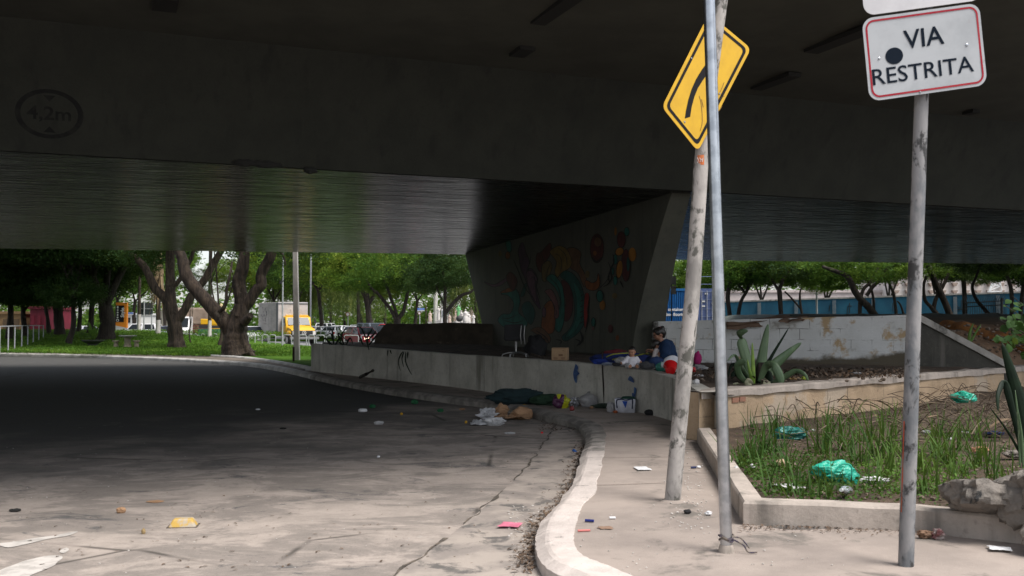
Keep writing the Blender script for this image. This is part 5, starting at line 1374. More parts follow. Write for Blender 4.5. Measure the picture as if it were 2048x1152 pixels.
# ---- cars
def car(label, loc, rz, col, L_=4.1, W_=1.66, H_=1.46, kind='hatch', lit=False, group=None, name="car"):
    t = thing(name, label, "car", loc, group, rz)
    s = L_ / 4.1; h = H_ / 1.46
    low = [(-1.98, .42), (-2.05, .58), (-2.0, .72), (-1.9, .80), (-1.05, .93), (1.75, .98), (2.0, .92), (2.05, .6), (1.98, .36), (1.6, .26), (-1.7, .26)]
    if kind == 'sedan': low = [(-2.0, .42), (-2.08, .58), (-2.0, .74), (-1.05, .92), (1.2, .97), (2.0, .93), (2.08, .6), (1.98, .36), (1.6, .26), (-1.7, .26)]
    mb = MB(); w2 = W_ / 2
    P = [(y * s, z * h) for y, z in low]; n_ = len(P)
    def row(x, k, zk): return [Vector((x, y * k, z if z < .5 else z * zk)) for y, z in P]
    rows = [row(-w2 * .96, .985, .97), row(-w2, .995, 1), row(-w2 * .8, 1, 1.01), row(0, 1.01, 1.03), row(w2 * .8, 1, 1.01), row(w2, .995, 1), row(w2 * .96, .985, .97)]
    for a, b2 in zip(rows[:-1], rows[1:]):
        for i in range(n_): mb.add([a[i], a[(i + 1) % n_], b2[(i + 1) % n_], b2[i]], [(0, 1, 2, 3)])
    mb.poly(rows[0]); mb.poly(list(reversed(rows[-1])))
    if kind == 'sedan': cab = [(-1.05, .91, .76), (-.25, 1.42, .56), (.75, 1.44, .56), (1.5, .95, .74)]
    elif kind == 'suv': cab = [(-1.0, .92, .78), (-.45, 1.46, .64), (1.75, 1.46, .62), (1.98, .97, .76)]
    else: cab = [(-1.05, .91, .76), (-.3, 1.43, .58), (1.3, 1.45, .56), (1.9, .97, .74)]
    C = [(y * s, z * h, x * W_ / 1.66) for y, z, x in cab]
    A_ = [Vector((-x, y, z)) for y, z, x in C]; B_ = [Vector((x, y, z)) for y, z, x in C]
    mb.add(A_ + B_, [(3, 2, 1, 0), (4, 5, 6, 7), (0, 1, 5, 4), (1, 2, 6, 5), (2, 3, 7, 6), (3, 0, 4, 7)])
    body = mb.build("body", col, t, smooth=35); bevel(body, .04 * s, 2, 35)
    def pane(q, k=.86, off=.004, name="window"):
        c = sum(q, Vector()) / len(q); n_ = (q[1] - q[0]).cross(q[2] - q[0]).normalized()
        if n_.dot(c - Vector((0, 0.3, .6))) < 0: n_ = -n_
        MB().prism([c + (p - c) * k + n_ * off for p in q], n_ * .004).build(name, M['glass'], t, smooth=0)
    pane([A_[0], A_[1], B_[1], B_[0]], .88, .006, "windscreen"); pane([A_[2], A_[3], B_[3], B_[2]], .8, .006, "rear_window")
    for S_ in (A_, B_):
        m0, m1 = S_[0].lerp(S_[3], .5), S_[1].lerp(S_[2], .5)
        pane([S_[0], m0, m1, S_[1]], .82); pane([m0, S_[3], S_[2], m1], .82)
    for y in (-1.28 * s, 1.25 * s):
        for x in (-1, 1):
            wz = .29 * h; rot = Matrix.Rotation(math.pi / 2, 3, 'Y')
            MB().lathe((x * (w2 - .09), y, wz), [(.20, -.1), (.29 * h, -.09), (.29 * h, .09), (.20, .1)], 18, rot=rot).build("wheel", M['tyre'], t)
            MB().lathe((x * (w2 + .005), y, wz), [(.18, -.015), (.17, .012), (.05, .018)], 14, rot=rot).build("wheel_rim", M['rim'], t)
    for x in (-1, 1):
        mb = MB(); mb.ellip((x * (w2 - .28), -2.0 * s, .66 * h), (.2, .09, .085)); mb.build("headlight", M['lit'] if lit else M['lampglass'], t)
        mb = MB(); mb.box((x * (w2 - .16), 2.03 * s, .78 * h), (.22, .08, .2)); mb.build("tail_light", M['taillamp'], t, smooth=0)
    mb = MB(); mb.box((0, -2.06 * s, .62 * h), (.62, .05, .1)); mb.build("grille", M['trim'], t, smooth=0)
    mb = MB(); mb.box((0, -2.07 * s, .44 * h), (.4, .04, .12)); mb.build("number_plate", M['white'], t, smooth=0)
    mb = MB(); mb.box((0, 2.085 * s, .62 * h), (.4, .03, .12)); mb.build("number_plate", M['white'], t, smooth=0)
    return t
silver = paint("silver_paint", (0.60, 0.61, 0.64)); white = paint("car_white", (0.82, 0.82, 0.83)); black = paint("car_black", (0.02, 0.022, 0.028)); redp = paint("car_wine_red", (0.24, 0.008, 0.018)); bluegrey = paint("car_bluegrey", (0.10, 0.12, 0.15))
def gy(px, Y, z=0.0): p = at(px, 650, Y); p.z = z; return p
PG = "cars parked beyond the median"
car("wine red hatchback with lit headlights passing behind the sooty barrier's slope", gy(727, 72, -0.02), R(30), redp, 4.2, 1.68, 1.5, 'hatch', True)
car("white hatchback parked behind the truck cab and hedge", gy(636, 104), R(160), white, 3.9, 1.66, 1.45, 'hatch', False, PG)
car("tall white van-like car at the back, behind the street tree trunk", gy(655, 112), R(170), white, 4.3, 1.75, 1.75, 'suv', False, PG)
car("silver sedan seen from behind with red tail lamps between the hedges", gy(664, 99), R(176), silver, 4.3, 1.72, 1.46, 'sedan', False, PG)
car("white compact with an orange lamp, right of the silver sedan", gy(685, 106), R(165), white, 4.0, 1.68, 1.5, 'hatch', False, PG)
car("silver car behind the second hedge under the round sign", gy(706, 103), R(172), silver, 4.2, 1.70, 1.46, 'sedan', False, PG)
car("silver-grey estate left of the thick-trunked street tree", gy(722, 108), R(172), silver, 4.3, 1.7, 1.55, 'suv', False, PG)
car("dark boxy off-roader right behind the red car", gy(748, 84), R(35), bluegrey, 4.2, 1.75, 1.75, 'suv')
car("black car in front of the boxy off-roader, mostly behind the barrier slope", gy(764, 77), R(35), black, 4.2, 1.72, 1.55, 'sedan')
car("red car roof showing just above the sooty barrier", gy(795, 78, .18), R(60), paint("bright_red_paint", (0.5, 0.02, 0.03)), 4.0, 1.66, 1.5, 'hatch')
car("white off-roader parked across behind the orange totem", gy(280, 95), R(-97), white, 4.2, 1.75, 1.68, 'suv')
car("white saloon behind the white off-roader's bonnet", gy(303, 100), R(-97), white, 4.3, 1.72, 1.42, 'sedan')
car("silver car half hidden behind the broad dark trunk", gy(168, 98), R(-97), silver, 4.3, 1.72, 1.5, 'sedan')
car("pale blue-grey car behind the forked tree with lit lamps", gy(338, 92), R(-20), paint("pale_blue_paint", (0.42, 0.45, 0.55)), 4.2, 1.72, 1.5, 'hatch', True)
car("small white car behind the twisted tree, in front of the truck", gy(507, 82), R(24), white, 3.9, 1.66, 1.5, 'hatch')

# ---- box truck with yellow bonneted cab
tl = gy(603, 77, -0.03)
tk = thing("box_truck", "white box truck with dirty sides and a yellow bonneted cab waiting on the street", "truck", tl, None, R(31))
tk.scale = (1.0, 1.0, 1.0)
boxm = mat("dirty_white_box", (0.50, 0.47, 0.46), (0.42, 0.395, 0.385), 1.5, 0.4, 0.6, (0.24, 0.22, 0.21), 2.2, 0.6, 0.72, rough=0.7, stretch=(1, .5, 2))
cy0 = 2.0
mb = MB(); mb.box((0, cy0 + 2.6, 2.22), (2.42, 5.2, 2.42)); bevel(mb.build("cargo_box", boxm, tk, smooth=0), .03)
mb = MB(); mb.box((-1.215, cy0 + .25, 2.2), (.02, .5, 2.3)); mb.box((0, cy0 - .012, 3.30), (2.42, .02, .1)); mb.build("box_corner_panel", mat("dark_corner_panel", (0.12, 0.13, 0.14), rough=0.6), tk, smooth=0)
mb = MB()
for s_ in [((-1.218, cy0 + 2.05, 1.15), (.012, .75, .03)), ((-1.218, cy0 + 2.05, 2.95), (.012, .75, .03)), ((-1.218, cy0 + 1.68, 2.05), (.012, .03, 1.8)), ((-1.218, cy0 + 2.42, 2.05), (.012, .03, 1.8)), ((-1.222, cy0 + 2.9, 1.9), (.02, .12, .06))]: mb.box(*s_)
mb.build("side_door_frame", M['steelgrey'], tk, smooth=0)
sc2 = MB(); rg = random.Random(9)
for k in range(16):
    y, z = cy0 + rg.uniform(2.8, 4.4), rg.uniform(2.0, 3.1); sc2.tube([(-1.218, y + i * .05, z + rg.uniform(-.1, .1)) for i in range(6)], .008, 4)
sc2.build("scribbles", mat("faded_scribble", (0.2, 0.2, 0.22), rough=.8), tk, smooth=0)
mb = MB(); mb.box((0, cy0 + 2.2, .82), (.9, 8.0, .2)); mb.box((-.9, cy0 + 2.9, .72), (.4, 1.3, .35)); mb.build("chassis", M['trim'], tk, smooth=0)
ymat = paint("truck_yellow", (0.72, 0.40, 0.02))
mb = MB()
rowz = lambda y0, z0, z1, w0, w1: [Vector((-w0, y0, z0)), Vector((w0, y0, z0)), Vector((w1, y0, z1)), Vector((-w1, y0, z1))]
mb.prism([(-1.05, cy0 - .15, .95), (-1.05, cy0 - 1.45, .95), (-1.08, cy0 - 1.45, 1.55), (-.98, cy0 - 1.05, 2.28), (-.96, cy0 - .15, 2.34)], (2.06, 0, 0))
cabm = mb.build("cab", ymat, tk, smooth=30); bevel(cabm, .09, 3)
bn_ = MB()
secs = [(cy0 - 1.35, .95, 1.62, .98), (cy0 - 1.9, .95, 1.56, .97), (cy0 - 2.35, .95, 1.42, .95), (cy0 - 2.6, 1.0, 1.15, .90)]
rows = [[Vector((-w_, y, z0)), Vector((-w_, y, lerp(z0, z1, .75))), Vector((-w_ * .75, y, z1 * .985)), Vector((0, y, z1 + .03)), Vector((w_ * .75, y, z1 * .985)), Vector((w_, y, lerp(z0, z1, .75))), Vector((w_, y, z0))] for y, z0, z1, w_ in secs]
for a, b2 in zip(rows[:-1], rows[1:]):
    for i in range(6): bn_.add([a[i], a[i + 1], b2[i + 1], b2[i]], [(0, 1, 2, 3)])
bn_.poly(rows[-1]); bn_.build("bonnet", ymat, tk, smooth=50)
mb = MB(); mb.box((0, cy0 - 2.56, .98), (1.98, .16, .44)); bevel(mb.build("grille_panel", M['trim'], tk, smooth=0), .05)
fy = cy0 - 2.648
em_ = MB(); ring(em_, Vector((0, fy, 1.02)), Vector((1, 0, 0)), Vector((0, 0, 1)), .16, .13, 28)
for k in range(3):
    a = math.pi / 2 + k * 2 * math.pi / 3; d1 = Vector((math.cos(a), 0, math.sin(a))); d2 = Vector((-d1.z, 0, d1.x)); c = Vector((0, fy, 1.02))
    em_.add([c + d1 * .14, c + d2 * .026, c - d2 * .026], [(0, 1, 2)])
em_.build("round_emblem", M['lampglass'], tk, smooth=0)
for x in (-.8, .8):
    mb = MB(); mb.box((x, cy0 - 2.64, 1.0), (.24, .06, .28)); bevel(mb.build("headlight", M['lampglass'], tk, smooth=0), .03)
mb = MB(); mb.box((0, cy0 - 2.72, .62), (2.3, .14, .2)); bevel(mb.build("bumper", mat("grey_bumper", (0.2, 0.2, 0.2), rough=.6), tk, smooth=0), .03)
mb = MB(); mb.prism([(-.88, cy0 - 1.47, 1.62), (.88, cy0 - 1.47, 1.62), (.82, cy0 - 1.12, 2.2), (-.82, cy0 - 1.12, 2.2)], (0, -.02, .01)); mb.build("windscreen", M['glass'], tk, smooth=0)
for x in (-1, 1):
    mb = MB(); mb.prism([(x * 1.075, cy0 - .35, 1.58), (x * 1.075, cy0 - 1.28, 1.58), (x * 1.0, cy0 - 1.02, 2.18), (x * 1.0, cy0 - .35, 2.2)], (x * .02, 0, 0)); mb.build("side_window", M['glass'], tk, smooth=0)
    mb = MB(); mb.tube([(x * 1.05, cy0 - 1.35, 1.75), (x * 1.25, cy0 - 1.5, 1.8), (x * 1.27, cy0 - 1.5, 2.0)], .015, 5); mb.box((x * 1.27, cy0 - 1.5, 1.92), (.16, .05, .3)); mb.build("mirror", M['trim'], tk, smooth=0)
    mb = MB(); mb.ellip((x * .92, cy0 - 1.9, .92), (.2, .62, .30)); mb.build("mudguard", ymat, tk)
    for y in (cy0 - 1.9, cy0 + 3.9):
        MB().lathe((x * .98, y, .48), [(.3, -.14), (.48, -.12), (.48, .12), (.3, .14)], 20, rot=Matrix.Rotation(math.pi / 2, 3, 'Y')).build("wheel", M['tyre'], tk)
        MB().lathe((x * 1.11, y, .48), [(.26, -.02), (.24, .02), (.08, .05)], 14, rot=Matrix.Rotation(math.pi / 2, 3, 'Y')).build("wheel_rim", M['rim'], tk)
mb = MB(); mb.tube([(-.9, cy0 - .9, 2.36), (.9, cy0 - .9, 2.36)], .06, 8); mb.build("roof_visor", ymat, tk)

# ---- brown tarpaulin truck and a yellow loader on a green lorry, behind the park
bl = gy(388, 92, 0)
t2 = thing("stake_truck", "old lorry with brown tarpaulin load and yellow cab left of the twisted tree", "truck", bl, None, R(8))
tarp = mat("brown_tarpaulin", (0.26, 0.20, 0.155), (0.20, 0.15, 0.115), 2, rough=.9, bump=.4, bscale=6)
mb = MB(); mb.box((-.2, 0, 2.35), (3.6, 2.2, 1.6)); bevel(mb.build("tarpaulin", tarp, t2, smooth=0), .2, 3)
slat = mat("red_brown_boards", (0.16, 0.07, 0.045), (0.10, 0.045, 0.03), 4, rough=.85)
for z in (1.02, 1.25, 1.48):
    mb = MB(); mb.box((-.2, -1.14, z), (3.7, .06, .17)); mb.build("side_board", slat, t2, smooth=0)
mb = MB()
for x in (-2, -1.4, -.8, -.2, .4, 1.0, 1.6): mb.box((x, -1.19, 1.25), (.07, .04, .75))
mb.box((-.2, 0, .85), (3.7, 2.2, .12)); mb.build("stake_frame", slat, t2, smooth=0)
for x in (-1.4, -.5, 1.9):
    MB().lathe((x, -.95, .45), [(.3, -.12), (.45, -.1), (.45, .1), (.3, .12)], 16, rot=Matrix.Rotation(math.pi / 2, 3, 'X')).build("wheel", M['tyre'], t2)
mb = MB(); mb.box((2.05, 0, 1.75), (.9, 2.2, 2.2)); bevel(mb.build("cab", ymat, t2, smooth=0), .08)
mb = MB(); mb.box((2.05, -1.11, 2.35), (.5, .03, .6)); mb.build("side_window", M['glass'], t2, smooth=0)
gl_ = gy(430, 89, 0)
t3 = thing("flatbed_lorry", "green-sided lorry with a yellow machine part, seen under the twisted tree's left limb", "truck", gl_, None, R(8))
mb = MB(); mb.box((0, 0, .95), (2.6, 2.1, .55)); bevel(mb.build("bed", paint("green_paint", (0.03, 0.14, 0.09)), t3, smooth=0), .03)
mb = MB(); mb.prism([(-1.1, -1.0, 1.62), (.4, -1.0, 1.6), (.6, -1.0, 1.75), (.2, -1.0, 2.05), (-1.1, -1.0, 2.12)], (0, 1.6, 0)); bevel(mb.build("loader_body", ymat, t3, smooth=0), .05)
mb = MB(); mb.prism([(.3, -.6, 2.9), (.9, -.6, 2.6), (1.0, -.6, 2.95), (.55, -.6, 3.5)], (0, .6, 0)); mb.build("loader_bucket", mat("pale_yellow_steel", (0.7, 0.55, 0.3), rough=.6), t3, smooth=0)
mb = MB(); mb.tube([(.0, -.4, 2.0), (.4, -.4, 2.5), (.7, -.4, 3.0)], .1, 6); mb.build("loader_arm", ymat, t3)
mb = MB(); mb.box((-.3, -1.02, 1.42), (1.8, .1, .26)); mb.build("bed_rail", M['trim'], t3, smooth=0)
for x in (-.8, .8): MB().lathe((x, -.95, .42), [(.3, -.12), (.42, -.1), (.42, .1), (.3, .12)], 16, rot=Matrix.Rotation(math.pi / 2, 3, 'X')).build("wheel", M['tyre'], t3)
bz2 = gy(367, 90, 0); t4 = thing("van", "white van nose beside the forked tree, left of the brown lorry", "van", bz2, None, R(10))
mb = MB(); mb.prism([(-.6, -2, .4), (-.6, -2.1, 1.1), (-.6, -1.6, 1.35), (-.6, -1.0, 2.3), (-.6, 2.2, 2.35), (-.6, 2.2, .4)], (1.3, 0, 0)); bevel(mb.build("body", white, t4, smooth=0), .06)
mb = MB(); mb.prism([(-.55, -1.6, 1.38), (.6, -1.6, 1.38), (.6, -1.06, 2.2), (-.55, -1.06, 2.2)], (0, -.03, 0)); mb.build("windscreen", M['glass'], t4, smooth=0)
mb = MB(); mb.box((0, -2.08, .6), (1.2, .08, .2)); mb.build("bumper", M['trim'], t4, smooth=0)
for x in (-.5, .6): MB().lathe((x, -1.4, .36), [(.2, -.1), (.36, -.09), (.36, .09), (.2, .1)], 14, rot=Matrix.Rotation(math.pi / 2, 3, 'Y')).build("wheel", M['tyre'], t4)

# ---- park furniture: stone table with stools
b_ = at(255, 693, 58); b_.z = lawn_z(b_.x, b_.y) + .02
st = mat("park_stone", (0.30, 0.25, 0.19), (0.22, 0.18, 0.14), 5, rough=.9, bump=.3, bscale=20)
t = thing("park_table", "round-topped stone park table on a turned pedestal on the lawn", "table", b_)
MB().lathe(b_, [(.24, 0), (.26, .06), (.2, .1), (.17, .3), (.19, .36), (.17, .4), (.20, .62), (.25, .68)], 16).build("pedestal", st, t, b_)
MB().lathe(b_, [(.5, .66), (.5, .70), (.46, .705)], 20).build("tabletop", mat("grey_stone_top", (0.26, 0.26, 0.25), rough=.8), t, b_).scale = (1, 1, 1)
MB().lathe(b_, [(.28, .58), (.32, .655)], 16).build("collar", bpy.data.materials["grey_stone_top"], t, b_)
for px, lab in ((232, "stone stool left of the park table"), (273, "stone stool right of the park table")):
    s_ = at(px, 690, 58); s_.z = lawn_z(s_.x, s_.y) + .02
    tt = thing("park_stool", lab, "stool", s_, "stools at the stone table")
    MB().lathe(s_, [(.15, 0), (.13, .1), (.12, .3), (.14, .34)], 14).build("pedestal", st, tt, s_)
    MB().lathe(s_, [(.2, .34), (.21, .40), (.18, .41)], 16).build("seat", st, tt, s_)
b_ = at(186, 672, 60); b_.z = lawn_z(b_.x, b_.y)
t = thing("stone_planter", "low dark stone bowl planter with a pale green spiky plant beside the broad dark trunk", "planter", b_)
MB().lathe(b_, [(.25, 0), (.3, .15), (.62, .32), (.64, .38), (.55, .38), (.4, .28)], 18).build("bowl", mat("dark_stone", (0.06, 0.06, 0.058), rough=.9), t, b_)
def blade_mb(mb, base, tip, width, sag=0.2, n=7, mi=0, fold=0.2, prof=None):
    base, tip = Vector(base), Vector(tip); d = tip - base; side = Vector((-d.y, d.x, 0));
    if side.length < 1e-4: side = Vector((1, 0, 0))
    side.normalize(); vs = []; fs = []
    for i in range(n + 1):
        t = i / n; p = base + d * t + Vector((0, 0, sag * d.length * (math.sin(math.pi * t) * .8 - t * t * .3)))
        w_ = width * (prof(t) if prof else math.sin(math.pi * (0.12 + 0.88 * t)) ** .8) * .5
        up = Vector((0, 0, fold * w_))
        vs += [p - side * w_ + up, p, p + side * w_ + up]
    for i in range(n):
        k = i * 3; fs += [(k, k + 1, k + 4, k + 3), (k + 1, k + 2, k + 5, k + 4)]
    return mb.add(vs, fs, mi)
LG = mat("fresh_green_blade", (0.12, 0.22, 0.03), (0.07, 0.15, 0.02), 6, rough=.6, transl=.3)
mb = MB(); rg = random.Random(2)
for k in range(16):
    a = rg.uniform(0, 6.28); l = rg.uniform(.6, 1.2); blade_mb(mb, b_ + Vector((0, 0, .35)), b_ + Vector((math.cos(a) * .5 * l, math.sin(a) * .4, .35 + l)), .16, .1)
mb.build("spiky_leaves", LG, t, b_, recalc=False)

# ---- orange totem sign, dark panel, street signs
b_ = at(242, 668, 84); b_.z = lawn_z(b_.x, b_.y)
t = thing("totem_sign", "tall orange and white totem with a black panel lettered Style sideways", "sign", b_)
h = lambda py: at(242, py, 84).z - b_.z
orange = mat("orange_panel", (0.80, 0.26, 0.015), rough=.5)
tw = .46
mb = MB(); mb.prism([(-tw, 0, -.1), (tw * .75, 0, -.1), (tw * .75, 0, h(655)), (-tw, 0, h(651))], (0, .3, 0)); mb.build("white_base", M['white'], t, smooth=0)
mb = MB(); mb.prism([(-tw, 0, h(651) + .002), (tw, 0, h(656) + .002), (tw, 0, h(605)), (-tw, 0, h(605))], (0, .3, 0)); mb.build("orange_body", orange, t, smooth=0)
mb = MB(); mb.box((-.03 - .08, -.012, (h(644) + h(611)) / 2), (.78 * tw * 2 * .95, .02, h(611) - h(644))); mb.build("black_panel", M['black'], t, smooth=0)
tx = MB(); v_, f_ = text_mesh("Style", .42, bold=.012); tx.add([Vector((0.12 - y, -.026, h(625) + x)) for x, y in v_], f_)
tx.build("lettering", M['white'], t, smooth=0)
sw_ = MB(); ring(sw_, Vector((-.30, -.026, h(640.5))), Vector((1, 0, 0)), Vector((0, 0, 1)), .12, .075, 16); sw_.build("round_logo", M['white'], t, smooth=0)
bar = MB()
for k, (z0, z1) in enumerate([(612, 617), (618.5, 622), (623.5, 626.5), (628, 632), (633.5, 636)]): bar.box((-.30, -.024, (h(z0) + h(z1)) / 2), (.13 - .02 * (k % 2), .006, (h(z0) - h(z1)) * .9))
bar.build("blurred_wording", M['white'], t, smooth=0)
b_ = at(287, 672, 80); b_.z = lawn_z(b_.x, b_.y)
t = thing("dark_sign_panel", "back of a dark grey sign panel on posts left of the shaggy palm", "sign", b_)
for px in (275, 287.5, 303): MB().tube([Vector((at(px, 670, 80).x, 80, b_.z - .1)), Vector((at(px, 670, 80).x, 80, at(px, 602 if px != 303 else 628, 80).z))], .055, 8).build("post", M['steelgrey'], t, b_)
c = at(290, 617.5, 80); mb = MB(); mb.box(c + Vector((0, .12, 0)), (1.15, .04, .98)); mb.build("panel", mat("dark_grey_panel", (0.035, 0.045, 0.05), rough=.7), t, b_, smooth=0)
mb = MB(); mb.box(c + Vector((0, .085, .0)), (1.15, .03, .05)); mb.build("brace", M['steelgrey'], t, b_, smooth=0)
def street_sign(label, px, py0, Y, ppx, ppy, wpx, hpx, rnd=None):
    b_ = at(px, py0, Y); t = thing("street_sign", label, "sign", b_)
    MB().tube([b_, at(px, ppy - hpx, Y)], .04, 8).build("post", M['steelgrey'], t, b_)
    k = Y / F; blue = mat("sign_blue", (0.02, 0.12, 0.50), rough=.5)
    if wpx:
        c = at(ppx, ppy, Y) - Vector((0, .06, 0)); mb = MB(); mb.box(c, (wpx * k, .03, hpx * k)); mb.build("name_plate", M['white'], t, b_, smooth=0)
        mb = MB(); mb.box(c + Vector((0, -.018, hpx * k * .12)), (wpx * k * .98, .006, hpx * k * .7)); mb.build("blue_field", blue, t, b_, smooth=0)
        mb = MB(); 
        for q in range(4): mb.box(c + Vector(((q - 1.5) * wpx * k * .19, -.023, hpx * k * .12)), (wpx * k * .13, .004, hpx * k * .16))
        mb.build("blurred_wording", M['white'], t, b_, smooth=0)
    if rnd:
        c = at(rnd[0], rnd[1], Y) - Vector((0, .06, 0)); rot = Matrix.Rotation(math.pi / 2, 3, 'X')
        MB().lathe(c, [(rnd[2] * k, -.01), (rnd[2] * k, .01)], 20, rot=rot).build("round_plate", M['white'], t, b_, smooth=0)
        mb = MB(); ring(mb, c - Vector((0, .014, 0)), Vector((1, 0, 0)), Vector((0, 0, 1)), rnd[2] * k * .98, rnd[2] * k * .74, 24); mb.build("red_ring", M['signred'], t, b_, smooth=0)
    return t
street_sign("blue street-name plate over a small round sign, before the garden statues", 839.5, 655, 90, 842, 619, 14, 6, (839, 626.5, 2.8))
street_sign("blue street-name plate behind the orange totem", 254, 670, 90, 261, 627, 12, 5)
street_sign("round white no-entry style traffic sign with red rim over the parked cars", 696, 652, 98, 0, 625, 0, 0, (695.5, 628.5, 4))
t, a, top = slim_pole("sign_back_pole", "thin dark pole carrying a grey sign plate beside the pier's right edge", 1343, 650, 560, 33, 2.6, M['trim'], "sign")
for z0, z1 in ((552, 570), (571, 589)):
    p, q = at(1342, z0, 32.95), at(1352, z1, 32.95); mb = MB(); mb.box((p + q) / 2, (q.x - p.x, .03, p.z - q.z - .02)); mb.build("sign_plate", mat("grey_plate", (0.22, 0.22, 0.22), rough=.7), t, a, smooth=0)

# ---- limewashed trunks and the shaggy dead-frond palm
def lime(label, px, py0, py1, Y, wpx, top_py, tm):
    b_ = at(px, py0, Y); b_.z = lawn_z(b_.x, b_.y) - .05; t = thing("palm_tree" if tm == 'palm' else "tree", label, "tree", b_, "limewashed trunks"); r0 = wpx / 2 * Y / F
    m1 = at(px, py1, Y); m1.x = b_.x; tp = at(px, top_py, Y); tp.x = b_.x
    MB().tube([b_, b_.lerp(m1, .5), m1], [r0 * 1.1, r0, r0], 12).build("limewashed_base", M['limewash'], t, b_)
    MB().tube([m1, m1.lerp(tp, .5), tp], [r0 * .97, r0 * .95, r0 * .85], 12).build("trunk", M['bark'], t, b_)
    return t, b_, m1, tp
t, b_, m1, tp = lime("shaggy palm with a skirt of dead fronds above a limewashed base", 316, 673, 640, 76, 9.5, 470, 'palm')
mb = MB(); rg = random.Random(5)
for k in range(150):
    z0 = rg.uniform(at(0, 590, 76).z, at(0, 505, 76).z); a = rg.uniform(0, 6.28); l = rg.uniform(.9, 2.0)
    s0 = Vector((b_.x + math.cos(a) * .2, 76 + math.sin(a) * .2, z0)); e = s0 + Vector((math.cos(a) * rg.uniform(.25, .75) - .25, math.sin(a) * .5, -l))
    blade_mb(mb, s0, e, rg.uniform(.05, .12), .12, 5)
mb.build("dead_fronds", FROND, t, b_, recalc=False)
t, b_, m1, tp = lime("slim limewashed trunk behind the dark sign panel", 278, 672, 629, 80, 6, 500, 'tree')
put_crown(t, 'mid', 1, at(278, 470, 82), .5, 1)
t, b_, m1, tp = lime("limewashed trunk right of the brown lorry's cab", 419, 683, 641, 72, 7.5, 500, 'tree')
put_crown(t, 'airy', 2, at(419, 460, 72), .6, 1)

# ---- buildings at the back
def building(label, x0, x1, Y, z1, col, wcol, rows_, cols, name="building", depth=8, z0=-.1):
    b_ = Vector(((x0 + x1) / 2, Y, 0)); t = thing(name, label, "building", b_); W_ = x1 - x0
    mb = MB(); mb.box((0, depth / 2, (z0 + z1) / 2), (W_, depth, z1 - z0)); mb.build("wall", col, t, smooth=0)
    mb = MB(); mb.box((0, depth / 2, z1 + .12), (W_ + .3, depth + .3, .24)); mb.build("roof", col, t, smooth=0)
    for i in range(rows_):
        for j in range(cols):
            x = lerp(-W_ / 2, W_ / 2, (j + .5) / cols); z = lerp(z0 + .3, z1, (i + .5) / rows_); ww, hh = W_ / cols * .5, (z1 - z0) / rows_ * .45
            mb = MB(); mb.box((x, -.02, z), (ww, .08, hh)); f = mb.build("window", wcol, t, smooth=0)
    return t
pinkw = mat("pale_pink_render", (0.62, 0.54, 0.52), (0.52, 0.45, 0.43), 1, rough=.9)
kio = building("red kiosk in the shade of the park trees", at(60, 640, 88).x, at(97, 640, 88).x, 88, at(50, 618, 88).z, mat("red_kiosk_paint", (0.18, 0.010, 0.028), (0.14, 0.008, 0.022), 2, rough=.7), mat("dark_red_shutter", (0.20, 0.012, 0.03), rough=.7), 1, 3, "kiosk", 5, .4)
building("tan plastered hut left of the red kiosk", at(-20, 640, 88).x, at(44, 640, 88).x, 88, at(20, 628, 88).z, mat("tan_render", (0.34, 0.21, 0.10), (0.28, 0.17, 0.085), 2, rough=.9), mat("brown_door", (0.14, 0.09, 0.05), rough=.8), 1, 3, "hut", 5, .4)
building("low yellow-trimmed pale building behind the shaggy palm", at(315, 640, 118).x, at(346, 640, 118).x, 118, at(0, 625, 118).z, mat("cream_render", (0.55, 0.50, 0.40), rough=.9), M['trim'], 1, 3)
building("pale shop building behind the blue plate at the totem", at(252, 640, 125).x, at(276, 640, 125).x, 125, at(0, 630, 125).z, mat("pale_shop", (0.6, 0.6, 0.58), rough=.9), M['glass'], 2, 2)
building("white building glimpsed through the trees above the garden statues", at(882, 640, 140).x, at(915, 640, 140).x, 140, at(0, 560, 140).z, mat("white_render", (0.72, 0.70, 0.70), (0.62, 0.60, 0.60), 1, rough=.9), mat("pale_glass", (0.3, 0.32, 0.34), rough=.3), 4, 5)
b_ = at(646, 640, 128); b_.z = 0; t = thing("billboard", "white billboard with a small blue mark among the trees above the parked cars", "sign", b_)
MB().tube([b_, Vector((b_.x, 128, 4.8))], .09, 8).build("post", M['steelgrey'], t, b_)
p = at(646, 579, 128); mb = MB(); mb.box(p, (1.0, .1, 1.5)); mb.build("board", M['white'], t, b_, smooth=0)
mb = MB(); mb.box(p + Vector((.05, -.06, -.4)), (.6, .02, .35)); mb.build("blue_mark", mat("sign_blue2", (0.02, 0.1, 0.5), rough=.5), t, b_, smooth=0)

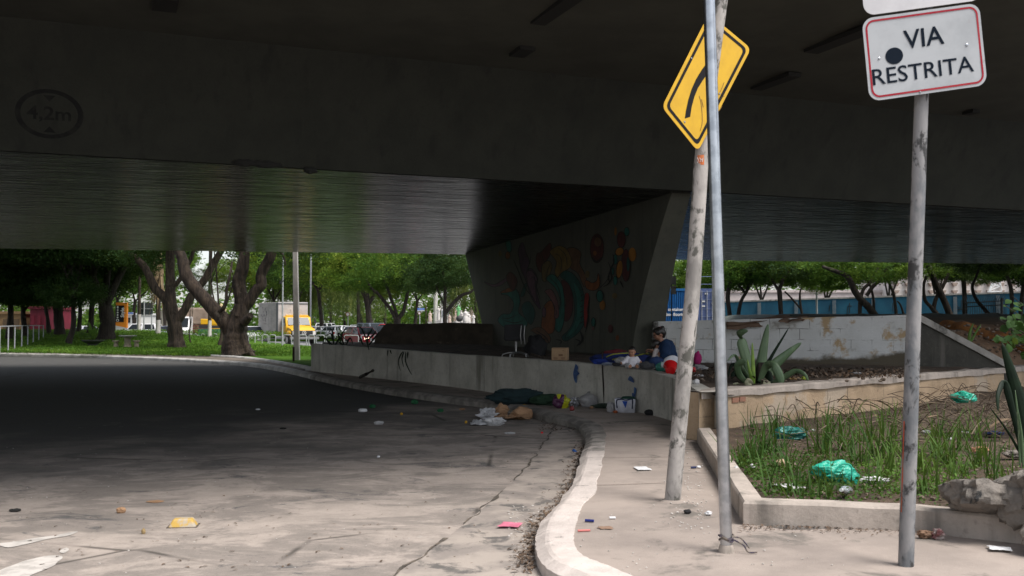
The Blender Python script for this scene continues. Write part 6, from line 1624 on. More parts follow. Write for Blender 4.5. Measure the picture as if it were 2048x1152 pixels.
# ---- garden statues outside the shop
stw = mat("statue_plaster", (0.66, 0.63, 0.60), (0.54, 0.50, 0.47), 3, rough=.9)
stp = mat("statue_terracotta", (0.55, 0.43, 0.36), (0.45, 0.35, 0.29), 3, rough=.9)
stg = mat("statue_green", (0.15, 0.42, 0.16), rough=.7)
def statue(label, px, Y, top_py, bot_py, m_, pose=0):
    b_ = at(px, bot_py, Y); H_ = at(px, top_py, Y).z - b_.z; t = thing("statue", label, "statue", b_, "garden statues"); hp = H_ * .28; hf = H_ - hp
    mb = MB(); mb.box((0, 0, hp * .5), (hf * .34, hf * .34, hp)); mb.box((0, 0, hp * .94), (hf * .42, hf * .42, hp * .12)); mb.box((0, 0, hp * .06), (hf * .42, hf * .42, hp * .12)); mb.build("pedestal", stw, t, smooth=0)
    s = hf / 1.7; mb = MB(); Z = hp
    if pose == 3: prof = [(.30, 0), (.34, .3), (.30, .7), (.22, 1.0), (.26, 1.2), (.2, 1.35), (.09, 1.42)]
    else: prof = [(.24, 0), (.22, .3), (.2, .7), (.17, .95), (.22, 1.2), (.2, 1.35), (.08, 1.43)]
    mb.lathe((0, 0, Z), [(a * s, c * s) for a, c in prof], 12); mb.ellip((0, 0, Z + 1.57 * s), (.1 * s, .12 * s, .14 * s))
    for x in (-1, 1):
        e = [(x * .2 * s, 0, Z + 1.3 * s), (x * .3 * s, -.05 * s, Z + 1.0 * s), (x * .12 * s, -.2 * s, Z + .95 * s)]
        if pose == 1 and x == 1: e = [(x * .2 * s, 0, Z + 1.32 * s), (x * .32 * s, 0, Z + 1.6 * s), (x * .2 * s, -.05 * s, Z + 1.95 * s)]
        mb.tube([Vector(q) for q in e], [.07 * s, .06 * s, .045 * s], 7)
    fuse(mb.build("figure", m_, t), .03 * s + .01, 3); return t
for a in [("white statue with one raised arm on a pedestal", 877, 90, 612, 652, stw, 1), ("broad pink-toned statue left of the raised-arm statue", 860, 88, 622, 652, stp, 3), ("tall tan statue behind the dark tree limb", 908, 92, 610, 655, stp, 3), ("bright green cherub statue", 917, 88, 609, 646, stg, 0),
          ("small white statue right of the green cherub", 923, 86, 621, 655, stw, 0), ("tall white robed statue in the middle of the group", 931, 84, 618, 658, stw, 3), ("white robed statue with bowed shoulders", 937, 85, 624, 658, stw, 3), ("pinkish statue at the right of the group by the pier", 942, 90, 614, 655, stp, 3), ("little white statue nearest the pier", 947, 88, 627, 655, stw, 0), ("low round tan statue behind the dark trunk", 899, 88, 628, 655, stp, 3)]: statue(*a)
mb = MB(); p = at(930, 650, 82); mb.box((p.x - .6, 82, .7), (3.2, .3, 1.9)); o = mb.build("shop_wall", mat("pale_low_wall", (0.6, 0.58, 0.56), (0.45, 0.43, 0.42), 3, rough=.9), smooth=0); tag(o, "low pale wall under the garden statues", "wall")
mb = MB(); p = at(919, 637, 83); mb.ellip(p, (.3, .28, .27)); o = mb.build("dark_pot", mat("dark_pot", (0.05, 0.05, 0.05), rough=.7), origin=p); tag(o, "round dark garden pot among the white statues", "pot")

# ---- blue wall, spiked fence, container, lattice building on the right
bwm = mat("faded_blue_wall", (0.014, 0.10, 0.16), (0.010, 0.07, 0.12), 1.0, 0.35, 0.65, (0.07, 0.13, 0.17), 1.3, 0.58, 0.72, rough=.9, stretch=(1, 1, .5))
A, B = at(1405, 650, 70), at(2140, 650, 61)
bl = thing("blue_wall", "long faded blue wall with grey posts and scrawled marks behind the row of trees", "wall", (A.x, A.y, 0), None, math.atan2(B.y - A.y, B.x - A.x)); Lw = Vector((B.x - A.x, B.y - A.y)).length
zt0, zt1 = at(1450, 606, 69.5).z, at(2048, 584, 62.1).z
mb = MB(); mb.prism([(0, 0, -.2), (Lw, 0, -.2), (Lw, 0, zt1), (0, 0, zt0)], (0, .2, 0)); mb.build("panel", bwm, bl, smooth=0)
mb = MB(); mb.prism([(0, -.05, zt0), (Lw, -.05, zt1), (Lw, -.05, zt1 + .1), (0, -.05, zt0 + .1)], (0, .3, 0)); mb.build("coping", M['kerb_dark'], bl, smooth=0)
for k in range(9):
    x = Lw * (k + .6) / 9.2; mb = MB(); mb.box((x, -.05, lerp(zt0, zt1, x / Lw) / 2 - .1), (.22, .1, lerp(zt0, zt1, x / Lw))); mb.build("pilaster", mat("grey_pilaster", (0.14, 0.16, 0.17), (0.09, 0.13, 0.16), 4, rough=.9) if k == 0 else bpy.data.materials["grey_pilaster"], bl, smooth=0)
def bw(px, py):
    d = ray(px, py); n_ = Vector((-(B.y - A.y), B.x - A.x, 0)); q = EYE + d * ((A - EYE).dot(n_) / d.dot(n_)); t_ = Vector((B.x - A.x, B.y - A.y, 0)).normalized(); v = q - A; return Vector((v.dot(t_), -.012, q.z))
mk = MB()
for L_ in ([(1923, 600), (1923, 618), (1908, 607), (1908, 619), (1925, 619)], [(1930, 612), (1938, 604)], [(1660, 610), (1658, 622)], [(1694, 628), (1696, 612), (1704, 612)], [(1699, 606), (1699, 626)], [(1786, 606), (1786, 622), (1796, 622)], [(1840, 612), (1834, 618), (1838, 624)]):
    mk.tube([bw(*q) for q in L_], .022, 4)
mk.build("scrawl", M['dark_paint'], bl, smooth=0)
sfb = at(1965, 640, 53); sf_ = thing("spiked_fence", "black iron fence with outward-bent spikes before the blue wall at the right", "fence", Vector((sfb.x, 53, 2.0)))
iron = mat("black_iron", (0.012, 0.016, 0.022), rough=.6)
mb = MB()
for py in (604, 612): mb.tube([at(1929, py + 2, 54), at(2018, py - 3, 52)], .03, 6)
mb.build("rail", iron, sf_, sf_.location)
for k in range(24):
    px = lerp(1931, 2012, k / 23); Y = lerp(54, 52, k / 23); mb = MB(); d0 = lerp(2, -3, k / 23)
    mb.tube([at(px, 650, Y), at(px, 604 + d0, Y), at(px - 2.2, 597 + d0, Y - .1), at(px - 6, 589 + d0, Y - .25)], [.018, .018, .016, .006], 5); mb.build("spike_bar", iron, sf_, sf_.location)
MB().tube([at(2004, 655, 52), at(2004, 596, 52)], .07, 6).build("fence_post", iron, sf_, sf_.location)

cY = 52; c0 = at(1396, 640, cY); cz0 = at(0, 641, cY).z - 1.0; ctop = at(0, 577, cY).z
ct = thing("shipping_container", "blue shipping container lettered eco container bamboe flooring behind the block wall", "container", Vector((c0.x, cY, cz0)), None, R(0))
blue = mat("container_blue", (0.012, 0.13, 0.36), (0.010, 0.105, 0.30), 2, rough=.55); dblue = mat("container_door_blue", (0.10, 0.14, 0.30), (0.075, 0.11, 0.25), 3, rough=.6)
Hc = ctop - cz0; Wl = c0.x - at(1300, 640, cY).x; 
mb = MB(); nC = 26
for i in range(nC):     # corrugated side facing the viewer's left
    x0 = -Wl + Wl * i / nC; x1 = -Wl + Wl * (i + 1) / nC; w4 = (x1 - x0) / 4
    xs = [x0, x0 + w4, x0 + 2 * w4, x0 + 3 * w4, x1]; ys = [0, .05, .05, 0, 0]
    for a_, b2, ya, yb in zip(xs[:-1], xs[1:], ys[:-1], ys[1:]): mb.add([Vector((a_, ya, .15)), Vector((b2, yb, .15)), Vector((b2, yb, Hc - .12)), Vector((a_, ya, Hc - .12))], [(0, 1, 2, 3)])
mb.box((-Wl / 2, .06, Hc - .06), (Wl, .16, .12)); mb.box((-Wl / 2, .06, .08), (Wl, .16, .16)); mb.box((-Wl / 2, 2.0, Hc / 2), (Wl - .1, 3.6, Hc - .1)); mb.build("side_wall", blue, ct, smooth=0, recalc=False)
Wd = at(1440, 640, cY).x - c0.x
mb = MB(); mb.box((Wd / 2 + .02, .2, Hc / 2), (Wd, .3, Hc)); mb.box((.05, .0, Hc / 2), (.1, .12, Hc)); mb.build("door_end", dblue, ct, smooth=0)
for k in range(4):
    x = .12 + Wd * (k + .3) / 4.2; MB().tube([(x, -.01, .1), (x, -.01, Hc - .1)], .02, 6).build("lock_rod", M['steelgrey'], ct)
hb = MB(); rg = random.Random(3)
for z in (.5, .85, 1.2, 1.6, 2.1, 2.5, 2.9, 3.3): hb.box((Wd / 2, .045, z), (Wd * .95, .02, .03))
hb.build("door_ribs", mat("pale_blue_rib", (0.2, 0.26, 0.42), rough=.6), ct, smooth=0)
hb = MB()
for z, x in ((2.4, .45), (2.0, .3), (1.75, .3), (1.9, .8), (1.75, 1.05), (2.55, .85)): hb.box((x, .03, z), (.16, .02, .08))
hb.build("door_plates", M['white'], ct, smooth=0)
tx = MB()
def ctext(body, px, py, hpx):
    v_, f_ = text_mesh(body, .4, 'LEFT', .012); y0, y1 = min(b2 for _, b2 in v_), max(b2 for _, b2 in v_); x0 = min(a_ for a_, _ in v_)
    s = .37; q = at(px, py, cY) - ct.location; tx.add([Vector((q.x + (a_ - x0) * s / .4 * .56, -.012, q.z + b2 * s / .4 * .62)) for a_, b2 in v_], f_)
ctext("eco container", 1322, 619, 9); ctext("bamboe flooring", 1319, 629, 9)
tx.build("lettering", M['white'], ct, smooth=0)

lb_ = thing("lattice_building", "pale building with rows of ledges and a white roof truss beyond the blue wall", "building", Vector((at(1850, 640, 96).x, 96, 0)))
x0, x1 = at(1780, 640, 96).x - lb_.location.x, at(2130, 640, 96).x - lb_.location.x
mb = MB(); mb.box(((x0 + x1) / 2, 4, 4.5), (x1 - x0, 8, 9)); mb.build("wall", mat("bright_pale_wall", (0.72, 0.66, 0.62), (0.60, 0.54, 0.50), 1, rough=.9), lb_, smooth=0)
rg = random.Random(6); led = mat("brown_ledge", (0.30, 0.23, 0.19), rough=.9)  # brownish ledge colour, darker than the wall
for i in range(7):
    for j in range(15):
        x = lerp(x0, x1, (j + .5) / 15); z = 4.2 + i * .7; mb = MB(); mb.prism([(x - .28, -.02, z), (x + .28, -.02, z), (x + .12, -.02, z - .3), (x - .12, -.02, z - .3)], (0, -.35, 0)); mb.build("ledge", led, lb_, smooth=0)
tr_ = MB()
T_ = [Vector((at(a, b2, 93).x - lb_.location.x, -2, at(a, b2, 93).z)) for a, b2 in [(1988, 580), (2003, 557), (2010, 556), (2014, 582), (1985, 583), (2000, 570), (2012, 571), (1994, 566)]]
for i, j in ((0, 1), (1, 2), (2, 3), (3, 4), (0, 5), (5, 6), (1, 6), (5, 2), (4, 6), (7, 6), (0, 7)): tr_.tube([T_[i], T_[j]], .06, 5)
tr_.build("roof_truss", M['white'], lb_, smooth=0)
b_ = building("long low white shed roof glimpsed beyond the blue wall's left part", at(1425, 640, 98).x, at(1775, 640, 98).x, 98, at(0, 585, 98).z, pinkw, mat("pinkish_grey", (0.5, 0.44, 0.43), rough=.9), 1, 6)
# ================================================================== FOREGROUND PLANTS
M['agave'] = mat("grey_green_leaf", (0.13, 0.20, 0.10), (0.08, 0.135, 0.065), 5, 0.4, 0.62, (0.22, 0.26, 0.16), 9, 0.6, 0.72, rough=.45, stretch=(1, 1, .25))
M['agave2'] = mat("yellow_green_leaf", (0.22, 0.34, 0.05), (0.15, 0.26, 0.04), 6, rough=.45)
M['darkleaf'] = mat("deep_green_leaf", (0.009, 0.022, 0.009), (0.006, 0.014, 0.007), 5, rough=.6, spec=.2)
M['agave_dry'] = mat("pale_dry_leaf", (0.30, 0.29, 0.19), (0.20, 0.2, 0.12), 7, rough=.7)
def strap(name, pts, wpx, Y, m_, parent, origin, prof, yaw=0.3, n=6, fold=.22):
    """long plant leaf along traced points; prof gives the width along it"""
    P = spline([at(p[0], p[1], Y + (p[2] if len(p) > 2 else 0)) for p in pts], n); N_ = len(P) - 1; w0 = wpx * Y / F * .42
    mb = MB(); vs, fs = [], []
    for i, p in enumerate(P):
        t = (P[min(i + 1, N_)] - P[max(i - 1, 0)]).normalized(); view = Vector((math.sin(yaw), math.cos(yaw), .15)); s_ = t.cross(view)
        if s_.length < 1e-4: s_ = Vector((1, 0, 0))
        s_.normalize(); nn = s_.cross(t); w_ = w0 * prof(i / N_)
        vs += [p - s_ * w_ + nn * w_ * fold, p - s_ * w_ * .5 + nn * w_ * fold * .3, p, p + s_ * w_ * .5 + nn * w_ * fold * .3, p + s_ * w_ + nn * w_ * fold]
    for i in range(N_):
        for j in range(4): k = i * 5 + j; fs.append((k, k + 1, k + 6, k + 5))
    mb.add(vs, fs); o = mb.build(name, m_, parent, origin, smooth=14, recalc=False); solid(o, .004); return o
lance = lambda t: max(.02, (min(1, .35 + t * 2.2) * (1 - t) ** .55 * 1.15))
blunt = lambda t: max(.05, min(1, .5 + t * 1.6) * (1 - max(0, t - .86) / .16) ** .6)
b_ = at(1523, 790, 16.2); b_.z = 0.80
ag = thing("agave_plant", "big strap-leaved grey-green plant with bent leaf tips on the terrace before the white block wall", "plant", b_)
A6 = lambda L_: [(1300 + p[0] / 3.6, 480 + p[1] / 3.6, *(p[2:])) for p in L_]
for nm, L_, w_, mk_, pf, yw in [
    ("leaf", [(790, 1060), (800, 900), (825, 740), (850, 605)], 27, 'agave', lance, .3), ("leaf", [(750, 1060), (715, 920), (680, 800), (655, 705)], 26, 'agave', blunt, -.2), ("leaf", [(655, 712), (640, 680, -.1), (668, 662, -.2), (705, 652, -.25)], 20, 'agave', lance, .8),
    ("leaf", [(745, 1070, -.15), (742, 900, -.15), (735, 735, -.15)], 11, 'agave2', lance, .1), ("leaf", [(755, 1070, -.1), (722, 960, -.2), (700, 860, -.2)], 9, 'agave2', lance, .1),
    ("leaf", [(800, 1040), (880, 920), (975, 830), (1090, 738)], 29, 'agave', lance, .2), ("leaf", [(810, 960, .1), (880, 830, .1), (1000, 632, .15)], 9, 'darkleaf', lance, .5),
    ("leaf", [(790, 1020, -.2), (835, 915, -.3), (885, 905, -.45), (925, 960, -.5), (948, 1045, -.5)], 20, 'agave', blunt, .1), ("leaf", [(860, 1040), (960, 990, -.1), (1045, 945, -.2), (1110, 965, -.3), (1140, 1015, -.3)], 15, 'agave', lance, .3),
    ("leaf", [(735, 1060), (650, 980, -.1), (632, 900, -.2), (690, 868, -.3)], 15, 'agave', blunt, .2), ("leaf", [(740, 1040), (650, 900), (610, 830, -.1), (556, 870, -.2)], 11, 'agave', lance, .6),
    ("leaf", [(740, 1060, -.2), (705, 1020, -.4), (715, 1090, -.5)], 17, 'agave_dry', blunt, .1), ("leaf", [(800, 1060, -.2), (845, 1010, -.4), (830, 1075, -.5)], 18, 'agave_dry', blunt, .1), ("leaf", [(730, 1060, .1), (620, 960, .1), (585, 1000, 0)], 18, 'darkleaf', lance, .3), ("leaf", [(740, 1060, .2), (660, 930, .2), (590, 900, .2), (560, 990, .1)], 12, 'darkleaf', lance, .3),
    ("leaf", [(770, 1060, -.1), (800, 1000, -.15), (850, 960, -.2), (870, 1040, -.3)], 15, 'darkleaf', blunt, .3), ("leaf", [(650, 1080, -.1), (620, 1045, -.3), (600, 1080, -.4)], 14, 'agave_dry', blunt, .3)]:
    strap(nm, A6(L_), w_, 16.2, M[mk_], ag, b_, pf, yw)
MB().lathe(b_ - Vector((0, 0, .03)), [(.10, 0), (.13, .08), (.09, .25), (.05, .34)], 12).build("stem", M['bark'], ag, b_)

b_ = gnd(2052, 935, .3)
dp = thing("broadleaf_plant", "dark broad strap leaf rising at the right edge of the planter beside the rubble", "plant", b_)
strap("leaf", [(2055, 925), (2048, 850), (2030, 770), (2004, 686)], 52, b_.y, M['darkleaf'], dp, b_, lambda t: max(.03, min(1, .6 + t) * (1 - t) ** .6), .2)
strap("leaf", [(2048, 920, -.1), (2020, 800, -.1), (2008, 765, -.1), (1996, 790, -.2), (1996, 822, -.25)], 17, b_.y, M['darkleaf'], dp, b_, lance, .3)
strap("leaf", [(2052, 930, -.1), (2020, 870, -.2), (1980, 815, -.3)], 6, b_.y, M['darkleaf'], dp, b_, lance, .3); strap("leaf", [(2055, 930, .1), (2060, 800, .1), (2075, 700, 0)], 30, b_.y, M['darkleaf'], dp, b_, lance, .3)
for a_ in ((2040, 935, 2030, 780), (2046, 935, 2036, 820)): strap("leaf", [(a_[0], a_[1], -.15), ((a_[0] + a_[2]) / 2 + 3, (a_[1] + a_[3]) / 2, -.2), (a_[2], a_[3], -.25)], 7, b_.y, M['agave'], dp, b_, lance, .1)

b_ = Vector((7.4, 13.2, .35)); lf = thing("leafy_shrub", "leafy shrub branch with round mid-green leaves at the right edge above the dirt bank", "shrub", b_)
rg = random.Random(12); mb = MB(); lm = MB(); mb.tube([b_ - Vector((0, 0, .1)), b_ + Vector((.02, 0, .3)), b_ + Vector((.1, 0, .7))], [.06, .05, .03], 8)
def round_leaf(mb, c, d, s, rg):
    d = d.normalized(); up = Vector((rg.uniform(-.5, .5), rg.uniform(-1, -.2), rg.uniform(.2, 1))); sd_ = d.cross(up).normalized(); nn = sd_.cross(d)
    out = [(0, .0), (.28, .42), (.62, .5), (.9, .3), (1.12, 0)]
    vs = [c + d * t * s + nn * .08 * s * math.sin(t * 3) for t, _ in out] + [c + d * t * s + sd_ * w_ * s + nn * (.16 * w_ * s + .06 * s) for t, w_ in out[1:-1]] + [c + d * t * s - sd_ * w_ * s + nn * (.16 * w_ * s + .06 * s) for t, w_ in out[1:-1]]
    mb.add(vs, [(0, 1, 5), (1, 2, 6, 5), (2, 3, 7, 6), (3, 4, 7), (0, 8, 1), (1, 8, 9, 2), (2, 9, 10, 3), (3, 10, 4)])
for (ex, ey, n_) in [(2000, 640, 12), (2025, 592, 10), (1992, 668, 9), (2045, 650, 14), (2030, 690, 9), (2075, 610, 14), (2010, 610, 8), (2080, 660, 12), (2048, 615, 10), (2015, 655, 10), (2060, 690, 10)]:
    e = at(ex, ey, 12.6 + rg.uniform(-.5, .5)); m1 = b_.lerp(e, .5) + Vector((.2, 0, .25)); P = spline([b_, m1, e], 8); mb.tube(P, [.02 * (1 - i / len(P) * .8) for i in range(len(P))], 5)
    for k in range(n_ * 2):
        t = rg.uniform(.55, 1.0); c = P[int(t * (len(P) - 1))] + Vector((rg.gauss(0, .07), rg.gauss(0, .09), rg.gauss(0, .08)))
        round_leaf(lm, c, Vector((rg.uniform(-1, 1), rg.uniform(-.6, .2), rg.uniform(-.9, .2))), rg.uniform(.07, .12), rg)
mb.build("stem", M['bark2'], lf, b_); lm.build("leaves", leaf_mat("shrub_leaf", (0.015, 0.045, 0.01), (0.03, 0.08, 0.014), (0.05, 0.12, 0.02), .3), lf, b_, recalc=False)
b_ = gnd(1935, 745, .85); sp2 = thing("seedling", "young two-leaved seedling on the wing wall's coping", "plant", b_)
P0_ = at(1937, 688, 20.7); b_ = Vector(P0_); sp2.location = b_
strap("leaf", [(1938, 690), (1940, 665), (1947, 646)], 8, 20.7, LG, sp2, b_, lance); strap("leaf", [(1938, 690), (1950, 668), (1962, 648)], 6, 20.7, LG, sp2, b_, lance)

# grass and weeds in the planter
gm = leaf_mat("planter_grass", (0.025, 0.07, 0.014), (0.055, 0.125, 0.022), (0.11, 0.19, 0.035), .25)
rg = random.Random(21); mb = MB(); cnt = 0
def tuft(px, py, n_, h0, h1, sprd):
    c = gnd(px, py, .3)
    if not in_planter(c.x, c.y): return
    for _ in range(int(n_ * 1.5)):
        a = rg.uniform(0, 6.28); h_ = rg.uniform(h0, h1) * 1.08; q = c + Vector((rg.gauss(0, .05), rg.gauss(0, .05), -.02)); k = rg.uniform(.1, sprd)
        e = q + Vector((math.cos(a) * k * h_, math.sin(a) * k * h_, h_ * (1 - .25 * k)))
        blade_mb(mb, q, e, rg.uniform(.010, .026), rg.uniform(.02, .14), 6, fold=.3, prof=lambda t: (1 - t) ** .6 * min(1, .5 + 2 * t))
for px, py, n_, h0, h1, s_ in [(1530, 905, 22, .2, .55, .7), (1505, 925, 20, .15, .42, .8), (1560, 900, 12, .2, .5, .9), (1580, 945, 16, .15, .4, .9), (1600, 985, 7, .15, .45, .6), (1640, 905, 18, .3, .65, .6), (1660, 880, 14, .3, .6, .8), (1690, 900, 24, .2, .5, .9), (1720, 930, 16, .2, .5, .9),
                              (1755, 915, 20, .25, .75, .6), (1775, 950, 14, .2, .6, .8), (1790, 900, 16, .2, .5, .9), (1740, 880, 14, .2, .5, .9), (1840, 945, 24, .2, .5, .9), (1870, 910, 22, .2, .6, .9), (1900, 930, 24, .2, .5, 1), (1855, 985, 14, .15, .5, .7), (1925, 900, 18, .2, .65, .9), (1950, 880, 14, .2, .5, 1), (1960, 930, 14, .15, .4, 1), (1885, 870, 14, .2, .5, 1), (1915, 960, 12, .1, .35, 1), (1985, 960, 8, .3, .7, .6),
                              (1480, 930, 12, .1, .3, .9), (1620, 955, 9, .1, .3, 1), (1660, 1000, 5, .15, .4, .5), (1545, 985, 4, .2, .5, .5), (1820, 880, 12, .2, .5, .8), (1700, 850, 10, .2, .5, .9), (1600, 860, 8, .15, .4, .9), (1550, 860, 10, .2, .5, .9), (1510, 870, 10, .15, .45, .9), (1780, 850, 10, .2, .45, .9)]:
    tuft(px, py, n_, h0, h1, s_)
for _ in range(75): tuft(rg.uniform(1470, 2040), rg.uniform(850, 1000), rg.randint(2, 6), .08, .35, 1.0)
o = mb.build("grass", gm, smooth=70, recalc=False); tag(o, "tall loose grass growing in the roadside planter", "grass", kind="stuff")
pts = []; r = np.random.RandomState(31)
for (px, py, s_, n_) in [(1500, 925, .30, 900), (1480, 945, .2, 500), (1530, 950, .3, 700), (1560, 980, .3, 500), (1620, 990, .25, 330), (1700, 985, .25, 260), (1800, 980, .3, 420), (1760, 955, .3, 380), (1880, 985, .28, 420), (1690, 930, .38, 480), (1840, 930, .4, 520), (1900, 950, .35, 400), (1650, 870, .4, 260), (1600, 915, .35, 380), (1760, 890, .45, 380)]:
    c = gnd(px, py, .3); q = r.normal(size=(n_, 3)) * np.array([s_, s_ * 1.2, .025]) + np.array([c.x, c.y, .335]); pts.append(np.array([p for p in q if in_planter(p[0], p[1])]))
pts = np.concatenate([p for p in pts if len(p)]); pts[:, 2] = np.maximum(pts[:, 2], .30)
me = leaf_mesh("weeds", pts, .035, 32, leaf_mat("weed_leaf", (0.035, 0.08, 0.016), (0.06, 0.13, 0.02), (0.11, 0.21, 0.03), .25), 1.5, 0, 1.5); o = bpy.data.objects.new("weeds", me); COL.objects.link(o); tag(o, "low creeping weeds covering the planter soil", "weeds", kind="stuff")
mb = MB(); rg = random.Random(41)
for _ in range(230):
    px, py = rg.uniform(1815, 2035), rg.uniform(775, 880)
    if rg.random() < .25: px, py = rg.uniform(1560, 1830), rg.uniform(830, 900)
    c = gnd(px, py, .34); 
    if not in_planter(c.x, c.y): continue
    a = rg.uniform(0, 6.28); l = rg.uniform(.2, .9); z1 = rg.uniform(0, .35); q = c + Vector((math.cos(a) * l, math.sin(a) * l, z1))
    mb.tube(spline([c + Vector((0, 0, rg.uniform(0, .1))), c.lerp(q, .5) + Vector((0, 0, rg.uniform(.03, .22))), q], 4), rg.uniform(.003, .008), 4)
o = mb.build("dry_stalks", mat("dry_stalk", (0.16, 0.12, 0.08), (0.08, 0.06, 0.045), 9, rough=.95)); tag(o, "tangle of dry broken stalks against the tan wall", "dry stalks", kind="stuff")
mb = MB(); rg = random.Random(43)
for (px, py, l, w_) in [(1760, 820, .55, .16), (1790, 825, .5, .12), (1740, 838, .4, .1), (1850, 800, .5, .1), (1905, 850, .4, .1), (1700, 845, .35, .1), (1980, 860, .4, .12)]:
    c = gnd(px, py + 12, .36); a = rg.uniform(-.3, .3) + (0 if rg.random() < .5 else 3.14); blade_mb(mb, c + Vector((0, 0, .1)), c + Vector((math.cos(a) * l, math.sin(a) * l * .4, rg.uniform(.05, .3))), w_, .2, 8)
o = mb.build("dry_leaves", mat("dry_leaf", (0.27, 0.19, 0.12), (0.18, 0.125, 0.08), 8, rough=.9), recalc=False); tag(o, "big curled dry brown leaves lying by the tan wall", "dry leaves", kind="stuff")

# lawn blades in the park (kept as one mass)
rg = np.random.RandomState(55); n_ = 38000; px = rg.uniform(-60, 640, n_); t_ = rg.uniform(0, 1, n_) ** 1.6; C = []
for a, b2 in zip(px, t_):
    q = gnd(a, 716 - 10 * (1 - a / 640), .2); q = Vector((q.x, q.y, 0)) + Vector((q.x, q.y, 0)).normalized() * (b2 * 34 + .4)
    if q.y > 62 and q.x > -17 or (a > 420 and b2 < .05): continue
    if q.y < 46 + (q.x + 12) * -1.0 and q.x > -12: q.y += 4
    C.append((q.x, q.y, lawn_z(q.x, q.y) + .05))
me = leaf_mesh("lawn_grass", np.array(C), .16, 56, leaf_mat("lawn_blade", (0.05, 0.13, 0.012), (0.09, 0.20, 0.018), (0.15, 0.26, 0.03), .3), 3.0, -1.2, .2); o = bpy.data.objects.new("lawn_grass", me); COL.objects.link(o); tag(o, "bright uneven grass of the park lawn", "grass", kind="stuff")

# weeds on the low wall's far end, creeper hanging over it
def wtop(px, py): 
    best = min(range(len(wl)), key=lambda i: abs((wl[i].x / wl[i].y) - (px - CX) / F)); return (wl[best] + wl_in[best]) / 2
for k, (px, lab, Ls) in enumerate([(668, "dark arching weed on the far end of the low wall", [[(668, 690), (662, 668), (652, 672)], [(668, 690), (664, 660), (657, 666)], [(664, 690), (655, 680)], [(670, 690), (680, 676), (686, 684)], [(660, 690), (650, 676), (645, 690)]]),
                                  (690, "dark broad-bladed weed on the low wall before the median fence", [[(684, 690), (676, 668), (684, 672), (692, 680)], [(688, 690), (683, 672), (693, 655)], [(692, 690), (700, 676), (706, 688)], [(686, 690), (675, 682)]]),
                                  (736, "bare forked dark plant on the low wall before the red car", [[(738, 700), (732, 678), (722, 656), (710, 655)], [(733, 676), (742, 662), (745, 655)], [(736, 680), (748, 668), (752, 660)], [(735, 690), (736, 664)], [(738, 690), (752, 672), (760, 662)], [(726, 690), (716, 664)]])]):
    q = wtop(px, 690); t = thing("weed_plant", lab, "weed", q, "weeds on the low wall")
    for L_ in Ls: strap("leaf", [(a, b2, 0) for a, b2 in L_], 4.5, q.y, M['darkleaf'], t, q, lance, .2)
q = wtop(812, 700); t = thing("hanging_creeper", "dark creeper strands hanging down the face of the low wall", "creeper", q)
for L_ in [[(806, 703), (800, 712), (797, 725), (801, 742)], [(808, 703), (804, 718), (808, 735)], [(812, 703), (811, 722), (818, 740), (824, 750)], [(816, 703), (814, 718)], [(838, 706), (834, 722), (836, 738)], [(776, 700), (775, 712)], [(780, 700), (783, 708)], [(842, 706), (841, 716)]]:
    strap("strand", [(a, b2, -.3) for a, b2 in L_], 3.4, q.y, M['darkleaf'], t, q, lance, .2)

# ================================================================== RUBBLE, LOG, CARDBOARD
M['rubble'] = mat("broken_concrete", (0.22, 0.195, 0.17), (0.14, 0.125, 0.11), 6, 0.4, 0.62, (0.03, 0.03, 0.03), 7, 0.60, 0.66, rough=.95, bump=.9, bscale=22, bdist=.03)
def chunk(label, px, py, z, size, seed, rz=0, tilt=(0, 0), m_=None, parent=None):
    c = gnd(px, py, z) if not isinstance(px, Vector) else px
    mb = MB(); rot = Matrix.Rotation(rz, 3, 'Z') @ Matrix.Rotation(tilt[0], 3, 'X') @ Matrix.Rotation(tilt[1], 3, 'Y')
    def fn(p, q):
        s = max(abs(p.x), abs(p.y), abs(p.z)); b2 = p / s; v = p.lerp(b2, .62); V = v; v = Vector((v.x * size[0], v.y * size[1], v.z * size[2])) * 3.6; f = 1 + .26 * noise.noise(v * 1.6 + Vector((seed, 0, 0))) + .16 * noise.noise(v * 4 + Vector((0, seed, 0))) + .07 * noise.noise(v * 9 + Vector((0, 0, seed))) - .25 * max(0, noise.noise(v * 3 + Vector((seed, seed, 0))) - .35)
        return v / 3.6 * f
    mb.ellip(c + Vector((0, 0, size[2] * .9)), size, 48, 30, rot, fn=fn); o = mb.build("concrete_chunk", m_ or M['rubble'], smooth=28, origin=c); tag(o, label, "rubble", "broken concrete by the planter"); return o
rb = Vector((3.80, 7.32, .36))
chunk("broken concrete slab with a pointed left end, propped on the planter kerb", Vector((3.54, 7.42, .36)), 0, 0, (.30, .22, .10), 3.3, R(6), (R(-20), R(9)))
chunk("large rough concrete lump at the right frame edge with dark holes", Vector((3.84, 7.25, .34)), 0, 0, (.27, .26, .19), 8.1, R(20), (R(-15), R(-6)))
chunk("pale broken block under the large concrete lump at the right edge", Vector((3.68, 6.92, .19)), 0, 0, (.15, .13, .09), 5.2, R(35), (0, R(8)))
chunk("thin grey flake of concrete lying flat on the pavement below the rubble", 1960, 1072, .155, (.17, .07, .014), 2.2, R(-35), (0, 0))
lg_ = at(1968, 672, 24.5); P = [at(1890, 655, 25.6), at(1925, 662, 25), at(1968, 671, 24.5), at(2020, 683, 24), at(2080, 697, 23.4)]
mb = MB(); trunk_tube(mb, P, [.20, .22, .23, .23, .22], 14, 4, .3); o = mb.build("fallen_log", mat("orange_rotten_wood", (0.40, 0.17, 0.05), (0.22, 0.10, 0.045), 3, 0.4, 0.6, (0.11, 0.06, 0.04), 5, .55, .68, rough=.95, bump=.6, bscale=20), origin=P[2]); tag(o, "orange-brown fallen log lying along the dirt bank", "log")
